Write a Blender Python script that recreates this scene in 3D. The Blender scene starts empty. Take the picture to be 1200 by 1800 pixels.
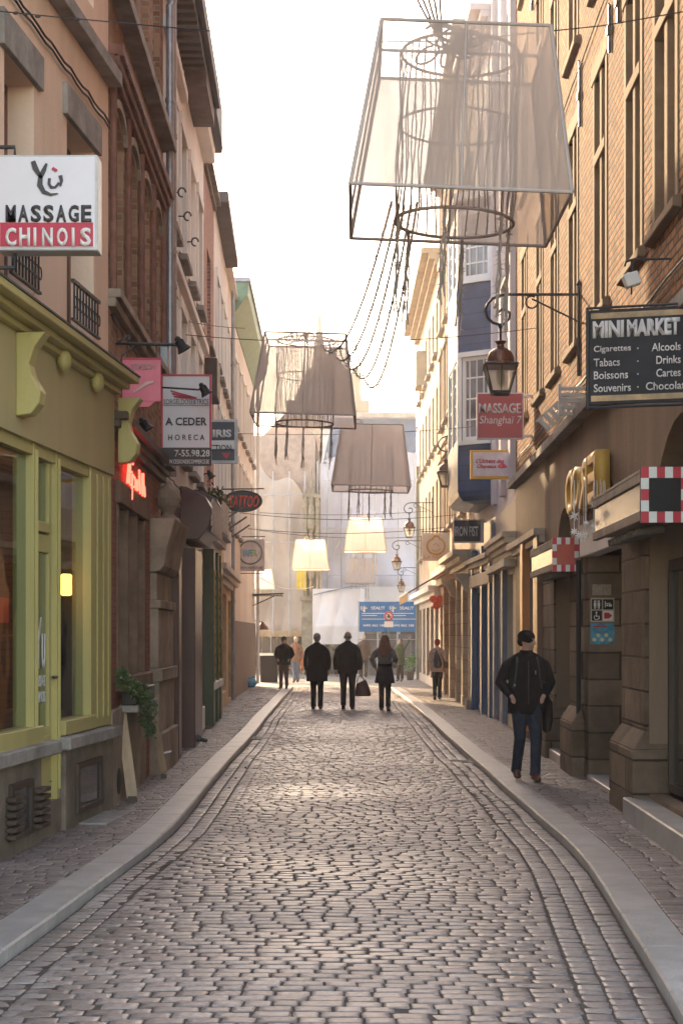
import bpy, bmesh, math, random
import numpy as np
from mathutils import Vector, Matrix
R = math.radians
random.seed(7); rng = np.random.default_rng(7)
C = bpy.context.scene.collection
sc = bpy.context.scene

# ------------------------------------------------------------------ camera, sky, sun, exposure
FPX, VX, HY, CH = 2800.0, 625.0, 1115.0, 1.7
cd = bpy.data.cameras.new("camera"); cam = bpy.data.objects.new("camera", cd); C.objects.link(cam)
cam.location = (0, 0, CH); cam.rotation_euler = (R(90), 0, 0)
cd.sensor_fit = 'VERTICAL'; cd.sensor_height = 36; cd.lens = FPX/1800*36
cd.shift_y = (HY-900)/1800; cd.shift_x = -(VX-600)/1800
cd.clip_start = 0.1; cd.clip_end = 2000
sc.camera = cam
SUN_AZ, SUN_EL = R(19), R(20.5)           # azimuth: left of the street axis
w = bpy.data.worlds.new("World"); sc.world = w; w.use_nodes = True
nt = w.node_tree; nt.nodes.clear()
sky = nt.nodes.new('ShaderNodeTexSky'); sky.sky_type = 'NISHITA'; sky.sun_disc = False
sky.sun_elevation = SUN_EL; sky.sun_rotation = -SUN_AZ
sky.air_density = 1.0; sky.dust_density = 1.2; sky.ozone_density = 0.6
bg = nt.nodes.new('ShaderNodeBackground'); bg.inputs[1].default_value = 0.15
wo = nt.nodes.new('ShaderNodeOutputWorld')
wm = nt.nodes.new('ShaderNodeMixRGB'); wm.blend_type = 'MULTIPLY'; wm.inputs[0].default_value = 1; wm.inputs[2].default_value = (1.15, .98, .84, 1)
nt.links.new(sky.outputs[0], wm.inputs[1]); nt.links.new(wm.outputs[0], bg.inputs[0]); nt.links.new(bg.outputs[0], wo.inputs[0])
sl = bpy.data.lights.new("sun", 'SUN'); sl.energy = 2.0; sl.angle = R(0.5); sl.color = (1.0, 0.74, 0.44)
so = bpy.data.objects.new("sun", sl); C.objects.link(so)
sd = Vector((-math.sin(SUN_AZ)*math.cos(SUN_EL), math.cos(SUN_AZ)*math.cos(SUN_EL), math.sin(SUN_EL)))
so.rotation_euler = sd.to_track_quat('Z', 'Y').to_euler(); so.location = (-20, 40, 30)
sc.view_settings.view_transform = 'Standard'; sc.view_settings.look = 'None'
sc.view_settings.exposure = 2.55; sc.view_settings.gamma = 1
sc.render.engine = 'CYCLES'
sc.cycles.use_denoising = True
sc.cycles.max_bounces = 8; sc.cycles.transparent_max_bounces = 24
sc.cycles.caustics_reflective = False; sc.cycles.caustics_refractive = False
sc.cycles.volume_bounces = 1
sc.cycles.sample_clamp_indirect = 6

# ------------------------------------------------------------------ object helpers
def empty(name, loc, label=None, cat=None, group=None, kind=None):
    o = bpy.data.objects.new(name, None); C.objects.link(o); o.location = loc
    o.empty_display_size = .1
    tag(o, label, cat, group, kind); return o
def tag(o, label=None, cat=None, group=None, kind=None):
    if label: o['label'] = label
    if cat: o['category'] = cat
    if group: o['group'] = group
    if kind: o['kind'] = kind
    return o
def worldloc(p):
    v = Vector((0, 0, 0))
    while p is not None:
        v += p.location; p = p.parent
    return v
def copy_tree(o, parent=None):
    c = o.copy(); C.objects.link(c); c.parent = parent
    for ch in list(o.children): copy_tree(ch, c)
    return c
class Frame:
    def __init__(s, p0, p1, side):
        s.p0 = Vector((p0[0], p0[1], 0)); p1 = Vector((p1[0], p1[1], 0))
        s.L = (p1-s.p0).length; s.u = (p1-s.p0).normalized()
        s.n = Vector((-s.u.y, s.u.x, 0)) if side > 0 else Vector((s.u.y, -s.u.x, 0))
    def P(s, a, t, z): return s.p0 + s.u*a + s.n*t + Vector((0, 0, z))
    def s(self, px, t=0):
        m = (px-VX)/FPX; q = self.p0 + self.n*t
        # q.x + u.x*a = m*(q.y + u.y*a)
        return (m*q.y - q.x)/(self.u.x - m*self.u.y)
    def z(self, px, py, t=0):
        a = self.s(px, t); d = (self.p0 + self.n*t + self.u*a).y
        return CH + (HY-py)*d/FPX
def at(px, py, d): return Vector(((px-VX)*d/FPX, d, CH+(HY-py)*d/FPX))
class MB:
    def __init__(s): s.v = []; s.f = []
    def add(s, vs, fs):
        b = len(s.v); s.v += [Vector(v) for v in vs]; s.f += [tuple(i+b for i in f) for f in fs]; return s
    def quad(s, a, b, c, d): return s.add([a, b, c, d], [(0, 1, 2, 3)])
    def hexa(s, p):
        return s.add(p, [(0, 3, 2, 1), (4, 5, 6, 7), (0, 1, 5, 4), (1, 2, 6, 5), (2, 3, 7, 6), (3, 0, 4, 7)])
    def box(s, x0, x1, y0, y1, z0, z1):
        return s.hexa([(x0, y0, z0), (x1, y0, z0), (x1, y1, z0), (x0, y1, z0), (x0, y0, z1), (x1, y0, z1), (x1, y1, z1), (x0, y1, z1)])
    def fbox(s, F, a0, a1, t0, t1, z0, z1):
        return s.hexa([F.P(a0, t0, z0), F.P(a1, t0, z0), F.P(a1, t1, z0), F.P(a0, t1, z0), F.P(a0, t0, z1), F.P(a1, t0, z1), F.P(a1, t1, z1), F.P(a0, t1, z1)])
    def obox(s, c, ax, ay, az):          # centre and half-axis vectors
        c = Vector(c); ax, ay, az = Vector(ax), Vector(ay), Vector(az)
        return s.hexa([c-ax-ay-az, c+ax-ay-az, c+ax+ay-az, c-ax+ay-az, c-ax-ay+az, c+ax-ay+az, c+ax+ay+az, c-ax+ay+az])
    def prism(s, pts, off):               # polygon points extruded by vector off
        pts = [Vector(p) for p in pts]; off = Vector(off); n = len(pts)
        fs = [tuple(range(n))[::-1], tuple(range(n, 2*n))] + [(i, (i+1) % n, n+(i+1) % n, n+i) for i in range(n)]
        return s.add(pts+[p+off for p in pts], fs)
    def tube(s, pts, r, n=8, closed=False):
        pts = [Vector(p) for p in pts]; m = len(pts); vs = []; fs = []
        rr = r if isinstance(r, (list, tuple)) else [r]*m
        up = Vector((0, 0, 1)); prev = None
        for i, p in enumerate(pts):
            if closed: d = pts[(i+1) % m]-pts[i-1]
            else: d = pts[min(i+1, m-1)]-pts[max(i-1, 0)]
            d = d.normalized() if d.length > 1e-9 else up
            a = d.cross(prev if prev is not None else (up if abs(d.z) < .95 else Vector((0, 1, 0))))
            if a.length < 1e-6: a = d.cross(Vector((1, 0, 0)))
            a.normalize(); b = d.cross(a).normalized(); prev = b if prev is None else (b if b.dot(prev) > 0 else -b)
            prev = a.cross(d).normalized() if False else prev
            a = d.cross(prev); a = a.normalized() if a.length > 1e-6 else Vector((1, 0, 0)); b = a.cross(d).normalized(); prev = b
            for k in range(n):
                t = 2*math.pi*k/n; vs.append(p + (a*math.cos(t)+b*math.sin(t))*rr[i])
        for i in range(m if closed else m-1):
            j = (i+1) % m
            for k in range(n): fs.append((i*n+k, i*n+(k+1) % n, j*n+(k+1) % n, j*n+k))
        if not closed: fs += [tuple(range(n))[::-1], tuple((m-1)*n+k for k in range(n))]
        return s.add(vs, fs)
    def lathe(s, c, prof, n=16, axis=(0, 0, 1)):      # prof: (radius, height)
        c = Vector(c); ax = Vector(axis).normalized()
        a = ax.orthogonal().normalized(); b = ax.cross(a); vs = []; fs = []; m = len(prof)
        for r_, h in prof:
            for k in range(n):
                t = 2*math.pi*k/n; vs.append(c+ax*h+(a*math.cos(t)+b*math.sin(t))*max(r_, 1e-4))
        for i in range(m-1):
            for k in range(n): fs.append((i*n+k, i*n+(k+1) % n, (i+1)*n+(k+1) % n, (i+1)*n+k))
        fs += [tuple(range(n))[::-1], tuple((m-1)*n+k for k in range(n))]
        return s.add(vs, fs)
    def ell(s, c, r, nu=12, nv=8, M=None):
        c = Vector(c); vs = []; fs = []
        for j in range(nv+1):
            ph = math.pi*j/nv
            for i in range(nu):
                th = 2*math.pi*i/nu
                p = Vector((r[0]*math.sin(ph)*math.cos(th), r[1]*math.sin(ph)*math.sin(th), r[2]*math.cos(ph)))
                vs.append(c+(M @ p if M is not None else p))
        for j in range(nv):
            for i in range(nu): fs.append((j*nu+i, j*nu+(i+1) % nu, (j+1)*nu+(i+1) % nu, (j+1)*nu+i))
        return s.add(vs, fs)
    def loft(s, rings, n=14):             # rings: (centre, rx, ry) rings kept horizontal-ish by path direction
        cs = [Vector(r_[0]) for r_ in rings]; m = len(cs); vs = []; fs = []
        for i, (c, rx, ry) in enumerate(rings):
            d = (cs[min(i+1, m-1)]-cs[max(i-1, 0)]).normalized()
            b = Vector((0, 1, 0)); b = (b-d*b.dot(d)); b = b.normalized() if b.length > .2 else Vector((0, 0, 1)).cross(d).normalized()
            a = b.cross(d).normalized()
            for k in range(n):
                t = 2*math.pi*k/n; vs.append(Vector(c)+a*math.cos(t)*rx+b*math.sin(t)*ry)
        for i in range(m-1):
            for k in range(n): fs.append((i*n+k, i*n+(k+1) % n, (i+1)*n+(k+1) % n, (i+1)*n+k))
        fs += [tuple(range(n))[::-1], tuple((m-1)*n+k for k in range(n))]
        return s.add(vs, fs)
    def xf(s, M): s.v = [M @ v for v in s.v]; return s
    def build(s, name, mat, parent=None, loc=None, label=None, cat=None, group=None, kind=None, smooth=False, bevel=0, normals=True):
        base = worldloc(parent) if parent is not None else (Vector(loc) if loc is not None else Vector((0, 0, 0)))
        me = bpy.data.meshes.new(name)
        me.from_pydata([tuple(v-base) for v in s.v], [], s.f); me.update()
        if normals or bevel:
            bm = bmesh.new(); bm.from_mesh(me)
            bmesh.ops.recalc_face_normals(bm, faces=bm.faces)
            if bevel:
                es = [e for e in bm.edges if len(e.link_faces) == 2 and e.calc_face_angle(0) > .6]
                bmesh.ops.bevel(bm, geom=es, offset=bevel, segments=1, affect='EDGES', clamp_overlap=True)
            bm.to_mesh(me); bm.free()
        if smooth:
            for p in me.polygons: p.use_smooth = True
            if smooth == 'auto':
                try: me.set_sharp_from_angle(angle=R(40))
                except Exception: pass
        if mat: me.materials.append(mat)
        o = bpy.data.objects.new(name, me); C.objects.link(o)
        if parent is not None: o.parent = parent
        else: o.location = base
        return tag(o, label, cat, group, kind)
    def remesh(s, name, mat, parent, vox=.01, sm=2):
        base = worldloc(parent)
        me = bpy.data.meshes.new(name); me.from_pydata([tuple(v) for v in s.v], [], s.f); me.update()
        bm = bmesh.new(); bm.from_mesh(me); bmesh.ops.recalc_face_normals(bm, faces=bm.faces); bm.to_mesh(me); bm.free()
        o = bpy.data.objects.new(name, me); C.objects.link(o)
        md = o.modifiers.new('r', 'REMESH'); md.mode = 'VOXEL'; md.voxel_size = vox; md.use_smooth_shade = True
        ms = o.modifiers.new('s', 'SMOOTH'); ms.factor = .5; ms.iterations = sm
        dg = bpy.context.evaluated_depsgraph_get()
        m2 = bpy.data.meshes.new_from_object(o.evaluated_get(dg)); m2.name = name
        o.modifiers.clear(); o.data = m2; bpy.data.meshes.remove(me)
        m2.transform(Matrix.Translation(-base))
        m2.materials.clear(); m2.materials.append(mat)
        o.parent = parent
        return o

# ------------------------------------------------------------------ materials
_m = {}
def nodes(name):
    m = bpy.data.materials.new(name); m.use_nodes = True; t = m.node_tree
    return m, t, t.nodes['Principled BSDF'], (lambda k: t.nodes.new('ShaderNode'+k)), t.links.new
def col(c): return (c[0], c[1], c[2], 1)
def ramp(N, L, src, c0, c1, p0=.35, p1=.65):
    r_ = N('ValToRGB'); r_.color_ramp.elements[0].position = p0; r_.color_ramp.elements[1].position = p1
    r_.color_ramp.elements[0].color = col(c0); r_.color_ramp.elements[1].color = col(c1); L(src, r_.inputs[0]); return r_.outputs[0]
def pm(name, c, rough=.8, var=.18, scale=3, bump=.15, bscale=40, metal=0, stain=0, streak=False, spec=.5, sheen=0):
    if name in _m: return _m[name]
    m, t, b, N, L = nodes(name); _m[name] = m
    tc = N('TexCoord'); mp = N('Mapping'); L(tc.outputs['Object'], mp.inputs[0])
    if streak: mp.inputs['Scale'].default_value = (1, 1, .15)
    n1 = N('TexNoise'); n1.inputs['Scale'].default_value = scale; n1.inputs['Detail'].default_value = 8; n1.inputs['Roughness'].default_value = .65; L(mp.outputs[0], n1.inputs[0])
    lo = [max(0, x*(1-var)) for x in c]; hi = [min(1, x*(1+var)) for x in c]
    o = ramp(N, L, n1.outputs[0], lo, hi)
    if stain:
        n2 = N('TexNoise'); n2.inputs['Scale'].default_value = scale*.35; n2.inputs['Detail'].default_value = 10; L(mp.outputs[0], n2.inputs[0])
        f = ramp(N, L, n2.outputs[0], (0, 0, 0), (stain,)*3, .48, .72)
        mx = N('MixRGB'); L(f, mx.inputs[0]); L(o, mx.inputs[1]); mx.inputs[2].default_value = col([x*.35 for x in c]); o = mx.outputs[0]
    L(o, b.inputs['Base Color'])
    n3 = N('TexNoise'); n3.inputs['Scale'].default_value = bscale; n3.inputs['Detail'].default_value = 5; L(tc.outputs['Object'], n3.inputs[0])
    if bump:
        bp = N('Bump'); bp.inputs['Strength'].default_value = bump; bp.inputs['Distance'].default_value = .02; L(n3.outputs[0], bp.inputs['Height']); L(bp.outputs[0], b.inputs['Normal'])
    rr = N('MapRange'); rr.inputs[3].default_value = max(0, rough-.1); rr.inputs[4].default_value = min(1, rough+.1); L(n1.outputs[0], rr.inputs[0]); L(rr.outputs[0], b.inputs['Roughness'])
    b.inputs['Metallic'].default_value = metal; b.inputs['Specular IOR Level'].default_value = spec if rough < .75 else min(spec, .12)
    if sheen: b.inputs['Sheen Weight'].default_value = sheen
    return m
def wallvec(t, N, L):
    tc = N('TexCoord'); sp = N('SeparateXYZ'); L(tc.outputs['Object'], sp.inputs[0])
    ad = N('Math'); ad.operation = 'ADD'; L(sp.outputs[0], ad.inputs[0]); L(sp.outputs[1], ad.inputs[1])
    cb = N('CombineXYZ'); L(ad.outputs[0], cb.inputs[0]); L(sp.outputs[2], cb.inputs[1]); return tc, cb.outputs[0]
def brick(name, c1, c2, mortar, bw=.21, bh=.068, ms=.009, rough=.85, bump=.6, stain=.3):
    if name in _m: return _m[name]
    m, t, b, N, L = nodes(name); _m[name] = m
    tc, v = wallvec(t, N, L)
    nz = N('TexNoise'); nz.inputs['Scale'].default_value = 6; L(tc.outputs['Object'], nz.inputs[0])
    mx0 = N('VectorMath'); mx0.operation = 'SCALE'; mx0.inputs['Scale'].default_value = .012; L(nz.outputs['Color'], mx0.inputs[0])
    ad = N('VectorMath'); ad.operation = 'ADD'; L(v, ad.inputs[0]); L(mx0.outputs[0], ad.inputs[1])
    br = N('TexBrick'); L(ad.outputs[0], br.inputs[0]); br.inputs['Scale'].default_value = 1
    br.inputs['Brick Width'].default_value = bw; br.inputs['Row Height'].default_value = bh
    br.inputs['Mortar Size'].default_value = ms; br.inputs['Mortar Smooth'].default_value = .3; br.inputs['Bias'].default_value = 0
    br.inputs['Color1'].default_value = col(c1); br.inputs['Color2'].default_value = col(c2); br.inputs['Mortar'].default_value = col(mortar)
    n2 = N('TexNoise'); n2.inputs['Scale'].default_value = .9; n2.inputs['Detail'].default_value = 9; n2.inputs['Roughness'].default_value = .7; L(tc.outputs['Object'], n2.inputs[0])
    f = ramp(N, L, n2.outputs[0], (1-stain,)*3, (1.0+stain*.4,)*3, .35, .7)
    mu = N('MixRGB'); mu.blend_type = 'MULTIPLY'; mu.inputs[0].default_value = 1; L(br.outputs[0], mu.inputs[1]); L(f, mu.inputs[2]); L(mu.outputs[0], b.inputs['Base Color'])
    n3 = N('TexNoise'); n3.inputs['Scale'].default_value = 22; n3.inputs['Detail'].default_value = 7; L(tc.outputs['Object'], n3.inputs[0])
    h = N('MixRGB'); h.inputs[0].default_value = .45; inv = N('Invert'); L(br.outputs['Fac'], inv.inputs['Color']); L(inv.outputs[0], h.inputs[1]); L(n3.outputs[0], h.inputs[2])
    bp = N('Bump'); bp.inputs['Strength'].default_value = bump; bp.inputs['Distance'].default_value = .022; L(h.outputs[0], bp.inputs['Height']); L(bp.outputs[0], b.inputs['Normal'])
    b.inputs['Roughness'].default_value = max(rough, .6); b.inputs['Specular IOR Level'].default_value = .08 if rough > .8 else .3
    return m
def glass_dark(name='window_glass', c=(.035, .04, .045), rough=.04):
    if name in _m: return _m[name]
    m, t, b, N, L = nodes(name); _m[name] = m
    tc = N('TexCoord'); n = N('TexNoise'); n.inputs['Scale'].default_value = 1.6; L(tc.outputs['Object'], n.inputs[0])
    L(ramp(N, L, n.outputs[0], [x*.5 for x in c], [x*1.6 for x in c]), b.inputs['Base Color'])
    b.inputs['Roughness'].default_value = rough; b.inputs['Specular IOR Level'].default_value = .8
    bp = N('Bump'); bp.inputs['Strength'].default_value = .08; bp.inputs['Distance'].default_value = .05; L(n.outputs[0], bp.inputs['Height']); L(bp.outputs[0], b.inputs['Normal'])
    return m
def glass_clear():
    if 'clear_glass' in _m: return _m['clear_glass']
    m, t, b, N, L = nodes('clear_glass'); _m['clear_glass'] = m; t.nodes.remove(b)
    tr = N('BsdfTransparent'); tr.inputs[0].default_value = (.8, .85, .82, 1); gl = N('BsdfGlossy'); gl.inputs['Roughness'].default_value = .02
    tc = N('TexCoord'); n = N('TexNoise'); n.inputs['Scale'].default_value = 1.2; L(tc.outputs['Object'], n.inputs[0])
    bp = N('Bump'); bp.inputs['Strength'].default_value = .06; bp.inputs['Distance'].default_value = .05; L(n.outputs[0], bp.inputs['Height']); L(bp.outputs[0], gl.inputs['Normal'])
    lw = N('LayerWeight'); lw.inputs[0].default_value = .5; pw = N('Math'); pw.operation = 'POWER'; pw.inputs[1].default_value = 4; L(lw.outputs['Facing'], pw.inputs[0])
    fr = N('MapRange'); fr.inputs[3].default_value = .03; fr.inputs[4].default_value = .75; L(pw.outputs[0], fr.inputs[0]); mx = N('MixShader')
    L(fr.outputs[0], mx.inputs[0]); L(tr.outputs[0], mx.inputs[1]); L(gl.outputs[0], mx.inputs[2])
    L(mx.outputs[0], t.nodes['Material Output'].inputs[0]); return m
def emis(name, c, s):
    if name in _m: return _m[name]
    m, t, b, N, L = nodes(name); _m[name] = m
    b.inputs['Base Color'].default_value = col([x*.5 for x in c]); b.inputs['Emission Color'].default_value = col(c); b.inputs['Emission Strength'].default_value = s
    return m
def fabric(name, c, alpha, transl=.6, weave=True):
    if name in _m: return _m[name]
    m, t, b, N, L = nodes(name); _m[name] = m; t.nodes.remove(b)
    df = N('BsdfDiffuse'); df.inputs[0].default_value = col(c); tl = N('BsdfTranslucent'); tl.inputs[0].default_value = col(c)
    tr = N('BsdfTransparent'); m1 = N('MixShader'); m1.inputs[0].default_value = transl; m2 = N('MixShader')
    L(df.outputs[0], m1.inputs[1]); L(tl.outputs[0], m1.inputs[2]); L(tr.outputs[0], m2.inputs[1]); L(m1.outputs[0], m2.inputs[2])
    tc = N('TexCoord'); n = N('TexNoise'); n.inputs['Scale'].default_value = 7; n.inputs['Detail'].default_value = 6; mp = N('Mapping'); mp.inputs['Scale'].default_value = (1, 1, .25)
    L(tc.outputs['Object'], mp.inputs[0]); L(mp.outputs[0], n.inputs[0])
    rr = N('MapRange'); rr.inputs[3].default_value = alpha*.85; rr.inputs[4].default_value = min(1, alpha*1.15); L(n.outputs[0], rr.inputs[0]); L(rr.outputs[0], m2.inputs[0])
    L(m2.outputs[0], t.nodes['Material Output'].inputs[0]); return m
def stone_mat(name, c0, c1, r0=.3, r1=.5, bump=.35, wet=.5):
    m, t, b, N, L = nodes(name)
    at_ = N('Attribute'); at_.attribute_name = 'rnd'
    tc = N('TexCoord'); n = N('TexNoise'); n.inputs['Scale'].default_value = 35; n.inputs['Detail'].default_value = 6; L(tc.outputs['Object'], n.inputs[0])
    base = ramp(N, L, at_.outputs['Fac'], c0, c1, 0, 1)
    n2 = N('TexNoise'); n2.inputs['Scale'].default_value = .5; n2.inputs['Detail'].default_value = 6; L(tc.outputs['Object'], n2.inputs[0])
    f = ramp(N, L, n2.outputs[0], (.72,)*3, (1.15,)*3, .35, .65)
    f2 = ramp(N, L, n.outputs[0], (.75,)*3, (1.2,)*3, .3, .7)
    mu = N('MixRGB'); mu.blend_type = 'MULTIPLY'; mu.inputs[0].default_value = 1; L(base, mu.inputs[1]); L(f, mu.inputs[2])
    mu2 = N('MixRGB'); mu2.blend_type = 'MULTIPLY'; mu2.inputs[0].default_value = 1; L(mu.outputs[0], mu2.inputs[1]); L(f2, mu2.inputs[2])
    L(mu2.outputs[0], b.inputs['Base Color'])
    rr = N('MapRange'); rr.inputs[1].default_value = .3; rr.inputs[2].default_value = .7; rr.inputs[3].default_value = r0; rr.inputs[4].default_value = r1; L(n2.outputs[0], rr.inputs[0]); L(rr.outputs[0], b.inputs['Roughness'])
    bp = N('Bump'); bp.inputs['Strength'].default_value = bump; bp.inputs['Distance'].default_value = .006; L(n.outputs[0], bp.inputs['Height']); L(bp.outputs[0], b.inputs['Normal'])
    b.inputs['Specular IOR Level'].default_value = wet
    return m
def boards(name, c, period=.22, axis='z', rough=.6, gap=.06, var=.15):
    if name in _m: return _m[name]
    m, t, b, N, L = nodes(name); _m[name] = m
    tc, v = wallvec(t, N, L); sp = N('SeparateXYZ'); L(v, sp.inputs[0])
    dv = N('Math'); dv.operation = 'DIVIDE'; dv.inputs[1].default_value = period; L(sp.outputs[1 if axis == 'z' else 0], dv.inputs[0])
    fr = N('Math'); fr.operation = 'FRACT'; L(dv.outputs[0], fr.inputs[0])
    n = N('TexNoise'); n.inputs['Scale'].default_value = 5; n.inputs['Detail'].default_value = 8; L(tc.outputs['Object'], n.inputs[0])
    base = ramp(N, L, n.outputs[0], [x*(1-var) for x in c], [x*(1+var) for x in c])
    g = ramp(N, L, fr.outputs[0], (.25,)*3, (1,)*3, gap*.5, gap)
    mu = N('MixRGB'); mu.blend_type = 'MULTIPLY'; mu.inputs[0].default_value = 1; L(base, mu.inputs[1]); L(g, mu.inputs[2]); L(mu.outputs[0], b.inputs['Base Color'])
    bp = N('Bump'); bp.inputs['Strength'].default_value = .6; bp.inputs['Distance'].default_value = .03; L(fr.outputs[0], bp.inputs['Height']); L(bp.outputs[0], b.inputs['Normal'])
    b.inputs['Roughness'].default_value = rough; return m

iron = pm('wrought_iron', (.03, .027, .028), .5, bump=.2)
black = pm('black_paint', (.012, .012, .013), .5, bump=.05, spec=.25)
white = pm('white_paint', (.78, .76, .72), .45, .05, bump=.05)
dkgrey = pm('charcoal_board', (.026, .024, .028), .55, .3, 4, .03, spec=.2)
bluestone = pm('blue_stone', (.34, .315, .295), .38, .2, 5, .25, 60, stain=.3)
sandst = pm('weathered_sandstone', (.33, .265, .20), .85, .25, 3, .4, 30, stain=.55)
greyst = pm('grey_stone', (.30, .27, .24), .8, .25, 4, .4, 30, stain=.5)
zinc = pm('zinc_pipe', (.32, .33, .36), .4, .15, 6, .1, 30, metal=.5)
gl = glass_dark()

# ------------------------------------------------------------------ text
def text(body, parent, name, O, Rv, U, wd, ht, mat, bold=0, depth=.003, shear=0, label=None):
    cu = bpy.data.curves.new('t', 'FONT'); cu.body = body; cu.size = 1; cu.offset = bold; cu.extrude = .0; cu.resolution_u = 3
    o = bpy.data.objects.new('t', cu); C.objects.link(o)
    dg = bpy.context.evaluated_depsgraph_get(); dg.update()
    me = bpy.data.meshes.new_from_object(o.evaluated_get(dg)); bpy.data.objects.remove(o)
    bm = bmesh.new(); bm.from_mesh(me)
    bmesh.ops.dissolve_limit(bm, angle_limit=.02, verts=bm.verts, edges=bm.edges)
    xs = [v.co.x for v in bm.verts]; ys = [v.co.y for v in bm.verts]
    x0, x1, y0, y1 = min(xs), max(xs), min(ys), max(ys)
    Rv = Vector(Rv).normalized(); U = Vector(U).normalized(); Nn = Rv.cross(U); O = Vector(O); base = worldloc(parent)
    ret = bmesh.ops.extrude_face_region(bm, geom=list(bm.faces))
    top = {v for v in ret['geom'] if isinstance(v, bmesh.types.BMVert)}
    for v in bm.verts:
        a = (v.co.x-x0)/(x1-x0)*wd; c_ = (v.co.y-y0)/(y1-y0)*ht
        v.co = O + Rv*(a+shear*c_) + U*c_ + Nn*(depth if v in top else 0) - base
    bmesh.ops.recalc_face_normals(bm, faces=bm.faces)
    bm.to_mesh(me); bm.free(); me.name = name; me.materials.clear(); me.materials.append(mat)
    t = bpy.data.objects.new(name, me); C.objects.link(t); t.parent = parent; return tag(t, label)
X, Y, Z = Vector((1, 0, 0)), Vector((0, 1, 0)), Vector((0, 0, 1))

# ------------------------------------------------------------------ road, kerbs, pavements
KL = np.array([(4.0, -1.84), (6.5, -1.80), (7.94, -1.77), (8.59, -1.73), (9.41, -1.68), (10.74, -1.61), (11.58, -1.55), (13.09, -1.515), (15.26, -1.53), (18.06, -1.58), (21.3, -1.61), (26.3, -1.645), (32, -1.73), (38.5, -1.81), (48.1, -1.92)])
KR = np.array([(4.0, 1.20), (5.6, 1.28), (6.65, 1.366), (7.6, 1.43), (8.76, 1.486), (10.0, 1.555), (11.0, 1.61), (12.29, 1.64), (13.8, 1.60), (15.5, 1.578), (16.9, 1.556), (20.6, 1.51), (26.8, 1.417), (33, 1.34), (38.5, 1.265), (43, 1.18), (46.6, 1.08)])
FL = np.array([(4, -3.2), (14.95, -2.32), (20.6, -2.42), (31, -2.75), (35, -2.95), (46, -3.30), (52, -3.32)])
FR = np.array([(4, 2.48), (14, 2.58), (27, 2.72), (32.8, 2.72), (34.6, 2.6), (39.5, 2.5), (46, 2.48), (60, 2.36)])
kl = lambda y: np.interp(y, KL[:, 0], KL[:, 1]); kr = lambda y: np.interp(y, KR[:, 0], KR[:, 1])
flx = lambda y: np.interp(y, FL[:, 0], FL[:, 1]); frx = lambda y: np.interp(y, FR[:, 0], FR[:, 1])
KH = .075
KL[:, :] *= 1.625/1.58; KR[:, :] *= 1.625/1.58
def wz(x, y):      # gentle dips in the worn road
    return .012*np.sin(x*2.1+y*.35)+.008*np.sin(y*1.3+x*.7)+.010*np.sin(y*.55-x*1.7)
def setts(name, st, mat, label=None, kind='structure', drop=.03):
    st = np.array(st)      # cx, cy, cz, hx, hy, rot, tx, ty, rnd, round
    n = len(st); ang = np.array([0, 1, 2, 3, 4, 5, 6, 7])
    cor = .14
    ox = np.array([1, 1-cor, -1+cor, -1, -1, -1+cor, 1-cor, 1]); oy = np.array([1-cor, 1, 1, 1-cor, -1+cor, -1, -1, -1+cor])
    V = []
    for sc_, dz in ((1.0, -drop), (.985, -.0028), (.90, 0.0), (.5, .0006)):
        lx = ox[None]*st[:, 3:4]*sc_; ly = oy[None]*st[:, 4:5]*sc_
        jx = 1+rng.normal(0, .035, (n, 8)); jy = 1+rng.normal(0, .035, (n, 8))
        if sc_ < .9: jx = 1+0*jx
        lx = lx*jx; ly = ly*jy
        z = st[:, 2:3]+dz*np.where(dz > -.02, st[:, 9:10], 1)+lx*st[:, 6:7]+ly*st[:, 7:8]
        c, s = np.cos(st[:, 5:6]), np.sin(st[:, 5:6])
        V.append(np.stack([st[:, 0:1]+lx*c-ly*s, st[:, 1:2]+lx*s+ly*c, z], -1))
    V = np.concatenate(V, 1)                # n, 32, 3
    fs = []
    for r_ in range(3):
        for k in range(8): fs.append((r_*8+k, r_*8+(k+1) % 8, r_*8+8+(k+1) % 8, r_*8+8+k))
    q = np.array(fs); top = np.arange(24, 32)
    me = bpy.data.meshes.new(name)
    nq, nl = n*24, n*24*4+n*8
    base = (np.arange(n)*32)
    lq = (q[None]+base[:, None, None]).reshape(n, -1); lt = top[None]+base[:, None]
    loops = np.concatenate([lq, lt], 1).reshape(-1)
    per = np.array([4]*24+[8]); tot = np.tile(per, n); start = np.concatenate([[0], np.cumsum(tot)[:-1]])
    me.vertices.add(n*32); me.vertices.foreach_set('co', V.reshape(-1))
    me.loops.add(len(loops)); me.loops.foreach_set('vertex_index', loops.astype(np.int32))
    me.polygons.add(len(tot)); me.polygons.foreach_set('loop_start', start.astype(np.int32)); me.polygons.foreach_set('loop_total', tot.astype(np.int32))
    me.polygons.foreach_set('use_smooth', np.ones(len(tot), bool))
    me.update(calc_edges=True); me.validate()
    a = me.attributes.new('rnd', 'FLOAT', 'POINT'); a.data.foreach_set('value', np.repeat(st[:, 8], 32).astype(np.float32))
    me.materials.append(mat)
    o = bpy.data.objects.new(name, me); C.objects.link(o); return tag(o, label, kind=kind)
m_sett = stone_mat('granite_setts', (.14, .108, .095), (.31, .24, .205), .36, .56, .4, .5)
m_pave = stone_mat('pavement_setts', (.14, .108, .095), (.225, .175, .155), .45, .62, .4, .4)
m_gut = stone_mat('gutter_setts', (.19, .15, .135), (.29, .24, .21), .4, .6, .4, .5)
m_joint = pm('joint_dirt', (.10, .077, .063), .9, .35, 20, .5, 80)
crown = lambda x, y: .035*(1-((x-(kl(y)+kr(y))/2)/1.6)**2)
S = []
y = 5.3
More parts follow.
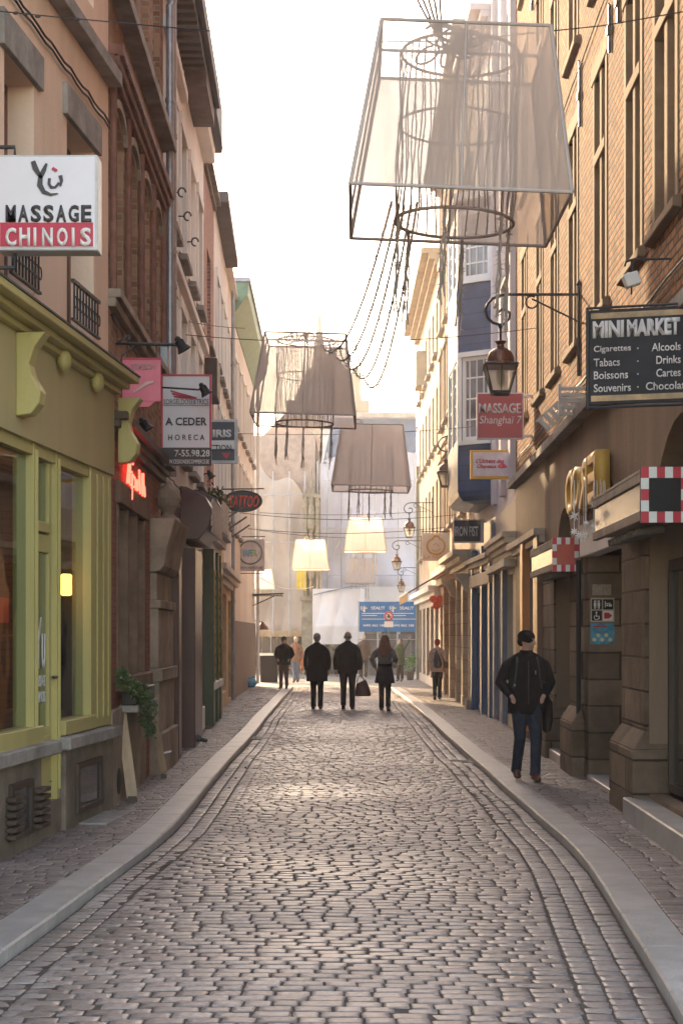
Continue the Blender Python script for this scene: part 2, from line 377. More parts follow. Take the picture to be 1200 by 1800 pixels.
while y < 50.5:
    py_ = rng.uniform(.092, .112)
    a, b = float(kl(y))+.42, float(kr(y))-.41
    if y > 46: a -= .2; b += (y-46)*.5
    row_i = len(S) and row_i+1 or 0
    x = a - (.075 if row_i % 2 else .0) - rng.uniform(0, .03)
    ph = rng.uniform(0, 9)
    while x < b:
        wdt = float(np.clip(rng.normal(.155, .022), .105, .21))
        if x+wdt > b-.05: wdt = max(b-x, .06)
        cx = x+wdt/2; yy = y+.005*math.sin(cx*2+ph)+.008*math.sin(cx*1.1+y*.3)
        S.append((cx, yy, float(crown(cx, y)+wz(cx, y))+rng.normal(0, .0015), wdt/2-.0035, py_/2-.0062, rng.normal(0, .014), rng.normal(0, .013), rng.normal(0, .013), np.clip(rng.beta(2, 2), 0, 1), rng.uniform(.8, 1.5)))
        x += wdt
    y += py_
setts('road_setts', S, m_sett)
G = []
for side in (-1, 1):
    f = kl if side < 0 else kr
    for k in range(3):
        y = 5.2+rng.uniform(0, .1)
        off = .012+.065+.13*k
        while y < (50 if side < 0 else 48.5):
            ln = rng.uniform(.095, .15); yc = y+ln/2
            x = float(f(yc))-side*off; sl_ = float(f(yc+.3)-f(yc-.3))/.6
            G.append((x, yc, float(crown(x, yc)+wz(x, yc))*.9+.0+rng.normal(0, .0015), .065-.005, ln/2-.009, -math.atan(sl_)+rng.normal(0, .015), rng.normal(0, .02), rng.normal(0, .02), rng.uniform(.1, .9), 1.0))
            y += ln
setts('gutter_setts', G, m_gut)
swz = lambda y: KH*np.clip((52.5-y)/5.0, .0, 1)+.004*(y > 52)
for side, nm in ((-1, 'pavement_left'), (1, 'pavement_right')):
    S = []
    y = 5.2
    while y < 52.5:
        pr = rng.uniform(.088, .108)
        if side < 0: a, b = float(flx(y))-.05, float(kl(y))-.262
        else: a, b = float(kr(y))+.262, float(frx(y))+.15
        x = a-rng.uniform(0, .1) if side < 0 else a
        while x < b-.04:
            wdt = min(rng.uniform(.13, .22), b-x)
            cx = x+wdt/2
            S.append((cx, y+.01*math.sin(cx*3), float(swz(y))-.006+rng.normal(0, .0012), wdt/2-.004, pr/2-.0045, rng.normal(0, .01), rng.normal(0, .01), rng.normal(0, .015), rng.uniform(0, 1), .7))
            x += wdt
        y += pr
    setts(nm, S, m_pave)
# beds under the stones
def strip(name, xa, xb, zf, mat, y0, y1, n=90, nx=10):
    mb = MB(); ys = np.linspace(y0, y1, n); vs = []; fs = []
    for yy in ys:
        for i in range(nx+1):
            x = xa(yy)+(xb(yy)-xa(yy))*i/nx; vs.append((float(x), float(yy), float(zf(x, yy))))
    for j in range(n-1):
        for i in range(nx): fs.append((j*(nx+1)+i, j*(nx+1)+i+1, (j+1)*(nx+1)+i+1, (j+1)*(nx+1)+i))
    mb.add(vs, fs); return mb.build(name, mat, kind='structure', normals=False)
strip('road_bed', lambda y: kl(y)+.0, lambda y: kr(y)-.0, lambda x, y: crown(x, y)+wz(x, y)-.0045, m_joint, 2, 50.4, 200, 14)
strip('pavement_bed_left', lambda y: flx(y)-.3, lambda y: kl(y)-.24, lambda x, y: swz(y)-.0105, m_joint, 2, 52.5)
strip('pavement_bed_right', lambda y: kr(y)+.24, lambda y: frx(y)+.4, lambda x, y: swz(y)-.0105, m_joint, 2, 52.5)
m_plaza = brick('square_paving', (.24, .21, .19), (.33, .29, .26), (.10, .09, .08), .2, .12, .012, .55, .4, .3)
def flatvec(m):
    t = m.node_tree; tc = [n for n in t.nodes if n.type == 'TEX_COORD'][0]
    for n in t.nodes:
        if n.type == 'VECT_MATH' and n.operation == 'ADD': t.links.new(tc.outputs['Object'], n.inputs[0])
flatvec(m_plaza)
MB().quad((-30, 50.4, .012), (30, 50.4, .012), (30, 95, .012), (-30, 95, .012)).build('square_paving', m_plaza, kind='structure', normals=False)
MB().quad((-900, -60, -.06), (900, -60, -.06), (900, 1500, -.06), (-900, 1500, -.06)).build('ground', pm('far_ground', (.2, .18, .16), .9), kind='structure', normals=False)
# kerb stones: a run of slabs following each line
for side, f, nm, yend in ((-1, kl, 'kerb_left', 50.5), (1, kr, 'kerb_right', 49.5)):
    y = 4.3; i = 0; mb = MB()
    while y < yend:
        ln = 1.0 if (y < 12 or y > 15) else .7
        y1 = min(y+ln-.012, yend)
        z1 = float(swz(y)) if y < 47 else max(.03, float(swz(y)))
        xa, xb = float(f(y)), float(f(y1))
        out = .25*side
        c = .012*side
        prof = [(0, -.05), (0, z1-.012), (c, z1), (out, z1+.001), (out, -.05)]
        A = [Vector((xa+p[0], y, p[1]+wz(xa, y)*.3)) for p in prof]; B = [Vector((xb+p[0], y1, p[1]+wz(xb, y1)*.3)) for p in prof]
        n = 5
        mb.add(A+B, [tuple(range(n)), tuple(range(n, 2*n))[::-1]]+[(k, (k+1) % n, n+(k+1) % n, n+k) for k in range(n)])
        y += ln
    mb.build(nm, bluestone, kind='structure')
m = None

# ------------------------------------------------------------------ facades
def facade(root, F, a0, a1, z0, z1, ops, mat, rd=.22, name='wall', body=True, depth=4.0, bodyz0=None, t=0):
    """front skin with openings (s0,s1,z0,z1,kind) ; kind 0 square, >0 rise of an arch"""
    mb = MB(); P = F.P
    ss = sorted({a0, a1, *[o[0] for o in ops], *[o[1] for o in ops]}); zs = sorted({z0, z1, *[o[2] for o in ops], *[o[3] for o in ops]})
    for i in range(len(ss)-1):
        run = None
        for j in range(len(zs)-1):
            sm_, zm = (ss[i]+ss[i+1])/2, (zs[j]+zs[j+1])/2
            hole = any(o[0] < sm_ < o[1] and o[2] < zm < o[3] for o in ops)
            if not hole: mb.quad(P(ss[i], t, zs[j]), P(ss[i+1], t, zs[j]), P(ss[i+1], t, zs[j+1]), P(ss[i], t, zs[j+1]))
    for o in ops:
        s0, s1, q0, q1 = o[:4]; ar = o[4] if len(o) > 4 else 0
        mb.quad(P(s0, t, q0), P(s0, t-rd, q0), P(s0, t-rd, q1-ar), P(s0, t, q1-ar))
        mb.quad(P(s1, t, q0), P(s1, t-rd, q0), P(s1, t-rd, q1-ar), P(s1, t, q1-ar))
        if q0 > z0+.01: mb.quad(P(s0, t, q0), P(s1, t, q0), P(s1, t-rd, q0), P(s0, t-rd, q0))
        if not ar: mb.quad(P(s0, t, q1), P(s1, t, q1), P(s1, t-rd, q1), P(s0, t-rd, q1))
        else:
            n = 14; w_ = (s1-s0)/2; c_ = (s0+s1)/2
            Rr = (w_*w_+ar*ar)/(2*ar); zc = q1-Rr; a_ = math.asin(min(1, w_/Rr)) if ar <= w_ else math.pi-math.asin(min(1, w_/Rr))
            pts = [(c_+Rr*math.sin(-a_+2*a_*k/n), zc+Rr*math.cos(-a_+2*a_*k/n)) for k in range(n+1)]
            for k in range(n):
                (x0, y0), (x1, y1) = pts[k], pts[k+1]
                mb.quad(P(x0, t, y0), P(x1, t, y1), P(x1, t, q1), P(x0, t, q1))
                mb.quad(P(x0, t, y0), P(x1, t, y1), P(x1, t-rd, y1), P(x0, t-rd, y0))
                mb.quad(P(x0, t-rd, y0), P(x1, t-rd, y1), P(x1, t-rd, q1), P(x0, t-rd, q1))
    # ends, top
    mb.quad(P(a0, t, z0), P(a0, t-rd, z0), P(a0, t-rd, z1), P(a0, t, z1)); mb.quad(P(a1, t, z0), P(a1, t-rd, z0), P(a1, t-rd, z1), P(a1, t, z1))
    mb.quad(P(a0, t, z1), P(a1, t, z1), P(a1, t-rd, z1), P(a0, t-rd, z1))
    if body: mb.fbox(F, a0+.002, a1-.002, t-depth, t-rd-.03, z0 if bodyz0 is None else bodyz0, z1)
    return mb.build(name, mat, root, normals=False)
def window(root, F, s0, s1, z0, z1, t=-.18, mat=None, bars=(1, 1), fw=.055, arch=0, glass=None, sill=None, curtain=None, sillmat=None, name='window'):
    fr = MB(); mat = mat or white
    fr.fbox(F, s0, s0+fw, t, t+.05, z0, z1); fr.fbox(F, s1-fw, s1, t, t+.05, z0, z1)
    fr.fbox(F, s0+fw, s1-fw, t, t+.05, z0, z0+fw); fr.fbox(F, s0+fw, s1-fw, t, t+.05, z1-fw, z1)
    nx, nz = bars
    for k in range(1, nx+1):
        c = s0+(s1-s0)*k/(nx+1); q = fw*.55 if nx < 3 else .018
        fr.fbox(F, c-q/2, c+q/2, t+.002, t+.042, z0+fw, z1-fw)
    for k in range(1, nz+1):
        c = z0+(z1-z0)*(k/(nz+1)); q = .03 if nz > 1 else fw*.6
        fr.fbox(F, s0+fw, s1-fw, t+.004, t+.036, c-q/2, c+q/2)
    o = fr.build(name, mat, root)
    MB().fbox(F, s0+.01, s1-.01, t+.012, t+.02, z0+.01, z1-.01).build('pane', glass or gl, o)
    if curtain:
        cu = MB(); n = 14; c0, c1 = s0+fw, s1-fw
        for k in range(n):
            a, b = c0+(c1-c0)*k/n, c0+(c1-c0)*(k+1)/n
            cu.quad(F.P(a, t+.022+.004*(k % 2), z0+fw), F.P(b, t+.022+.004*((k+1) % 2), z0+fw), F.P(b, t+.022+.004*((k+1) % 2), z1-fw), F.P(a, t+.022+.004*(k % 2), z1-fw))
        cu.build('curtain', curtain, o)
    if sill: MB().fbox(F, s0-.06, s1+.06, -.12, sill, z0-.09, z0-.003).build('sill', sillmat or greyst, root, bevel=.006)
    return o
def band(root, F, a0, a1, z0, z1, out, mat, name='string_course', steps=None):
    mb = MB()
    if steps:
        h = (z1-z0)/len(steps)
        for i, s_ in enumerate(steps): mb.fbox(F, a0, a1, -.05, out*s_, z0+h*i, z0+h*(i+1)-.001)
    else: mb.fbox(F, a0, a1, -.05, out, z0, z1)
    return mb.build(name, mat, root, bevel=.006)
def bld(name, label, F, group=None): return empty(name, F.P(0, 0, 0), label, 'building', group)
def downpipe(root, F, s, z0, z1, mat=None, t=.09, r=.05):
    mb = MB().tube([F.P(s, t, z0), F.P(s, t, z1)], r, 10)
    z = z0+.5
    while z < z1: mb.tube([F.P(s, t, z-.03), F.P(s, t, z+.03)], r+.012, 10); z += 1.9
    return mb.build('downpipe', mat or zinc, root, smooth='auto')

# ================================================================== LEFT SIDE
# ---- tan stucco house with lime shop front
stucco = pm('tan_stucco', (.80, .58, .43), .9, .10, 1.5, .25, 25, stain=.25, streak=True)
lime = pm('lime_paint', (.47, .40, .15), .4, .13, 2, .15, 30, stain=.3, streak=True)
limef = pm('lime_fascia', (.46, .38, .19), .6, .12, 1.0, .12, 20, stain=.22, streak=True)
F1 = Frame((-3.05, 6.0), (-2.32, 14.95), -1)
b1 = bld('stucco_house', 'tan stucco house with the lime green shop front at far left', F1)
sv = F1.s
LW = [(sv(8), sv(60), 4.35, 6.0), (sv(118), sv(165), 4.35, 6.06), (1.0, 2.0, 4.35, 6.0), (3.3, 4.3, 4.35, 6.0),
      (sv(8), sv(60), 7.35, 8.9), (sv(118), sv(165), 7.35, 8.9)]
facade(b1, F1, 0, F1.L, 3.95, 12.5, LW, stucco, rd=.3)
wood_red = pm('redbrown_frame', (.16, .06, .04), .5)
for i, o in enumerate(LW):
    window(b1, F1, o[0], o[1], o[2], o[3], t=-.26, mat=wood_red, bars=(1, 1), curtain=None)
    MB().fbox(F1, o[0]-.14, o[1]+.14, -.02, .045, o[3]+.001, o[3]+.27).build('lintel', greyst, b1, bevel=.005)
for o in LW[:2]:
    mb = MB()
    for k in range(9):
        s_ = o[0]+(o[1]-o[0])*(k+.5)/9; mb.tube([F1.P(s_, .05, 4.38), F1.P(s_, .05, 4.68)], .009, 6)
        c_ = F1.P(s_+.045, .05, 4.53); mb.tube([c_+F1.u*.04*math.cos(q)+Z*.05*math.sin(q) for q in np.linspace(0, 6.28, 11)], .006, 5)
    mb.fbox(F1, o[0], o[1], .035, .065, 4.68, 4.71); mb.fbox(F1, o[0], o[1], .035, .065, 4.36, 4.38)
    mb.build('balcony_rail', iron, b1)
band(b1, F1, 0, F1.L+.03, 6.84, 6.97, .13, greyst)
band(b1, F1, 0, F1.L+.03, 9.9, 10.05, .13, greyst)
# shop front
shop = empty('shop_front', F1.P(0, 0, 0)); shop.name = 'shop_front'; shop.parent = b1; shop.location = (0, 0, 0)
def sub(mb, name, mat, **k): return mb.build(name, mat, shop, **k)
P0s, E = 0.0, F1.L
mb = MB().fbox(F1, 0, E, -.3, .06, 3.19, 3.949); sub(mb, 'fascia', limef)
mb = MB()
for z0_, z1_, o_ in ((3.95, 4.0, .12), (4.0, 4.05, .20), (4.05, 4.11, .29)): mb.fbox(F1, 0, E+.04, -.05, o_, z0_, z1_-.001)
sub(mb, 'cornice', lime, bevel=.006)
sub(MB().fbox(F1, 0, E+.05, -.04, .30, 4.111, 4.125), 'cornice_flashing', pm('lead_sheet', (.09, .09, .08), .6))
def corbel(sc_, w_, h_, z_, o_):
    pr = [(0, 0), (.5, .02), (.8, .15), (.85, .3), (.55, .48), (.45, .62), (.62, .82), (1.0, 1.0), (0, 1.0)]
    return MB().prism([F1.P(sc_, .06+p[0]*o_, z_+p[1]*h_) for p in pr], F1.u*w_)
sub(corbel(sv(204)-.18, .16, .62, 3.32, .22), 'corbel', lime, bevel=.008, smooth=False)
sub(corbel(sv(14), .16, .62, 3.32, .22), 'corbel', lime, bevel=.008)
for px_ in (88, 148):
    c = F1.P(sv(px_), .12, 3.93); sub(MB().ell(c, (.06, .10, .10), 14, 8), 'boss', lime, smooth=True)
def post(p0, p1, z0_, z1_, t1=.03, name='pilaster'):
    a, b = F1.s(p0, -.03), F1.s(p1, t1); mb = MB().fbox(F1, a, b, -.14, t1, z0_, z1_)
    w_ = b-a
    for q in (.25, .55, .8): mb.fbox(F1, a+w_*q, a+w_*(q+.08), t1+.0, t1+.014, z0_+.08, z1_-.05)
    sub(mb, name, lime, bevel=.004)
post(47, 66, .86, 3.19); post(88, 105, .35, 3.19); post(148, 196, .86, 3.19, .035)
post(-60, -40, .86, 3.19)
sub(MB().fbox(F1, 0, sv(66), -.12, .055, .83, .98).fbox(F1, sv(105), sv(160), -.12, .055, .86, .98), 'bottom_rail', lime, bevel=.006)
sub(MB().fbox(F1, 0, E, -.14, .02, 3.10, 3.189), 'head_rail', lime)
# door
dr = MB(); a, b = F1.s(66.5, .03), F1.s(87.5, -.03)
dr.fbox(F1, a, a+.05, -.12, -.05, .37, 3.1).fbox(F1, b-.07, b, -.12, -.05, .37, 3.1).fbox(F1, a+.05, b-.07, -.12, -.05, 2.36, 2.5).fbox(F1, a+.05, b-.07, -.12, -.05, .37, .95)
dr.fbox(F1, a+.05, b-.07, -.13, -.03, 2.52, 2.6).fbox(F1, a+.09, b-.11, -.05, -.035, .45, .88)
dr.v = [v+F1.n*.035 for v in dr.v]; door = sub(dr, 'door', lime, bevel=.004)
MB().tube([F1.P(b-.03, .0, 1.35), F1.P(b-.03, .04, 1.35), F1.P(b-.12, .04, 1.35)], .012, 8).build('handle', iron, door)
MB().fbox(F1, a+.05, b-.07, -.045, -.04, .95, 3.09).build('pane', glass_clear(), door)
for a_, b_, in ((0, 47), (105, 148)):
    s0_ = 0 if a_ == 0 else sv(a_)-.1
    sub(MB().fbox(F1, s0_, sv(b_)+.1, -.04, -.035, .98, 3.1), 'display_window', glass_clear())
vin = pm('white_vinyl', (.7, .7, .66), .6)
text('Yu', door, 'lettering', F1.P(sv(67)+.07, -.038, 1.42), F1.u, Z, .28, .42, vin, .02)
text('MASSAGE', door, 'lettering', F1.P(sv(67)+.07, -.038, 1.28), F1.u, Z, .28, .09, vin, .01)
text('CHINOIS', door, 'lettering', F1.P(sv(67)+.07, -.038, 1.15), F1.u, Z, .28, .09, vin, .01)
# dim room behind the glass
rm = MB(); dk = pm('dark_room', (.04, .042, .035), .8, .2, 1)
P = F1.P
for q in (((0, -.31), (E, -.31)),):
    pass
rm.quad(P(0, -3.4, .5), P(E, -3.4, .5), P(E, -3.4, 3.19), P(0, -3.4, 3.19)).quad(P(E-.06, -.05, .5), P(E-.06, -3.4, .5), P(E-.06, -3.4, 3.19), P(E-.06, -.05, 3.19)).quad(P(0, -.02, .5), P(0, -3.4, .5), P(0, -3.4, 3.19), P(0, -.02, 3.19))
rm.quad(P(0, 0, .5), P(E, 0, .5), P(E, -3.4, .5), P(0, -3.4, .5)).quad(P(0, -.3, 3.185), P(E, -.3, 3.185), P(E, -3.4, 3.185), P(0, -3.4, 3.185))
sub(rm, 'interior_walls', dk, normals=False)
sub(MB().fbox(F1, sv(110), sv(146), -.7, -.66, 1.9-.1, 2.02), 'red_panel', pm('red_panel', (.45, .03, .06), .6))
sub(MB().fbox(F1, 3.6, 5.3, -1.9, -1.3, .5, 1.45), 'counter', pm('counter_wood', (.10, .07, .05), .5))
# plinth
pl = MB(); a, b = sv(63), sv(105)
pl.fbox(F1, 0, a, -.3, .05, -.03, .74).fbox(F1, a+.001, b-.001, -.3, .02, -.03, .35).fbox(F1, b, E, -.3, .05, -.03, .74)
MB().fbox(F1, 0, E, -3.4, -.31, -.03, .48).build('foundation', greyst, b1)
pl.build('plinth', pm('plinth_stone', (.21, .17, .13), .85, .25, 3, .4, 30, stain=.6), b1, bevel=.01)
MB().fbox(F1, 0, sv(82), -.14, .13, .742, .85).fbox(F1, sv(98), E+.02, -.14, .13, .742, .85).build('stone_sill', greyst, b1, bevel=.012)
m_dkwood = pm('dark_brown_wood', (.07, .045, .03), .6, .3, 4, .3, stain=.3, streak=True)
for p0, p1, z0_, z1_ in ((3, 42, .18, .6), (122, 166, .17, .60)):
    a, b = sv(p0), sv(p1); fr = MB()
    fr.fbox(F1, a, a+.06, .052, .085, z0_, z1_).fbox(F1, b-.06, b, .052, .085, z0_, z1_).fbox(F1, a+.06, b-.06, .052, .085, z0_, z0_+.05).fbox(F1, a+.06, b-.06, .052, .085, z1_-.05, z1_)
    o = fr.build('cellar_window', m_dkwood, b1, bevel=.004)
    MB().fbox(F1, a+.03, b-.03, .054, .062, z0_+.02, z1_-.02).build('pane', gl, o)
for p0 in (0, 48):
    mb = MB()
    for k in range(6): mb.fbox(F1, sv(p0)-.03, sv(p0+14), .055, .13, .2+k*.055, .235+k*.055)
    mb.build('wall_vent', m_dkwood, b1, bevel=.004)
MB().fbox(F1, sv(128), sv(176), .05, .3, .04, .083).build('door_step', greyst, b1, bevel=.006)
# lamps in the shop
for i, (px_, d_) in enumerate(((117, 14.72), (81, 13.75))):
    p = at(px_, 1028, d_)
    l = empty('pendant_lamp', p, ['glowing orange pendant lamp behind the right lime framed window', 'glowing orange pendant lamp behind the lime green door'][i], 'lamp', 'glowing pendant lamps in the shop')
    MB().lathe(p, [(.035, -.1), (.055, -.085), (.062, 0), (.055, .085), (.035, .1)], 16).build('shade', emis('lamp_orange', (1, .42, .07), 2.2), l, smooth=True)
    MB().tube([p+Z*.1, (p.x, p.y, 3.18)], .004, 6).build('cord', black, l)

# ---- brown brick house
m_brk = brick('brown_brick', (.27, .12, .065), (.48, .26, .15), (.36, .28, .21), .2, .07, .009, stain=.35)
F2 = Frame((-2.32, 14.95), (-2.42, 20.03), -1); s2 = F2.s
b2 = bld('brick_house', 'dark brown brick house with arched recesses and a rope moulding above', F2)
ar = [(.28, 1.12), (1.45, 2.3), (2.65, 3.5), (3.85, 4.7)]
ops = [(a, b, 4.96, 6.78, .22) for a, b in ar]+[(a+.05, b-.05, 7.92, 9.6) for a, b in ar]+[(a+.05, b-.05, 10.6, 12.0) for a, b in ar]
facade(b2, F2, 0, F2.L, 3.6, 14.5, ops, m_brk, rd=.42)
for o in ops: window(b2, F2, o[0], o[1], o[2]+.02, o[3]-.02, t=-.40, mat=m_dkwood, bars=(1, 1))
band(b2, F2, 0, F2.L, 4.78, 4.95, .12, sandst, steps=(.6, 1))
for k, (z_, r_) in enumerate(((7.0, .045), (7.1, .055), (7.2, .065))):
    n = 60; mb = MB().fbox(F2, 0, F2.L, -.05, .03+.03*k, z_-.05, z_+.045)
    for j in range(n):
        c = F2.P(F2.L*(j+.5)/n, .05+.03*k, z_); mb.obox(c, F2.u*.034+Z*.012, F2.n*r_*.5, Z*r_*.75-F2.u*.02)
    mb.build('rope_moulding', pm('red_terracotta', (.23, .11, .08), .8, .2, 8, .3, stain=.4), b2)
band(b2, F2, 0, F2.L+.02, 7.76, 7.88, .17, greyst, name='ledge')
for a, b in ar:      # hood moulds
    c, w_ = (a+b)/2, (b-a)/2+.05
    mb = MB(); n = 12
    for k in range(n):
        t0, t1 = -1+2*k/n, -1+2*(k+1)/n
        z_0, z_1 = 6.56+.24*math.sqrt(1-t0*t0*.98)+.03, 6.56+.24*math.sqrt(max(0, 1-t1*t1*.98))+.03
        mb.hexa([F2.P(c+w_*t0, -.02, z_0), F2.P(c+w_*t1, -.02, z_1), F2.P(c+w_*t1, .04, z_1), F2.P(c+w_*t0, .04, z_0), F2.P(c+w_*t0, -.02, z_0+.08), F2.P(c+w_*t1, -.02, z_1+.08), F2.P(c+w_*t1, .04, z_1+.08), F2.P(c+w_*t0, .04, z_0+.08)])
    mb.build('arch_moulding', sandst, b2)
for s_ in (.14, 1.285, 2.475, 3.675, 4.87):
    mb = MB().tube([F2.P(s_, .03, 4.96), F2.P(s_, .03, 6.95)], .035, 8)
    mb.build('brick_shaft', pm('red_terracotta', (.23, .11, .08), .8), b2, smooth='auto')
downpipe(b2, F2, F2.L-.03, 4.1, 9.6)
m_redb = brick('painted_brick', (.27, .09, .055), (.33, .12, .075), (.17, .08, .06), .2, .068, .007, .7, .4, .25)
wo = [(s2(206), s2(253), 1.28, 2.98)]
facade(b2, F2, 0, F2.L-.25, -.03, 3.6, wo, m_redb, rd=.25, name='ground_floor_wall')
a, b = wo[0][:2]
mb = MB()
for k in range(4): q = a+(b-a)*k/3; mb.fbox(F2, q-.05, q+.05, -.2, .02, 1.28, 2.98)
mb.fbox(F2, a-.12, b+.12, -.1, .05, 2.981, 3.2).fbox(F2, a-.12, b+.12, -.1, .09, 1.14, 1.279)
mb.build('stone_mullions', pm('brown_stone', (.20, .13, .09), .8, .2, 4, .3, stain=.4), b2, bevel=.008)
for k in range(3): window(b2, F2, a+(b-a)*k/3+.05, a+(b-a)*(k+1)/3-.05, 1.3, 2.97, t=-.2, mat=m_dkwood, bars=(0, 2))
band(b2, F2, 0, F2.L-.2, 3.58, 3.8, .18, m_dkwood, name='shop_cornice', steps=(.35, .6, 1))
mb = MB().fbox(F2, 0, a+(b-a)*.95, -.1, .04, -.03, .98); mb.build('ashlar_base', sandst, b2, bevel=.01)
for k in range(2):
    c = F2.P(.45+k*1.1, .042, .28); MB().ell(c, (.015, .14, .13), 12, 8).build('cellar_vent', black, b2)
# carved stone pier with urn
a, b = s2(263), s2(292)
mb = MB().fbox(F2, a, b, -.1, .16, -.03, .55).fbox(F2, a+.04, b-.04, -.1, .11, .551, 1.15).fbox(F2, a, b, -.1, .15, 1.151, 1.3).fbox(F2, a+.05, b-.05, -.1, .10, 1.301, 2.0).fbox(F2, a+.03, b-.03, -.1, .13, 2.001, 2.1)
mb.fbox(F2, a+.07, b-.07, -.1, .08, 2.101, 2.42)
mb.prism([F2.P(a, 0, 2.42), F2.P(a, .12, 2.44), F2.P(a, .17, 2.5), F2.P(a, .2, 2.7), F2.P(a, .26, 2.9), F2.P(a, .3, 3.05), F2.P(a, 0, 3.05)], F2.u*(b-a))
c = F2.P((a+b)/2, .12, 3.06); mb.lathe(c, [(.16, 0), (.14, .05), (.07, .09), (.07, .13), (.13, .2), (.16, .3), (.13, .4), (.05, .46), (.02, .5)], 18)
mb.build('carved_pier', sandst, b2, bevel=.01, smooth=False)
# neon strokes on the red brick
ne = empty('neon_sign', F2.P(s2(222), .05, 2.8), 'glowing red neon script on the dark red brick above the plant box', 'neon sign')
m_neon = emis('neon_red', (1, .05, .03), 1.8)
def nst(pts, nm='neon_letter'):
    mb = MB().tube([F2.P(F2.s(px_, .05), .05, F2.z(px_, py_, .05)) for px_, py_ in pts], .011, 8)
    mb.build(nm, m_neon, ne, smooth=True)
nst([(222, 800), (226, 803), (229, 810), (226, 818), (224, 849)])
nst([(234, 816), (232, 810), (229, 818), (228, 850), (231, 853)]); nst([(228, 828), (232, 830)])
nst([(233, 834), (232, 878)]); nst([(233, 834), (237, 840), (238, 856), (234, 856)])
nst([(239, 842), (239, 860), (242, 862), (243, 844), (243, 862)]); nst([(245, 826), (247, 868)])
nst([(250, 832), (251, 872)]); nst([(251, 850), (254, 856), (255, 873)]); nst([(252, 832), (253, 868)])

# ---- cream plaster row, cornice with modillions
cream = pm('cream_plaster', (.86, .81, .75), .85, .08, 1.2, .15, 25, stain=.2, streak=True)
pinkc = pm('pale_pink_plaster', (.82, .72, .66), .85, .08, 1.2, .15, 25, stain=.2, streak=True)
whitep = pm('white_render', (.82, .78, .73), .8, .06, 1.5, .1, 25, stain=.15, streak=True)
F3 = Frame((-2.42, 20.04), (-2.66, 27.9), -1); s3 = F3.s
b3 = bld('cream_house', 'cream plaster house with tall windows next to the brown brick house', F3)
def rowops(L, n, z0, z1, w_=.95, m0=.4):
    st = (L-2*m0)/n; return [(m0+st*i+(st-w_)/2, m0+st*i+(st-w_)/2+w_, z0, z1) for i in range(n)]
def surround(root, F, o, mat=None, hd=True):
    MB().fbox(F, o[0]-.16, o[0]-.003, -.02, .035, o[2], o[3]).fbox(F, o[1]+.003, o[1]+.16, -.02, .035, o[2], o[3]).fbox(F, o[0]-.16, o[1]+.16, -.02, .05, o[3]+.003, o[3]+.18).build('surround', mat or whitep, root, bevel=.004)
ops = rowops(F3.L, 4, 4.2, 6.3)+rowops(F3.L, 4, 7.1, 8.9)
facade(b3, F3, 0, F3.L, 3.5, 10.1, ops, cream, rd=.16)
for i, o in enumerate(ops):
    window(b3, F3, *o, t=-.15, bars=(1, 2), curtain=whitep if i % 3 == 0 else None, sill=.12); surround(b3, F3, o)
band(b3, F3, 0, F3.L, 6.6, 6.72, .1, cream); band(b3, F3, 0, 2.9, 9.35, 9.5, .1, cream)
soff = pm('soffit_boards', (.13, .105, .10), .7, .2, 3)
E3 = 5.4
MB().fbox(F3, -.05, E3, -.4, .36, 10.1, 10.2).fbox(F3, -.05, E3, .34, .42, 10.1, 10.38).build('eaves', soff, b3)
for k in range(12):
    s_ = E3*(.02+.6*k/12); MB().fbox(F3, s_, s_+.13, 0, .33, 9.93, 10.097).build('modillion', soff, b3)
MB().fbox(F3, E3*.64, E3-.01, -.02, .33, 9.8, 10.097).build('soffit_box', pm('grey_box', (.22, .18, .165), .8), b3)
MB().fbox(F3, E3, F3.L, -.3, .2, 9.95, 10.25).build('eaves', cream, b3)
MB().fbox(F3, F3.L-1.2, F3.L+.6, -.5, .3, 10.3, 11.1).build('dormer', pm('dormer_grey', (.13, .11, .11), .7), b3, bevel=.02)
MB().prism([F3.P(0, -.4, 10.2), F3.P(0, .34, 10.2), F3.P(0, -2.2, 11.6), F3.P(0, -2.6, 10.2)], F3.u*F3.L).build('roof', pm('slate', (.10, .10, .11), .6), b3)
downpipe(b3, F3, .12, 3.7, 9.7, t=.1, r=.06)
MB().tube([F3.P(.12, .1, 9.7), F3.P(.12, .1, 9.85), F3.P(.12, .2, 9.95), F3.P(.12, .3, 10.0), F3.P(.12, .36, 10.1)], .065, 10).build('swan_neck', zinc, b3, smooth='auto')
for k, (px_, py_) in enumerate(((300, 338), (311, 380), (325, 425))):
    p = F3.P(s3(px_), .1, F3.z(px_, py_)); mb = MB(); mb.tube([p-F3.n*.1, p], .01, 6); mb.tube([p+F3.n*.05+F3.n*.05*math.cos(q)+Z*.06*math.sin(q) for q in np.linspace(0, 5, 10)], .012, 6)
    mb.build('iron_hook', iron, b3)
maroon = pm('maroon_paint', (.085, .025, .022), .35, .15, 3, .08, stain=.2, streak=True)
dgreen = pm('dark_green_paint', (.05, .075, .035), .4, .2, 4, .1)
gold = pm('gilding', (.45, .30, .07), .4, .2, 10, .2, metal=.4)
ops = [(s3(303), s3(318), .2, 2.9), (s3(338), s3(350), .6, 2.95)]
facade(b3, F3, 0, F3.L, -.03, 3.5, ops, maroon, rd=.3, name='ground_floor_wall')
for o in ops: window(b3, F3, *o, t=-.28, mat=maroon, bars=(1, 1))
MB().fbox(F3, s3(296), s3(301), -.1, .14, -.03, 2.9).build('shop_pilaster', maroon, b3, bevel=.01); MB().fbox(F3, s3(319), s3(333), -.1, .2, -.03, 2.95).build('shop_pilaster', maroon, b3, bevel=.01)
MB().fbox(F3, s3(334), s3(337), 0, .16, .5, 3.0).fbox(F3, s3(334), s3(350), 0, .1, .12, .5).build('white_surround', white, b3, bevel=.006)
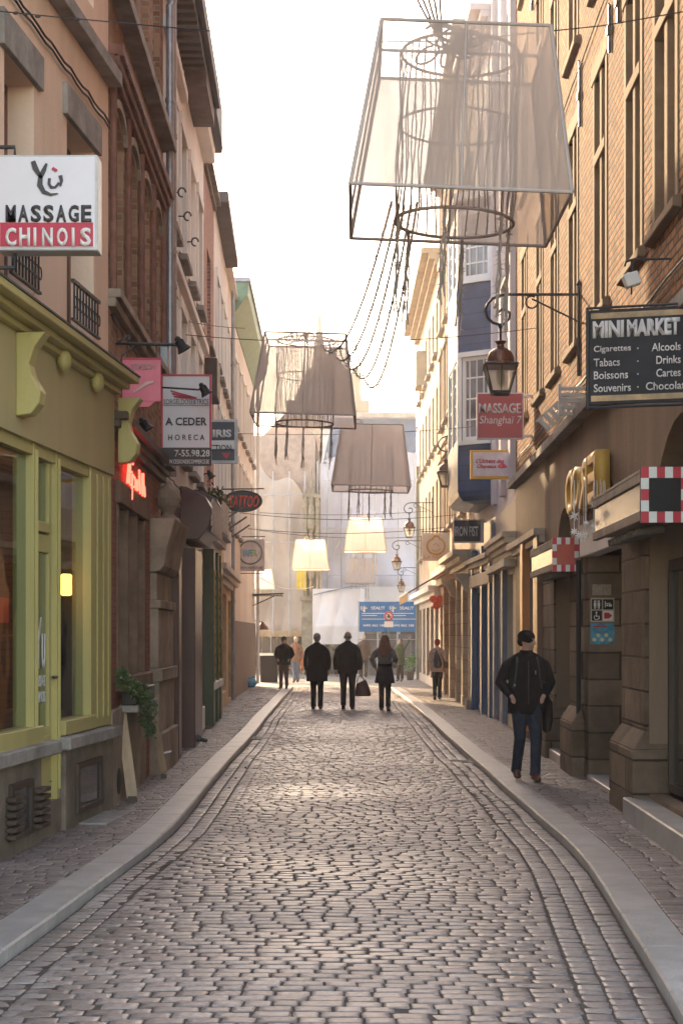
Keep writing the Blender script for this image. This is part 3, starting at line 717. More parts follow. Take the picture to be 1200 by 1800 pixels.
def hood(root, F, p0, p1, zb):
    a, b = F.s(p0), F.s(p1)
    pr = [(.0, 0), (.28, 0), (.42, .2), (.46, .42), (.36, .62), (.1, .75), (0, .76)]
    h = MB().prism([F.P(a, p[0], zb+p[1]) for p in pr], F.u*(b-a)).build('shop_hood', maroon, root, bevel=.01)
    mb = MB()
    for k in range(5): mb.prism([F.P(a+.02, .44+.0*k, zb+.1+k*.1), F.P(b, .46, zb+.1+k*.1), F.P(b, .48, zb+.18+k*.1), F.P(a+.02, .46, zb+.18+k*.1)], F.n*.015)
    mb.build('slats', whitep, h)
hood(b3, F3, 316, 336, 3.05); hood(b3, F3, 340, 352, 3.25)
# ---- narrow red brick house
m_red2 = brick('red_brick', (.36, .15, .11), (.45, .21, .15), (.5, .42, .36), .2, .07, .01, stain=.2)
F4 = Frame((-2.66, 27.92), (-2.75, 30.9), -1); s4 = F4.s
b4 = bld('narrow_brick_house', 'narrow red brick house above the dark green shop front', F4)
ops = [(.9, 2.0, 4.3, 6.3), (.9, 2.0, 7.0, 8.7)]
facade(b4, F4, 0, F4.L, 3.5, 9.9, ops, m_red2, rd=.2)
for o in ops: window(b4, F4, *o, bars=(1, 2), sill=.1)
band(b4, F4, 0, F4.L, 9.9, 10.1, .14, greyst, 'cornice', steps=(.4, 1))
MB().fbox(F4, .3, 1.2, 0, .22, 5.9, 6.6).build('bracket_box', m_dkwood, b4, bevel=.01)
ops = [(s4(361), s4(366), .6, 2.9), (s4(368), s4(372), .6, 2.9)]
facade(b4, F4, 0, F4.L, -.03, 3.5, ops, dgreen, rd=.25, name='ground_floor_wall')
for o in ops: window(b4, F4, *o, t=-.2, mat=dgreen, bars=(0, 1))
for p0, p1 in ((358, 360.5), (366.2, 367.8), (372.2, 374.6)):
    a, b = s4(p0), s4(p1); o = MB().fbox(F4, a, b, -.1, .18, .1, 3.2).build('green_pilaster', dgreen, b4, bevel=.01)
    mb = MB()
    for k in range(12): mb.ell(F4.P((a+b)/2, .185, .9+k*.17), (.018, .05, .085), 8, 5)
    mb.build('gilt_ornament', gold, o)
MB().fbox(F4, 0, F4.L-.1, -.02, .2, .72, .86).build('marble_ledge', whitep, b4, bevel=.01)
band(b4, F4, 0, F4.L, 3.2, 3.6, .35, whitep, 'shop_cornice', steps=(.4, .7, 1))
# ---- pale house with flat overhang
F5 = Frame((-2.75, 30.92), (-3.11, 40.0), -1); s5 = F5.s
b5 = bld('pale_house', 'pale pink plaster house with the blue door and peach shop wall', F5)
ops = rowops(F5.L, 5, 4.3, 6.3, .85)+rowops(F5.L, 5, 7.1, 8.8, .85)
facade(b5, F5, 0, F5.L, 3.1, 10.1, ops, pinkc, rd=.15)
for o in ops: window(b5, F5, *o, t=-.14, bars=(1, 2), sill=.1); surround(b5, F5, o)
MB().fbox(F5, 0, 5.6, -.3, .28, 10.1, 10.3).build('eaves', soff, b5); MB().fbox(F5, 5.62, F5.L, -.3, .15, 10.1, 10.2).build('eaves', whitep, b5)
MB().prism([F5.P(0, .1, 10.31), F5.P(0, -1.8, 11.6), F5.P(0, -2.4, 10.31)], F5.u*5.6).build('roof', pm('slate', (.10, .10, .11), .6), b5)
MB().fbox(F5, 6.2, 7.2, -.7, -.1, 10.21, 11.1).build('chimney', m_red2, b5)
blue_d = pm('blue_door_paint', (.02, .05, .2), .4)
ops = [(s5(376.5), s5(383), .15, 2.6), (s5(386), s5(398), .4, 2.6), (s5(401), s5(406), .15, 2.5)]
facade(b5, F5, 0, F5.L, -.03, 3.1, ops, pm('peach_render', (.62, .45, .28), .8), rd=.3, name='ground_floor_wall')
window(b5, F5, *ops[0], t=-.02, mat=blue_d, bars=(0, 2), glass=blue_d, name='blue_door')
for o in ops[1:]: window(b5, F5, *o, t=-.25, mat=m_dkwood, bars=(1, 1))
band(b5, F5, 0, F5.L, 2.75, 3.1, .25, pinkc, 'shop_cornice', steps=(.4, .7, 1))
MB().fbox(F5, .2, 1.3, .0, .14, 3.15, 3.9).build('orange_board', pm('orange_board', (.5, .2, .03), .5), b5)
downpipe(b5, F5, 7.6, .1, 10.0, r=.045)
for k in range(3): MB().tube([F5.P(1.0+k*2.6, .02, 3.9), F5.P(1.8+k*2.6, .5, 4.3)], .02, 6).build('flag_bracket', iron, b5)
# ---- green cornice house at the corner
F6 = Frame((-3.11, 40.02), (-3.32, 52.3), -1); s6 = F6.s
b6 = bld('corner_house', 'corner house with a green copper cornice and taupe base', F6)
ops = rowops(F6.L, 6, 4.3, 6.3, .85)+rowops(F6.L, 6, 7.1, 8.8, .85)
facade(b6, F6, 0, F6.L, 2.05, 10.0, ops, pinkc, rd=.15)
for o in ops:
    window(b6, F6, *o, t=-.14, bars=(1, 2), sill=.1); surround(b6, F6, o)
grn = pm('copper_green', (.20, .30, .20), .6, .15, 3)
MB().prism([F6.P(0, -.2, 9.7), F6.P(0, .02, 9.7), F6.P(0, .40, 10.25), F6.P(0, .42, 10.55), F6.P(0, -.2, 10.55)], F6.u*F6.L).build('green_cornice', grn, b6)
MB().fbox(F6, -.05, F6.L+.1, -.3, .47, 10.56, 10.66).build('gutter', zinc, b6)
facade(b6, F6, 0, F6.L, -.03, 2.05, [], pm('taupe_render', (.27, .215, .185), .8, .08, 1.5, .2), rd=.15, name='base_wall', t=.04)
downpipe(b6, F6, F6.L-.6, .1, 10.5, mat=whitep, t=.14, r=.05)

# ================================================================== RIGHT SIDE
m_brr = brick('orange_brick', (.20, .065, .02), (.42, .16, .05), (.05, .024, .012), .21, .078, .015, stain=.4, bump=1.0)  # mortar colour darkened to paint the shadow in the joints
G1 = Frame((2.52, 8.0), (2.70, 26.9), 1); r1 = G1.s
c1 = bld('tall_brick_house', 'tall orange brick house with stone framed windows behind the largest lampshade', G1)
winstone = pm('window_stone', (.21, .14, .085), .85, .2, 2, .3, 30, stain=.4)
dy = 8.0
ws = [(10.9, 12.0), (12.65, 13.8), (14.3, 15.35), (16.45, 17.5), (18.75, 19.75), (20.75, 21.75), (22.6, 23.6), (24.9, 25.9)]
ops = []
for a, b in ws:
    ops += [(a-dy, b-dy, 5.2, 7.72), (a-dy, b-dy, 8.75, 11.0), (a-dy, b-dy, 12.0, 13.6)]
facade(c1, G1, 0, G1.L, 4.15, 16.5, ops, m_brr, rd=.45, bodyz0=4.15)
for a, b, z0_, z1_ in ops:
    mb = MB(); q = .13
    mb.fbox(G1, a+.002, a+q, -.44, .012, z0_, z1_).fbox(G1, b-q, b-.002, -.44, .012, z0_, z1_)
    mb.fbox(G1, (a+b)/2-.07, (a+b)/2+.07, -.42, .0, z0_, z1_)
    zt = z0_+(z1_-z0_)*.63; mb.fbox(G1, a+q, b-q, -.42, .02, zt, zt+.12)
    mb.fbox(G1, a-.08, b+.08, -.05, .02, z1_+.002, z1_+.2)
    mb.prism([G1.P(a-.1, -.42, z0_+.12), G1.P(a-.1, .07, z0_-.04), G1.P(a-.1, .07, z0_-.12), G1.P(a-.1, -.02, z0_-.14)], G1.u*(b-a+.2))
    mb.build('stone_surround', winstone, c1, bevel=.008)
    for h in (0, 1):
        x0, x1 = (a+q, (a+b)/2-.07) if h == 0 else ((a+b)/2+.07, b-q)
        window(c1, G1, x0, x1, z0_, zt, t=-.43, mat=whitep, bars=(0, 2), fw=.04); window(c1, G1, x0, x1, zt+.12, z1_, t=-.43, mat=whitep, bars=(0, 0), fw=.04)
for px_, p0, p1 in ((1021, 110, 222), (1074, 10, 92), (984, 208, 262), (1089, -40, 40), (937, 0, 18)):
    s_ = r1(px_); a, b = G1.z(px_, p1), G1.z(px_, p0); mb = MB()
    mb.fbox(G1, s_-.02, s_+.02, .005, .035, a, b).fbox(G1, s_-.05, s_+.05, .02, .05, (a+b)/2-.06, (a+b)/2+.02)
    mb.tube([G1.P(s_-.04, .02, b-.02), G1.P(s_, .03, b+.02), G1.P(s_+.04, .02, b-.02)], .012, 6).build('wall_anchor', iron, c1)
band(c1, G1, 0, G1.L, 4.15, 4.27, .14, greyst, 'ledge')
# ground floor in sandstone with arches
gst = brick('sandstone_blocks', (.15, .105, .07), (.25, .18, .125), (.07, .05, .035), .9, .3, .012, .85, .8, .55)
A = (11.15, 14.0); B = (15.35, 18.25); Cc = (19.35, 21.0)
ops = [(A[0]-dy, A[1]-dy, .3, 3.45, 1.25), (B[0]-dy, B[1]-dy, .05, 3.4, 1.25), (Cc[0]-dy, Cc[1]-dy, .2, 3.3, .8)]
tanw = pm('tan_render_wall', (.225, .155, .105), .85, .2, 1.6, .4, 25, stain=.6, streak=True)
facade(c1, G1, 0, 22.4-dy, -.03, 4.15, ops, tanw, rd=.5, name='arcade_wall', depth=1.2, body=False)
MB().fbox(G1, 0, 22.4-dy, -4, -1.5, -.03, 4.14).build('inner_wall', gst, c1)
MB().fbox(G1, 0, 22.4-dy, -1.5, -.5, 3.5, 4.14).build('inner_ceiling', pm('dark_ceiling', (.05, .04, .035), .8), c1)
def pier(d0, d1, zt=2.65, pz=.85):
    a, b = d0-dy, d1-dy; mb = MB().fbox(G1, a, b, -.5, .035, pz, zt)
    e = .09
    lo = [G1.P(a-.03, -.5, -.03), G1.P(b+.03, -.5, -.03), G1.P(b+.03, e+.06, -.03), G1.P(a-.03, e+.06, -.03)]
    mb.hexa(lo+[p+Z*(pz-.14) for p in lo])
    lo2 = [p+Z*(pz-.14) for p in lo]; hi = [G1.P(a, -.5, pz+.0), G1.P(b, -.5, pz), G1.P(b, .035, pz), G1.P(a, .035, pz)]
    mb.hexa(lo2+hi); mb.build('stone_pier', gst, c1, bevel=.012)
pier(14.02, 15.33, 2.6); pier(18.27, 19.33, 2.6); pier(21.02, 22.4, 2.6); pier(8.2, 11.13)
# shop window A
def glazed(a, b, z0_, z1_, t, mat, glass, n=1, name='shop_window'):
    mb = MB(); fw = .07
    for k in range(n+1): q = a+(b-a)*k/n; mb.fbox(G1, q-fw/2, q+fw/2, t-.04, t+.04, z0_, z1_)
    mb.fbox(G1, a, b, t-.035, t+.035, z0_, z0_+.06).fbox(G1, a, b, t-.035, t+.035, z1_-.1, z1_)
    o = mb.build(name, mat, c1); MB().fbox(G1, a, b, t-.008, t+.0, z0_+.02, z1_-.02).build('pane', glass, o); return o
glazed(A[0]-dy+.04, A[1]-dy-.04, .33, 2.35, -.2, m_dkwood, glass_clear(), 2)
for k in range(7): MB().tube([G1.P(A[0]-dy+.1, -.75, .75+k*.24), G1.P(A[0]-dy+1.4, -.7, .73+k*.24), G1.P(A[1]-dy-.35, -.75, .75+k*.24)], .012, 6).build('shelf_rail', white, c1)
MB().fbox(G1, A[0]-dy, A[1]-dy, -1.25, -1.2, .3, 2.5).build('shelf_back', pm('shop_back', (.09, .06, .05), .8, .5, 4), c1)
rgs = random.Random(11)
for k in range(16):
    s_ = A[0]-dy+.15+rgs.random()*2.2; z_ = .77+.24*rgs.randrange(6); MB().fbox(G1, s_, s_+.16, -.95, -.8, z_, z_+rgs.uniform(.1, .19)).build('goods', pm('goods_%d' % (k % 4), ((.35, .04, .04), (.4, .3, .2), (.05, .12, .2), (.35, .32, .28))[k % 4], .5), c1, bevel=.008)
MB().fbox(G1, A[1]-dy-1.25, A[1]-dy-.75, -.26, -.25, 1.45, 2.3).build('window_notice', pm('paper_cream', (.6, .55, .45), .7), c1)
MB().tube([G1.P(A[1]-dy-1.0+.16*math.cos(t_), -.245, 2.05+.16*math.sin(t_)) for t_ in np.linspace(0, 2*math.pi, 25)[:-1]], .008, 5, True).build('notice_ring', ink if 'ink' in globals() else black, c1)
glazed(A[0]-dy+.04, A[1]-dy-.04, 2.4, 3.4, -.42, m_dkwood, pm('grey_green_blind', (.30, .32, .26), .7), 1, 'fanlight')
MB().fbox(G1, A[0]-dy-.2, A[1]-dy+.1, -.5, .22, -.03, .26).build('step', bluestone, c1, bevel=.012)
MB().fbox(G1, A[0]-dy, A[1]-dy, -.5, -.15, .261, .3).build('threshold', white, c1)
glazed(Cc[0]-dy+.04, Cc[1]-dy-.04, .2, 2.4, -.25, m_dkwood, gl, 1, 'glass_door')
MB().fbox(G1, Cc[0]-dy-.1, Cc[1]-dy+.1, -.5, .1, -.03, .2).build('step', bluestone, c1, bevel=.012)
# deep doorway B with return wall that faces the street entrance
MB().fbox(G1, 17.9-dy, B[1]-dy-.005, -1.4, .0, .05, 2.575).build('return_wall', gst, c1)
glazed(B[0]-dy+.05, 16.9-dy, .06, 2.5, -1.1, black, gl, 1, 'glass_door')
MB().fbox(G1, B[0]-dy, 17.895-dy, -1.5, .02, .06, .128).build('step', bluestone, c1, bevel=.01)
MB().fbox(G1, B[0]-dy-.05, B[1]-dy+.05, -.12, .05, 2.58, 2.95).build('white_lintel', whitep, c1, bevel=.008)
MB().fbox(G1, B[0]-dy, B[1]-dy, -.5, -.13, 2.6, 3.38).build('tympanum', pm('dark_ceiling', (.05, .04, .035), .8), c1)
MB().tube([G1.P(18.3-dy, .06, .15), G1.P(18.3-dy, .06, 2.55)], .03, 8).build('downpipe', black, c1)
q = G1.P(17.9-dy, .0, 0); yb = q.y-.012; qx = q.x+.02
board = empty('pictogram_board', (qx+.13, yb, 1.97), 'small board of toilet and exit pictograms on the stone doorway return', 'sign')
MB().box(qx, qx+.265, yb, yb+.01, 1.84, 2.11).build('panel', pm('beige_board', (.5, .42, .32), .6), board)
MB().box(qx+.02, qx+.23, yb, yb+.01, 2.14, 2.26).build('faded_notice', pm('beige_board2', (.34, .27, .20), .6, .3, 30), board)
for i in range(2):
    for j in range(2):
        x0 = qx+.012+i*.127; z0_ = 1.98-j*.127; yy = yb-.009
        pn = MB().box(x0, x0+.113, yb-.006, yb, z0_, z0_+.113).build('pictogram', white if (i, j) == (1, 1) else black, board)
        mb = MB()
        def P2(x, z): return Vector((x0+x*.565, yy, z0_+z*.565))
        q_ = .565
        if (i, j) == (0, 0):
            for cx in (.06, .14): mb.lathe(P2(cx, .16), [(.010, -.003), (.011, 0), (.010, .003)], 10, (0, 1, 0)).obox(P2(cx, .1), X*.012, Y*.003, Z*.02).obox(P2(cx, .045), X*.008, Y*.003, Z*.018)
            mb.obox(P2(.1, .1), X*.002, Y*.003, Z*.045)
        elif (i, j) == (1, 0):
            mb.obox(P2(.04, .1), X*.004, Y*.003, Z*.035).obox(P2(.1, .12), X*.028, Y*.003, Z*.004).obox(P2(.14, .08), X*.017, Y*.003, Z*.013).lathe(P2(.08, .08), [(.011, -.003), (.011, .003)], 10, (0, 1, 0))
        elif (i, j) == (0, 1):
            mb.lathe(P2(.09, .165), [(.010, -.003), (.010, .003)], 10, (0, 1, 0)).obox(P2(.09, .11), X*.005, Y*.003, Z*.02).obox(P2(.115, .09), X*.017, Y*.003, Z*.004).obox(P2(.145, .06), X*.004, Y*.003, Z*.017)
            mb.tube([P2(.09+.045*math.cos(t_), .065+.045*math.sin(t_)) for t_ in np.linspace(2, 6.0, 12)], .004, 5)
        else: mb.prism([P2(.02, .04), P2(.11, .04), P2(.18, .1), P2(.11, .16), P2(.02, .16)], Y*.004)
        mb.build('symbol', white if (i, j) != (1, 1) else pm('sign_red', (.5, .02, .04), .5), pn)
poster = MB().box(qx, qx+.265, yb, yb+.01, 1.59, 1.825).build('poster', pm('blue_poster', (.06, .28, .42), .5, .5, 12), None, label='blue and green poster below the pictogram board', cat='poster', loc=(qx+.13, yb, 1.7))
mb = MB()
for k in range(5): mb.ell((qx+.04+k*.045, yb-.003, 1.64+.05*(k % 2)), (.024, .003, .022), 10, 6)
mb.build('printed_shapes', pm('poster_cream', (.6, .55, .35), .5), poster)
MB().box(qx+.03, qx+.18, yb-.004, yb, 1.78, 1.80).build('printed_line', pm('sign_red', (.5, .02, .04), .5), poster)
# checkered canopy boxes
def canopy(label, d0, d1, z0_, z1_, out, panel, grp='chequered shop canopies'):
    a, b = d0-dy, d1-dy; rt = empty('shop_canopy', G1.P(a, 0, z0_), label, 'canopy', grp)
    mb = MB(); h = z1_-z0_
    mb.fbox(G1, a, b, .0, out, z1_-.03, z1_).fbox(G1, a, b, out-.05, out, z0_, z0_+.08).fbox(G1, a, b, out-.05, out, z1_-.1, z1_-.031).fbox(G1, a+.02, b, 0, out-.06, z0_+.03, z0_+.06)
    mb.build('box_frame', pm('weathered_wood', (.28, .22, .17), .7, .25, 5, .3, stain=.4), rt, bevel=.005)
    MB().fbox(G1, a+.03, b-.03, out-.045, out-.02, z0_+.08, z1_-.1).build('side_glass', pm('smoked_side', (.13, .11, .10), .15, .3, 2), rt)
    en = MB().fbox(G1, a-.04, a, .0, out+.01, z0_-.02, z1_+.01).build('end_panel', panel, rt)
    red = pm('sign_red_bright', (.55, .03, .05), .45)
    nx, nz = 6, 5; W = out; cw, ch = (out+.01)/nx, (h+.03)/nz
    for i in range(nx):
        for j in range(nz):
            if 0 < i < nx-1 and 0 < j < nz-1: continue
            MB().fbox(G1, a-.046, a-.041, i*cw, (i+1)*cw-.001, z0_-.02+j*ch, z0_-.02+(j+1)*ch-.001).build('check_square', red if (i+j) % 2 else white, en)
    for k in range(9):
        s_ = a+(b-a)*(.25+.07*k); MB().tube([G1.P(s_, .06, z0_-.02), G1.P(s_, out*.8, z0_-.05)], .03, 8).build('rolled_blind', pm('dusty_grey', (.2, .18, .16), .7), rt)
    return rt
canopy('long wooden shop canopy with a red and white chequered end at the right edge', 12.3, 15.0, 2.58, 2.98, .36, black)
rt = canopy('smaller shop canopy with red and orange checks beside the glass door', 18.8, 21.5, 2.46, 2.83, .3, pm('orange_red', (.55, .09, .05), .5))
# ledge lamps, gold letters
gl_root = empty('golden_letters', G1.P(r1(1004), 0, 3.1), 'deep golden letters standing proud of the tan wall above the arches', 'lettering')
goldp = pm('golden_yellow', (.62, .36, .06), .4, .1, 5)
for i, (ch_, p0, p1) in enumerate((('D', 1003, 1014), ('O', 1014, 1026), ('R', 1028, 1041), ('E', 1043, 1057))):
    a, b = r1(p0, .1), r1(p1, .1); zb = 3.08
    text(ch_, gl_root, 'letter', G1.P(b-.02, .02, zb), -G1.u, Z, (b-a)-.12, .50, goldp, .03, .14)
# brown glazed section
br_tim = boards('brown_timber', (.17, .10, .07), .14, 'x', .45)
ora = pm('orange_wood', (.50, .17, .03), .35, .15, 4, .05, streak=True)
mb = MB()
H0, H1 = 22.41-dy, 26.9-dy
ops = [(23.4-dy, 24.5-dy, .5, 2.95), (24.9-dy, 26.2-dy, .4, 2.95)]
facade(c1, G1, H0, H1, -.03, 4.15, ops, br_tim, rd=.3, name='timber_shopfront')
for o in ops: window(c1, G1, *o, t=-.25, mat=ora, bars=(1, 1), glass=gl)
MB().fbox(G1, 22.5-dy, 23.1-dy, .0, .1, .2, 3.2).build('brown_pilaster', pm('red_brown_wood', (.15, .06, .035), .35, .15, 4, .05, streak=True), c1, bevel=.01)
MB().fbox(G1, 24.52-dy, 24.88-dy, -.1, .12, .2, 3.2).build('orange_pilaster', ora, c1, bevel=.01)
band(c1, G1, H0, H1, 3.0, 3.2, .16, pm('beige_wood', (.36, .29, .22), .6), 'shop_cornice', steps=(.5, 1))
# ---- white pilaster house
wv = pm('lilac_white_plaster', (.62, .57, .58), .8, .05, 1.5, .1, 25, stain=.1, streak=True)
G2 = Frame((2.70, 26.92), (2.72, 31.0), 1); r2 = G2.s
c2 = bld('white_gable_house', 'narrow lilac white plaster house between the brick house and the blue timber bay', G2)
ops = rowops(G2.L, 2, 4.9, 7.0, 1.1)+rowops(G2.L, 2, 8.0, 10, 1.1)+rowops(G2.L, 2, 11, 12.8, 1.1)
facade(c2, G2, 0, G2.L, 4.0, 14.2, ops, wv, rd=.2)
for o in ops: window(c2, G2, *o, bars=(1, 2), sill=.1, curtain=whitep)
for s_ in (0.0, 1.85, 3.75): MB().fbox(G2, s_, s_+.32, -.02, .10, 4.2, 14.0).build('pilaster', wv, c2, bevel=.01)
band(c2, G2, 0, G2.L, 14.2, 14.7, .45, wv, 'cornice', steps=(.3, .6, .8, 1))
MB().prism([G2.P(0, -.3, 14.7), G2.P(G2.L, -.3, 14.7), G2.P(G2.L/2, -.3, 17.2)], -G2.n*3).build('gable', pm('slate', (.10, .10, .11), .6), c2)
blsh = pm('slate_blue_paint', (.12, .14, .20), .5, .1, 3, .08)
ops = [(.5, 1.6, .3, 2.75), (2.1, 3.4, .3, 2.75)]
facade(c2, G2, 0, G2.L, -.03, 4.0, ops, pm('greige_shopfront', (.40, .33, .26), .6, .1, 2, .15), rd=.25, name='ground_floor_wall')
for o in ops: window(c2, G2, *o, t=-.22, mat=blsh, bars=(1, 2))
for o in ops: MB().fbox(G2, o[1]+.01, o[1]+.35, .0, .09, .1, 2.9).build('shutter', blsh, c2, bevel=.006)
band(c2, G2, 0, G2.L, 3.05, 3.45, .24, pm('beige_cornice', (.5, .41, .30), .7), 'shop_cornice', steps=(.3, .5, .8, 1)); band(c2, G2, 0, G2.L, 2.85, 2.98, .2, pm('beige_cornice', (.5, .41, .30), .7), 'shop_cornice')
# ---- blue timber bay house
bluet = boards('blue_boards', (.03, .07, .16), .30, 'z', .55, .05)
navy = pm('navy_paint', (.025, .07, .17), .45, .08, 3, .05)
G3 = Frame((2.72, 31.02), (2.60, 34.6), 1); r3 = G3.s
c3 = bld('blue_bay_house', 'house with a projecting slate blue timber bay and white sash windows', G3)
facade(c3, G3, 0, G3.L, 4.0, 13.6, [(0.4, 1.5, 10.6, 12.4), (2.0, 3.1, 10.6, 12.4)], wv, rd=.2)
for o in [(0.4, 1.5, 10.6, 12.4), (2.0, 3.1, 10.6, 12.4)]: window(c3, G3, *o, bars=(1, 2), curtain=whitep)
band(c3, G3, 0, G3.L, 13.6, 14.0, .5, wv, 'cornice', steps=(.3, .6, 1))
# bay: front plan, small cant
bp = [(2.74, 31.25), (2.03, 31.75), (1.98, 34.3), (2.64, 34.5)]
bayr = empty('bay', (2.4, 32.5, 4.45)); bayr.parent = c3; bayr.location = Vector((2.4, 32.5, 4.45))-c3.location
q0, q1 = Vector((2.74, 31.25, 0)), Vector((2.03, 31.75, 0))
FB = Frame(q0[:2], q1[:2], 1); 
# near face frame: u from wall corner toward the street; outward normal must face the camera
FB.u = (q1-q0).normalized(); FB.n = Vector((FB.u.y, -FB.u.x, 0)); 
if FB.n.y > 0: FB.n = -FB.n
FB.L = (q1-q0).length
FS = Frame(bp[1], bp[2], 1)
def bayw(z0_, z1_):
    return (.13, FB.L-.1, z0_, z1_)
wops = [bayw(5.55, 7.2), bayw(8.75, 10.0)]
facade(bayr, FB, 0, FB.L, 4.55, 10.3, wops, bluet, rd=.08, body=False)
for o in wops: window(bayr, FB, *o, t=-.07, mat=white, bars=(3, 3), fw=.07, curtain=None, glass=glass_dark('curtained_glass', (.16, .16, .18), .1)); MB().fbox(FB, o[0]-.07, o[1]+.07, -.02, .05, o[2]-.09, o[2]-.003).fbox(FB, o[0]-.07, o[1]+.07, -.02, .05, o[3]+.003, o[3]+.1).fbox(FB, o[0]-.07, o[0]-.003, -.02, .035, o[2], o[3]).fbox(FB, o[1]+.003, o[1]+.07, -.02, .035, o[2], o[3]).build('white_casing', white, bayr)
sops = rowops(FS.L, 2, 5.55, 7.2, .95, .15)+rowops(FS.L, 2, 8.75, 10, .95, .15)
facade(bayr, FS, 0, FS.L, 4.55, 10.3, sops, bluet, rd=.08, body=False)
for o in sops: window(bayr, FS, *o, t=-.07, mat=white, bars=(1, 3))
pp = [Vector((x, y, 4.56)) for x, y in bp]; mb = MB()
mb.prism([Vector((x*1, y, 10.3)) for x, y in [(2.8, 31.15), (1.93, 31.68), (1.9, 34.4), (2.7, 34.6)]], Z*.16)
mb.build('bay_roof', white, bayr, bevel=.01)
cen = Vector((2.75, 32.9, 0)); rings = []
for k, (f_, z_) in enumerate(((1.0, 4.55), (.96, 4.45), (.84, 4.36), (.5, 4.3))):
    rings.append([Vector((cen.x+(x-cen.x)*f_, cen.y+(y-cen.y)*(.6+.4*f_), z_)) for x, y in bp])
mb = MB()
for k in range(3):
    for j in range(4): mb.quad(rings[k][j], rings[k][(j+1) % 4], rings[k+1][(j+1) % 4], rings[k+1][j])
mb.add(rings[3], [(0, 1, 2, 3)]); mb.build('bay_underside', navy, bayr)
ops = [(.35, 1.3, .1, 2.6), (1.9, 3.2, .25, 2.6)]
facade(c3, G3, 0, G3.L, -.03, 4.0, ops, navy, rd=.25, name='ground_floor_wall')
for o in ops: window(c3, G3, *o, t=-.22, mat=navy, bars=(0, 1), glass=navy if o[0] < 1 else gl)
for s_ in (1.4, 3.25, .02): MB().fbox(G3, s_, s_+.3, .0, .12, -.03, 3.5).build('blue_pilaster', navy, c3, bevel=.01)
band(c3, G3, 0, G3.L, 2.7, 2.95, .14, pm('beige_cornice', (.5, .41, .30), .7), 'shop_cornice')
band(c3, G3, 0, G3.L, 3.0, 3.3, .22, pm('beige_cornice', (.5, .41, .30), .7), 'shop_cornice', steps=(.4, .7, 1))
# ---- sunlit beige row
sunst = pm('sunlit_sandstone', (.46, .36, .26), .85, .15, 1.5, .25, 25, stain=.25)
G4 = Frame((2.60, 34.62), (2.48, 47.0), 1)
c4 = bld('beige_stone_house', 'sunlit beige stone house with quoined doorways behind the street lantern', G4)
ops = rowops(G4.L, 6, 4.6, 6.6, 1.0)+rowops(G4.L, 6, 7.6, 9.6, 1.0)+rowops(G4.L, 6, 10.4, 12.2, 1.0)
facade(c4, G4, 0, G4.L, 3.9, 14.6, ops, sunst, rd=.2)
for i, o in enumerate(ops):
    window(c4, G4, *o, bars=(1, 2), sill=.14)
    MB().fbox(G4, o[0]-.18, o[0]-.003, -.02, .07, o[2]-.05, o[3]).fbox(G4, o[1]+.003, o[1]+.18, -.02, .07, o[2]-.05, o[3]).fbox(G4, o[0]-.18, o[1]+.18, -.02, .12, o[3]+.003, o[3]+.2).build('surround', sunst, c4, bevel=.006)
band(c4, G4, 0, G4.L, 14.6, 15.1, .5, sunst, 'cornice', steps=(.3, .6, 1))
band(c4, G4, 0, G4.L, 7.0, 7.16, .1, sunst)
ops = [(.7, 1.7, .1, 2.5), (2.6, 3.5, .1, 2.6), (4.6, 5.9, .1, 2.7), (7.0, 8.4, .4, 2.7), (9.2, 10.6, .1, 2.7), (11, 12, .4, 2.7)]
stq = brick('quoin_stone', (.38, .29, .21), (.46, .36, .27), (.25, .19, .14), .6, .28, .01, .85, .5, .3)
facade(c4, G4, 0, G4.L, -.03, 3.9, ops, stq, rd=.3, name='ground_floor_wall')
for i, o in enumerate(ops): window(c4, G4, *o, t=-.27, mat=m_dkwood if i != 1 else white, bars=(1, 2))
MB().fbox(G4, -.02, .5, .0, .2, .001, .3).fbox(G4, 1.9, 2.4, 0, .14, .001, .3).build('bollard_block', sandst, c4, bevel=.02)
for s_ in (.1, 2.0, 3.9, 6.3, 8.6): MB().fbox(G4, s_, s_+.4, .0, .13, .05, 3.0).build('pilaster', stq, c4, bevel=.01)
bc = pm('beige_cornice', (.5, .41, .30), .7)
band(c4, G4, .0, 5.0, 3.05, 3.55, .5, bc, 'shop_cornice', steps=(.25, .45, .7, 1)); band(c4, G4, 5.2, G4.L, 3.1, 3.5, .3, bc, 'shop_cornice', steps=(.4, 1))
for s_ in (.3, 4.7): MB().prism([G4.P(s_, .1, 2.6), G4.P(s_, .2, 2.65), G4.P(s_, .3, 2.85), G4.P(s_, .45, 3.04), G4.P(s_, .1, 3.04)], G4.u*.25).build('console', bc, c4, bevel=.01)
# awning
aw = empty('awning', G4.P(4.8, .3, 3.1), 'rusty red canvas awning sloping out over the right pavement', 'awning')
a_, b_ = 5.0, 10.5
MB().quad(G4.P(a_, .32, 3.3), G4.P(b_, .32, 3.3), G4.P(b_, 1.25, 2.75), G4.P(a_, 1.25, 2.75)).prism([G4.P(a_, .32, 3.3), G4.P(a_, .32, 3.26), G4.P(a_, 1.25, 2.71), G4.P(a_, 1.25, 2.75)], G4.u*.02).build('canvas', fabric('awning_canvas', (.40, .13, .07), 1, .3), aw, normals=False)
MB().tube([G4.P(a_, 1.25, 2.74), G4.P(b_, 1.25, 2.74)], .03, 8).tube([G4.P(a_, .3, 3.32), G4.P(b_, .3, 3.32)], .07, 10).build('roller', whitep, aw, smooth='auto')
mb = MB()
for k in range(12): s_ = a_+(b_-a_)*k/12; mb.quad(G4.P(s_, 1.26, 2.73), G4.P(s_+.45, 1.26, 2.73), G4.P(s_+.43, 1.27, 2.52), G4.P(s_+.02, 1.27, 2.52))
mb.build('valance', fabric('awning_valance', (.6, .45, .25), 1, .4), aw, normals=False)
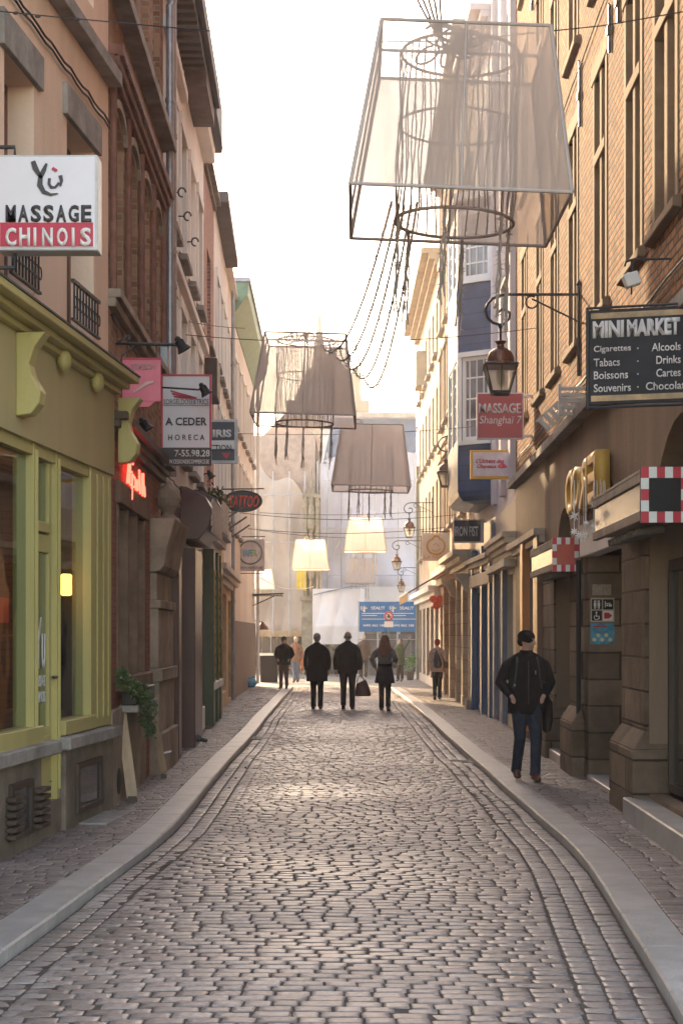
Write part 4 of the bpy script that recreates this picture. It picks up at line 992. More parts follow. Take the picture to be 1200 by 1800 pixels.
# ---- last sunlit house at the corner on the right
G5 = Frame((2.48, 47.02), (2.36, 60.0), 1)
c5 = bld('corner_stone_house', 'sunlit stone corner house with glazed top floor at the end of the right side', G5)
ops = rowops(G5.L, 6, 4.4, 6.4, 1.0)+rowops(G5.L, 6, 7.4, 9.2, 1.0)+rowops(G5.L, 6, 10.2, 11.8, 1.0)
facade(c5, G5, 0, G5.L, 3.6, 12.6, ops, sunst, rd=.2)
for o in ops: window(c5, G5, *o, bars=(1, 2), sill=.14)
band(c5, G5, -.1, G5.L+.1, 12.6, 13.1, .55, sunst, 'cornice', steps=(.3, .6, 1))
gg = glass_dark('sky_glass', (.3, .36, .45), .1)
mb = MB().fbox(G5, 2, G5.L-1, -3, -.1, 13.1, 15.4); o = mb.build('glazed_storey', pm('pale_panel', (.5, .52, .56), .5), c5)
for k in range(3): MB().fbox(G5, 1.98, 2.0, -1.3, -.3, 13.3+k*.7, 13.75+k*.7).build('pane', gg, o)
MB().fbox(G5, 8, 9.4, -.3, .32, 10.3, 11.5).build('oriel', sunst, c5, bevel=.02)
ops = rowops(G5.L, 5, .3, 2.6, 1.7, .3)
facade(c5, G5, 0, G5.L, -.03, 3.6, ops, pm('taupe_shopfront', (.36, .30, .25), .7, .15, 2), rd=.25, name='ground_floor_wall')
for o in ops: window(c5, G5, *o, t=-.2, mat=whitep, bars=(1, 0))
band(c5, G5, 0, G5.L, 2.8, 3.15, .35, whitep, 'shop_cornice', steps=(.5, 1))
MB().fbox(G5, G5.L-.5, G5.L, 0, .1, 0, 8).build('corner_pilaster', pm('green_grey_stone', (.22, .22, .18), .8), c5)

# ================================================================== THE END OF THE STREET
sheet = pm('beige_dust_sheet', (.56, .47, .40), .9, .12, .5, .9, 1.2, stain=.1)
lsheet = pm('lilac_dust_sheet', (.58, .57, .62), .8, .08, .5, .9, 1.0)
def drape(root, name, mat, x0, x1, y, z0_, z1_, amp=.12, seed=0, nx=50, nz=40, top=None):
    rg = random.Random(seed); vs = []; fs = []
    ph = [(rg.uniform(.6, 4), rg.uniform(-1.5, 1.5), rg.uniform(0, 6), rg.uniform(.3, 1)) for _ in range(9)]
    for j in range(nz+1):
        for i in range(nx+1):
            x = x0+(x1-x0)*i/nx; zt = z1_ if top is None else top((x-x0)/(x1-x0)); z = z0_+(zt-z0_)*j/nz
            d = sum(a_*math.sin(f*x+g*z+p) for f, g, p, a_ in ph)/4*amp*1.6+amp*.3*abs(math.sin(x*4.1+math.sin(z*1.3)*.8))
            d -= abs(math.sin(z*1.55))*amp*.6
            vs.append((x, y-d, z))
    for j in range(nz):
        for i in range(nx): fs.append((j*(nx+1)+i, j*(nx+1)+i+1, (j+1)*(nx+1)+i+1, (j+1)*(nx+1)+i))
    return MB().add(vs, fs).build(name, mat, root, smooth=True)
e1 = empty('sheeted_house', (-3, 68, 0), 'corner house wrapped in beige dust sheets at the far left of the square', 'building')
MB().box(-4.7, -1.75, 68.9, 78, 0, 10.3).build('wall', pm('pink_grey_brick', (.42, .33, .28), .9), e1)
drape(e1, 'dust_sheet', sheet, -4.75, -2.0, 68, 1.7, 8.6, .22, 3, top=lambda u: 9.2-1.5*u+.25*math.sin(u*11))
drape(e1, 'sheet_hem', pm('tan_hem', (.5, .36, .22), .8), -4.75, -2.0, 67.9, 1.6, 1.85, .05, 5, nz=3)
mb = MB()
for k in range(6): mb.tube([(-4.6+k*.5, 67.9, .05), (-4.6+k*.5, 67.9, 1.7)], .025, 6)
mb.tube([(-4.7, 67.9, .9), (-2.0, 67.9, .9)], .02, 6).build('scaffold_poles', zinc, e1)
for k in range(4): MB().box(-4.6+k*.65, -4.05+k*.65, 68.1, 68.19, .15, 1.6).build('shop_window', gl, e1)
text('A.B\nSOLIS', e1, 'small_lettering', (-3.45, 67.7, 2.45), X, Z, .4, .3, pm('grey_print', (.2, .17, .15), .7), .01) if False else None
# gothic corner pier
pr = empty('gothic_pier', (-1.9, 66.5, 0), 'carved greenish stone corner pier rising between the two sheeted houses', 'building')
pst = pm('mossy_stone', (.30, .265, .20), .9, .3, 3, .5, 20, stain=.4)
mb = MB().box(-2.25, -1.45, 66.4, 68, -.03, 3.1).box(-2.3, -1.4, 66.3, 68, 3.1, 3.25).box(-2.15, -1.55, 66.5, 68, 3.25, 7.4)
for k, (x_, h_) in enumerate(((-2.1, 7.6), (-1.85, 8.4), (-1.6, 7.6))):
    mb.box(x_-.07, x_+.07, 66.3, 66.5, 3.26, h_-.6); mb.lathe((x_, 66.4, h_-.6), [(.13, 0), (.1, .1), (.06, .4), (.02, .7), (.0, .8)], 8)
mb.box(-2.2, -1.5, 66.35, 68, 5.4, 5.5).box(-2.2, -1.5, 66.35, 68, 7.4, 7.55)
for z_ in (4.0, 6.1): mb.lathe((-1.85, 66.25, z_), [(.12, 0), (.16, .2), (.12, .7), (.1, .9), (.02, 1.05)], 10)
mb.build('pier', pst, pr, bevel=.02)
yel = MB().prism([(-2.45, 66.2, 3.6), (-2.05, 66.2, 3.5), (-2.05, 66.2, 4.35), (-2.45, 66.2, 4.55)], (0, .05, 0)).build('yellow_sign', pm('yellow_sign', (.7, .50, .02), .5), None, loc=(-2.2, 66.2, 3.5), label='yellow hanging banner on the carved corner pier', cat='banner')
e2 = empty('wrapped_house', (.5, 68, 0), 'corner house wrapped in pale lilac sheeting behind the blue banner', 'building')
MB().box(-1.45, 2.6, 68.9, 80, 0, 9.0).build('wall', pm('pale_wall', (.5, .47, .46), .9), e2)
drape(e2, 'dust_sheet', lsheet, -1.5, 2.62, 68, 3.2, 9.2, .2, 8, top=lambda u: 9.1+.5*math.sin(u*2.5))
MB().prism([(-1.4, 68.1, 9.0), (2.6, 68.1, 9.0), (2.6, 69.2, 11.1), (-1.0, 69.2, 11.1)], (0, 7, 0)).build('mansard_roof', pm('blue_slate', (.12, .15, .20), .5, .1, 3), e2)
mb = MB().box(0, 2.6, 68.9, 69.1, 11.1, 11.3); mb.build('roof_cornice', pm('pinkish_stone', (.5, .42, .36), .8), e2)
mb = MB().prism([(1.3+.75*math.cos(t_), 68.6, 10.3+.35*math.sin(t_)) for t_ in np.linspace(0, math.pi, 12)], (0, .5, 0)); mb.build('dormer_pediment', pm('pinkish_stone', (.5, .42, .36), .8), e2)
polem = pm('pale_scaffold', (.5, .48, .48), .5)
for x_ in (-4.2, -3.5, -2.8, -2.15): MB().tube([(x_, 67.45, 1.7), (x_, 67.45, 8.6)], .028, 6).build('scaffold_pole', polem, e1)
for z_ in (3.6, 5.6, 7.6): MB().tube([(-4.7, 67.42, z_), (-2.0, 67.42, z_)], .025, 6).build('scaffold_rail', polem, e1)
for x_ in (-1.2, -.2, .8, 1.8, 2.5): MB().tube([(x_, 67.45, 3.4), (x_, 67.45, 9.4)], .028, 6).build('scaffold_pole', polem, e2)
for z_ in (4.2, 6.2, 8.2): MB().tube([(-1.5, 67.42, z_), (2.6, 67.42, z_)], .025, 6).build('scaffold_rail', polem, e2)
MB().tube([(-1.5, 67.4, 4.2), (.8, 67.4, 8.2)], .022, 6).build('scaffold_brace', polem, e2)
bg_ = drape(e2, 'plastic_wrap', pm('white_plastic', (.66, .66, .68), .3, .05, 1, .6, 3), -1.75, .35, 64.5, 1.3, 3.6, .22, 12, top=lambda u: 3.55-.0*u)
drape(e2, 'plastic_wrap', pm('white_plastic', (.66, .66, .68), .3, .05, 1, .6, 3), .12, 2.4, 66.8, 3.0, 3.7, .1, 14, nz=8)
MB().tube([(-1.7, 64.4, 3.3), (-.2, 64.4, 3.65), (.4, 64.6, 3.65)], .03, 6).build('scaffold_poles', zinc, e2)
mb = MB()
for x_ in (-1.6, -.6, .3): mb.tube([(x_, 64.7, .05), (x_, 64.7, 3.6)], .03, 6).tube([(x_, 67, .05), (x_, 67, 9)], .03, 6)
mb.build('scaffold_poles', zinc, e2)
for k in range(5): MB().box(-1.3+k*.8, -.65+k*.8, 68.1, 68.19, .1, 2.9).build('shop_window', gl, e2)
bn = empty('blue_banner', (1.3, 64, 1.8), 'large bright blue construction banner with white lettering at the end of the street', 'banner')
blb = pm('banner_blue', (.012, .16, .42), .5, .12, 2, .3, 3); x0, x1, yb, z0_, z1_ = .13, 2.36, 62.0, 1.80, 2.97
drape(bn, 'cloth', blb, x0, x1, yb, z0_, z1_, .015, 21, 30, 12); wv_ = pm('banner_white', (.75, .78, .8), .6)
for k in range(2):
    ox = x0+.08+k*1.12
    text('SEALIT', bn, 'lettering', (ox+.38, yb-.03, 2.66), X, Z, .55, .12, wv_, .02)
    text('0495 862 188', bn, 'lettering', (ox+.08, yb-.03, 2.0), X, Z, .85, .09, wv_, .02)
    mb = MB().obox((ox+.12, yb-.03, 2.68), X*.03, Y*.003, Z*.12).obox((ox+.12, yb-.03, 2.72), X*.11, Y*.003, Z*.02)
    mb.tube([Vector((ox+.1+.12*math.cos(t_), yb-.03, 2.72+.09*math.sin(t_))) for t_ in np.linspace(2, 5, 10)], .012, 5); mb.build('crane_emblem', wv_, bn)
mb = MB()
for z_, w_ in ((2.5, .9), (2.42, .6), (2.28, 1.0)): mb.box(x0+.1, x0+.1+w_, yb-.032, yb-.028, z_, z_+.025).box(x0+1.22, x0+1.22+w_, yb-.032, yb-.028, z_, z_+.025)
mb.build('printed_lines', wv_, bn)
for x_ in (.13, 1.3, 2.4): pass
mb = MB()
for k in range(4): mb.tube([(.1+k*.76, 62.1, .02), (.1+k*.76, 62.1, 3.0)], .025, 6)
mb.tube([(.1, 62.1, 1.5), (2.4, 62.1, 1.5)], .02, 6).tube([(.1, 62.1, .75), (2.4, 62.1, .75)], .02, 6).build('fence_frame', zinc, bn)
MB().box(.3, 2.3, 65.4, 65.6, .02, 1.7).build('dark_hoarding', pm('dark_hoarding', (.10, .09, .09), .6, .4, 3), None, loc=(1.3, 65.5, 0), label='dark hoarding standing behind the blue banner fence', cat='hoarding')
# church, gable and roofs beyond
cgrn = pm('church_stone', (.12, .11, .09), .9, .15, .5); roofc = pm('church_lead', (.05, .075, .06), .7)
ch = empty('church', (-3, 140, 0), 'distant church dome with a thin green spire above the second lampshade', 'church')
k = 140/FPX
MB().box(-6.0, 1.2, 138, 152, 0, 22).build('nave', cgrn, ch)
def zc(py): return CH+(HY-py)*k
def xc(px): return (px-VX)*k
MB().lathe((xc(575), 145, zc(760)), [(3.7, 0), (3.7, 2.0), (3.3, 3.2), (2.6, 4.8), (2.2, 5.8), (1.0, 7.2), (.3, 7.8)], 20).build('dome', roofc, ch, smooth='auto')
MB().lathe((xc(560), 143, zc(640)), [(.75, 0), (.55, 1.5), (.3, 3.2), (.16, 4.6), (.05, 5.6)], 8).build('spire', roofc, ch)
mb = MB().box(xc(618), xc(634), 141, 144, zc(760), zc(650)); mb.lathe((xc(626), 142.5, zc(650)), [(.45, 0), (.35, .3), (.15, .6), (.02, .9)], 8); mb.build('side_turret', cgrn, ch)
gh = empty('gabled_house', (-4, 90, 0), 'distant pinkish brick gabled house above the dust sheets', 'building')
MB().box(-5.5, -1.8, 88, 98, 0, 12.3).prism([(-5.5, 88, 12.3), (-1.8, 88, 12.3), (-3.6, 88, 14.2)], (0, 10, 0)).build('wall', pm('pink_brick_far', (.42, .28, .22), .9), gh)
for x_ in (-4.8, -3.9, -2.9): MB().box(x_, x_+.5, 87.95, 87.99, 10.2, 11.6).build('window', gl, gh)
rh = empty('far_house', (1, 84, 0), 'distant low white house with a grey roof behind the wrapped house', 'building')
MB().box(-1.8, 3.2, 84, 92, 0, 12.6).build('wall', pm('far_white', (.55, .5, .47), .9), rh); MB().prism([(-1.8, 83.8, 12.6), (3.3, 83.8, 12.6), (3.3, 88, 13.8), (-1.8, 88, 13.8)], (0, 4, 0)).build('roof', pm('blue_slate', (.12, .15, .20), .5), rh)

# ================================================================== SIGNS
def sign(name, label, cat, d, px0, px1, py0, py1, th, mat, wallx=None, rot=0, group=None, xend=None):
    """board square to the street; px/py measured at distance d"""
    a, b = at(px0, py1, d), at(px1, py0, d)
    r_ = empty(name, (a.x, d, (a.z+b.z)/2), label, cat, group)
    MB().box(a.x, b.x, d, d+th, a.z, b.z).build('panel', mat, r_, bevel=.006)
    return r_, a.x, b.x, a.z, b.z
ink = pm('dark_ink', (.05, .045, .05), .5, .05, bump=0)
sred = pm('sign_red_paint', (.50, .025, .06), .45, .05, bump=0)
# MASSAGE CHINOIS light box
d = 11.0; s, x0, x1, z0, z1 = sign('light_box_sign', 'white light box reading MASSAGE CHINOIS with a brush drawn logo', 'sign', d, -4, 172, 272, 440, .18, pm('alu_box', (.55, .54, .53), .35, .15, 5, bump=0, stain=.3))
MB().box(x0+.015, x1-.02, d-.004, d-.001, z0+.02, z1-.015).build('white_face', pm('white_acrylic', (.74, .70, .72), .35, .03, bump=0), s)
MB().box(x0+.02, x1-.03, d-.008, d-.005, z0+.025, z0+.19).build('red_band', sred, s)
kk = d/FPX
def q(px, py, dy_=.012, dd=None): v = at(px, py, dd or d); v.y -= dy_; return v
def ptext(body, root, name, px0, px1, py0, py1, dd, mat, bold=.03, **k):
    a, b = at(px0, py1, dd), at(px1, py0, dd); a.y -= k.pop('off', .009)
    return text(body, root, name, a, X, Z, b.x-a.x, b.z-a.z, mat, bold, **k)
for i, c_ in enumerate('MASSAGE'): ptext(c_, s, 'letter', 11+i*22.1, 11+i*22.1+18, 361, 391, d, ink, .035)
for i, c_ in enumerate('CHINOIS'):
    w_ = 5 if c_ == 'I' else 17; xx = [11, 34, 57, 69, 102-8, 130, 142][i] if False else [11, 35, 60, 75, 101, 127, 142][i]
    ptext(c_, s, 'letter', xx, xx+w_+(2 if c_ != 'I' else 0), 401, 433, d, white, .035, off=.013)
def brush(pts, rs, nm='logo', mat=ink, root=None, dd=None):
    P_ = [q(a, b, .012, dd) for a, b in pts]; mb = MB(); n = len(P_)
    L_ = []; R_ = []
    for i in range(n):
        t_ = (P_[min(i+1, n-1)]-P_[max(i-1, 0)]).normalized(); nn = Vector((-t_.z, 0, t_.x)); r_ = rs[i]*(dd or d)/FPX
        L_.append(P_[i]+nn*r_); R_.append(P_[i]-nn*r_)
    for i in range(n-1): mb.prism([L_[i], L_[i+1], R_[i+1], R_[i]], Y*.004)
    return mb.build(nm, mat, root or s)
brush([(59, 284), (63, 296), (70, 308), (74, 314)], [4, 5, 3.5, 2]); brush([(83, 288), (78, 300), (72, 312), (71, 326), (78, 338), (90, 343), (103, 341)], [2, 4, 4, 5, 4, 2.5, 1])
brush([(88, 314), (87, 324), (91, 330), (98, 330), (105, 322)], [2.5, 2.5, 3, 2, 2.5]); brush([(107, 309), (109, 318), (107, 328)], [3.5, 3, 1.5]); brush([(93, 296), (101, 301)], [2.5, 2.5], 'logo_accent', sred)
MB().tube([(x0+.1, d+.09, z0-.0), (x0+.1, d+.09, z0-.1), (-2.7, d+.09, z0-.1)], .015, 6).build('bracket', iron, s); MB().tube([(x0+.1, d+.09, z1), (x0+.1, d+.09, z1+.08), (-2.7, d+.09, z1+.08)], .015, 6).build('bracket', iron, s)
# pink hanging sign on scroll bracket
d = 15.6; s, x0, x1, z0, z1 = sign('pink_hanging_sign', 'translucent pink hanging sign on a scrolled iron bracket over the lime cornice', 'sign', d, 215, 283, 629, 706, .012, pm('pink_acrylic', (.72, .16, .22), .35, .1, 3, 0))
MB().prism([at(225, 706, d), at(272, 706, d), at(262, 715, d), at(236, 715, d)], Y*.012).build('lower_lip', pm('pink_acrylic', (.72, .16, .22), .35), s)
MB().box(x0, x1, d-.006, d-.001, z1-.02, z1).build('red_edge', sred, s)
ptext('SORBON', s, 'lettering', 231, 274, 640, 650, d, pm('faded_green', (.45, .30, .25), .6), .01, off=.006)
brush([(234, 690), (246, 683), (258, 674), (270, 671)], [1, 2, 3, 2], 'bird_motif', pm('faded_beige', (.62, .45, .36), .6), s, d)
mb = MB().tube([at(200, 604, d), at(240, 604, d), at(310, 605, d)], .012, 8).tube([at(200, 580, d), at(200, 665, d)], .012, 8)
mb.tube([at(203+14*math.cos(t_)*(1-t_/9), 592+12*math.sin(t_)*(1-t_/9), d) for t_ in np.linspace(0, 8, 26)], .008, 6)
mb.tube([at(226+12*math.cos(t_)*(1-t_/9), 594+9*math.sin(t_)*(1-t_/9), d) for t_ in np.linspace(3, 11, 26)], .008, 6)
mb.tube([at(203+10*math.cos(t_)*(1-t_/9), 648+10*math.sin(t_)*(1-t_/9), d) for t_ in np.linspace(0, 8, 26)], .008, 6)
mb.tube([at(224, 604, d), at(224, 629, d)], .006, 6).tube([at(275, 604, d), at(275, 629, d)], .006, 6)
mb.tube([at(205, 660, d), at(215, 625, d), at(240, 606, d)], .008, 6).build('bracket', iron, s, smooth='auto')
def spot(label, px, py, d, px2, py2, group='black sign spotlights'):
    """arm from the wall at px2,py2 to a lamp head at px,py"""
    r_ = empty('spotlight', at(px, py, d), label, 'spotlight', group); k_ = d/FPX
    MB().tube([at(px2, py2, d), at(px-14, py-5, d), at(px-6, py-6, d)], .011, 8).build('arm', black, r_)
    ax = Vector((.45, .1, -.75)).normalized(); c = at(px, py, d)
    MB().lathe(c-ax*.05, [(.02, -.05), (.045, -.03), (.05, .03), (.075, .075), (.07, .08), (.02, .03)], 14, ax).build('head', black, r_, smooth='auto')
    MB().ell(c-ax*.1, (.03, .03, .03), 10, 6).tube([c-ax*.12, c-ax*.02], .016, 6).build('joint', black, r_); return r_
spot('black spotlight on a long arm above the pink hanging sign', 322, 612, 15.5, 203, 604)
spot('black spotlight reaching across the A CEDER board', 362, 690, 18.6, 285, 681)
spot('small black spotlight under the pink hanging sign', 258, 752, 17.2, 240, 742)
# A CEDER board
d = 19.0; s, x0, x1, z0, z1 = sign('letting_board', 'white A CEDER HORECA letting board with a red border', 'sign', d, 283, 372, 658, 819, .03, pm('white_board', (.74, .70, .70), .5, .03, bump=0))
e_ = .025
MB().box(x0, x1, d-.005, d-.001, z1-e_, z1).box(x0, x0+e_, d-.005, d-.001, z0+.22, z1-e_).box(x1-e_, x1, d-.005, d-.001, z0+.22, z1-e_).build('red_border', sred, s)
MB().box(x0, x1, d-.006, d-.002, z0, z0+.218).build('black_footer', pm('brown_black', (.04, .03, .03), .5), s)
ptext('A CEDER', s, 'lettering', 291, 364, 734, 748, d, ink, .02); ptext('H O R E C A', s, 'lettering', 296, 360, 764, 774, d, ink, .01)
ptext('7-55.98.28', s, 'lettering', 307, 369, 791, 803, d, white, .02, off=.012); ptext('WWW.CESSIONDECOMMERCE.BE', s, 'lettering', 287, 368, 808, 815, d, white, .0, off=.012)
ptext('SORGELDOSE&TRICS', s, 'lettering', 288, 367, 702, 711, d, ink, 0); MB().box(x0+.03, x1-.03, d-.008, d-.006, z1-.375, z1-.37).build('thin_rule', ink, s)
for k_ in range(3): brush([(300+k_*3, 687+k_*5), (322, 694+k_*2.5), (346, 699+k_*1)], [1.2, 2, .5], 'red_swoosh', sred, s, d)
MB().tube([(x0, d+.015, z1-.1), (-2.42, d+.015, z1-.1)], .015, 6).tube([(x0, d+.015, z0+.1), (-2.42, d+.015, z0+.1)], .015, 6).build('bracket', iron, s)
# dark shop box sign
d = 24.0; s, x0, x1, z0, z1 = sign('box_sign', 'dark and white box sign reading IRIS partly hidden by the letting board', 'sign', d, 335, 418, 737, 815, .06, pm('alu_box', (.55, .54, .53), .35))
MB().box(x0+.03, x1-.05, d-.005, d-.001, z0+.05, z1-.04).build('navy_face', pm('navy_face', (.04, .045, .07), .4), s); MB().box(x0+.03, x1-.05, d-.009, d-.006, z0+.22, z0+.35).build('white_band', white, s)
ptext('IRIS', s, 'lettering', 374, 407, 755, 769, d, white, .05); ptext('SELECTION', s, 'lettering', 345, 407, 782, 793, d, ink, .01, off=.014)
MB().prism([(x1-.25, d-.007, z0+.16), (x1-.1, d-.007, z0+.16), (x1-.175, d-.007, z0+.07)], (0, .003, 0)).build('red_triangle', sred, s)
MB().tube([(x0, d+.03, z1-.1), (-2.6, d+.03, z1-.1)], .015, 6).build('bracket', iron, s)
# oval tattoo sign
d = 34.0; c = at(427, 881, d); s = empty('oval_sign', c, 'dark oval TATTOO sign hanging from an iron bar', 'sign'); rx, rz = 33*d/FPX, 18*d/FPX
MB().prism([(c.x+rx*math.cos(t_), d, c.z+rz*math.sin(t_)) for t_ in np.linspace(0, 2*math.pi, 33)[:-1]], Y*.06).build('panel', pm('dark_teal_board', (.04, .05, .045), .4), s)
MB().tube([(c.x+rx*math.cos(t_), d-.005, c.z+rz*math.sin(t_)) for t_ in np.linspace(0, 2*math.pi, 33)[:-1]], .018, 6, True).build('rim', iron, s)
ptext('TATTOO', s, 'lettering', 401, 454, 871, 892, d, pm('tattoo_red', (.75, .08, .05), .5), .03, shear=.1)
MB().tube([at(385, 860, d), at(464, 859, d)], .015, 6).tube([at(410, 859, d), at(410, 868, d)], .008, 6).tube([at(443, 859, d), at(443, 868, d)], .008, 6).build('bracket', iron, s)
# white square with ring
d = 44.0; s, x0, x1, z0, z1 = sign('square_sign', 'white square sign with a thin blue green ring on the left', 'sign', d, 416, 465, 948, 1004, .05, pm('pinkish_white', (.66, .56, .54), .5))
c = at(440, 971, d); c.y -= .02
MB().tube([c+X*.32*math.cos(t_)+Z*.32*math.sin(t_) for t_ in np.linspace(0, 2*math.pi, 33)[:-1]], .02, 6, True).build('ring', pm('ring_green', (.12, .22, .2), .5), s)
ptext('VAPE', s, 'lettering', 426, 444, 966, 978, d, pm('pale_blue', (.2, .42, .55), .5), .04, off=.02); ptext('R', s, 'lettering', 445, 453, 966, 978, d, pm('pale_green', (.35, .55, .2), .5), .04, off=.02)
ptext('WWW.VAPERSTORE', s, 'lettering', 420, 462, 996, 1000, d, ink, 0, off=.02)
MB().tube([at(405, 944, d), at(466, 943, d)], .015, 6).tube([at(408, 1008, d), at(462, 1008, d)], .012, 6).build('bracket', iron, s)
spot('pair spotlight pointing down beside the tattoo sign', 398, 945, 36, 388, 940, 'small left wall spotlights'); spot('upper spotlight above the green shop hood', 372, 838, 28, 360, 835, 'small left wall spotlights')
# MINI MARKET
mm = empty('mini_market_sign', (1.78, 12.05, 3.8), 'large charcoal MINI MARKET sign listing Cigarettes Tabacs Boissons Souvenirs', 'sign')
A_ = at(1034, 712, 12.15); Rm = Vector((.965, -.262, 0)).normalized(); Wd, Hd = .86, .722
Nm = Vector((Rm.y, -Rm.x, 0))      # toward the camera
def mpt(u, v, off=0): return A_+Rm*(u*Wd)+Z*(v*Hd)+Nm*off
MB().prism([mpt(0, 0), mpt(1, 0), mpt(1, 1), mpt(0, 1)], -Nm*.03).build('panel', dkgrey, mm, bevel=.004)
tanp = pm('tan_stripe', (.45, .28, .13), .5, .4, 5, 0)
for v0, v1 in ((.035, .095), (.905, .965)): MB().prism([mpt(.02, v0, .001), mpt(.98, v0, .001), mpt(.98, v1, .001), mpt(.02, v1, .001)], Nm*.002).build('tan_stripe', tanp, mm)
pp_ = pm('pale_print', (.75, .68, .66), .5, bump=0)
text('MINI', mm, 'lettering', mpt(.035, .70, .004), Rm, Z, Wd*.275, Hd*.18, pp_, .06); text('MARKET', mm, 'lettering', mpt(.335, .70, .004), Rm, Z, Wd*.46, Hd*.18, pp_, .06)
for i, (l_, r_, wl, wr, rx_) in enumerate((('Cigarettes', 'Alcools', .325, .25, .55), ('Tabacs', 'Drinks', .23, .21, .59), ('Boissons', 'Cartes', .30, .21, .59), ('Souvenirs', 'Chocolats', .325, .37, .50))):
    v = .535-i*.135
    text(l_, mm, 'lettering', mpt(.045, v, .004), Rm, Z, Wd*wl, Hd*.085, pp_, .012); text(r_, mm, 'lettering', mpt(rx_, v, .004), Rm, Z, Wd*wr, Hd*.085, pp_, .012)
    MB().ell(mpt(.43, v+.04, .004), (.006, .003, .006), 8, 6).build('dot', pp_, mm)
MB().tube([mpt(-.01, -.03), mpt(1.02, -.03)], .012, 6).tube([mpt(-.01, 1.02), mpt(1.02, 1.02)], .01, 6).tube([mpt(-.012, -.04), mpt(-.012, 1.03)], .012, 6).build('frame', iron, mm)
# MASSAGE Shanghai
d = 24.2; s, x0, x1, z0, z1 = sign('red_massage_sign', 'brick red square sign reading MASSAGE Shanghai 7 under the nearest lantern', 'sign', d, 837, 920, 690, 772, .06, pm('white_edge', (.74, .68, .68), .5))
MB().box(x0+.02, x1-.02, d-.005, d-.001, z0+.02, z1-.02).build('red_face', pm('faded_red', (.48, .09, .09), .5, .05, bump=0), s)
ptext('MASSAGE', s, 'lettering', 841, 915, 709, 727, d, pp_, .03); ptext('Shanghaï 7', s, 'lettering', 841, 914, 731, 749, d, pp_, 0, shear=.15)
MB().box(x1, 2.72, d+.01, d+.05, z1-.07, z1-.03).build('bracket', white, s); MB().box(x1, 2.72, d+.01, d+.05, z0+.03, z0+.07).build('bracket', white, s)
# yellow hat shop sign
d = 27.2; s, x0, x1, z0, z1 = sign('yellow_hat_sign', 'yellow framed hat shop sign with red script below the red massage sign', 'sign', d, 826, 904, 791, 842, .09, pm('yellow_box', (.68, .38, .03), .45, .05, bump=0))
MB().box(x0+.045, x1-.11, d-.005, d-.001, z0+.05, z1-.04).build('white_face', pm('lilac_face', (.68, .62, .66), .5, bump=0), s)
hp = pm('script_red', (.55, .03, .08), .5)
ptext("L'Univers des", s, 'lettering', 835, 884, 806, 814, d, hp, .02, shear=.3); ptext('Chapeaux', s, 'lettering', 836, 871, 816, 825, d, hp, .02, shear=.3)
c = at(882, 820, d); MB().ell((c.x, d-.008, c.z), (.085, .004, .028), 14, 6).ell((c.x, d-.008, c.z+.02), (.05, .004, .04), 14, 6).build('hat_emblem', hp, s)
MB().tube([(x1, d+.04, z1-.05), (2.72, d+.04, z1-.05)], .015, 6).build('bracket', iron, s)
# IRON FIST
d = 32.2; s, x0, x1, z0, z1 = sign('black_shop_sign', 'black rectangular sign reading IRON FIST', 'sign', d, 796, 850, 913, 954, .08, pm('grey_edge', (.35, .33, .33), .5))
MB().box(x0+.02, x1-.07, d-.005, d-.001, z0+.03, z1-.02).build('black_face', black, s); ptext('IRON FIST', s, 'lettering', 799, 840, 925, 943, d, pm('silver_print', (.5, .48, .47), .5), .02)
MB().tube([(x1, d+.04, z1-.05), (2.66, d+.04, z1-.05)], .012, 6).build('bracket', iron, s)
# cream sign with golden fig logo
d = 42.0; s, x0, x1, z0, z1 = sign('cream_logo_sign', 'cream square sign with a golden round emblem', 'sign', d, 741, 790, 937, 986, .06, pm('cream_face', (.72, .62, .50), .5, .04, bump=0))
c = at(766, 960, d); c.y -= .02; gp = pm('golden_print', (.60, .34, .06), .5)
ring = []
for t_ in np.linspace(0, 2*math.pi, 33)[:-1]:
    rr = .23+(.06 if abs(t_-math.pi/2) < .25 else 0); ring.append(c+X*rr*math.cos(t_)+Z*rr*math.sin(t_)*.95)
MB().tube(ring, .026, 6, True).tube([c+X*(-.08)+Z*.02, c+X*.0+Z*.08, c+X*.08-Z*.02, c+X*.1+Z*.08], .014, 6).tube([c+X*-.12-Z*.1, c-Z*.14, c+X*.13-Z*.06], .014, 6).build('emblem', gp, s)
ptext('LA FIGUE', s, 'lettering', 745, 786, 977, 982, d, gp, .01, off=.02); MB().tube([(x0, d+.03, z1+.04), (2.5, d+.03, z1+.04)], .015, 6).build('bracket', iron, s)
# red clover light
c = at(767, 1058, 46); s = empty('red_clover_sign', c, 'small red clover shaped sign beyond the awning', 'sign')
MB().ell(c+Vector((-.1, 0, .08)), (.11, .03, .11)).ell(c+Vector((.1, 0, .08)), (.11, .03, .11)).ell(c+Vector((0, 0, -.1)), (.12, .03, .12)).build('lobes', pm('clover_red', (.8, .12, .05), .5), s)
MB().tube([c, (2.5, 46, c.z)], .015, 6).build('bracket', iron, s)
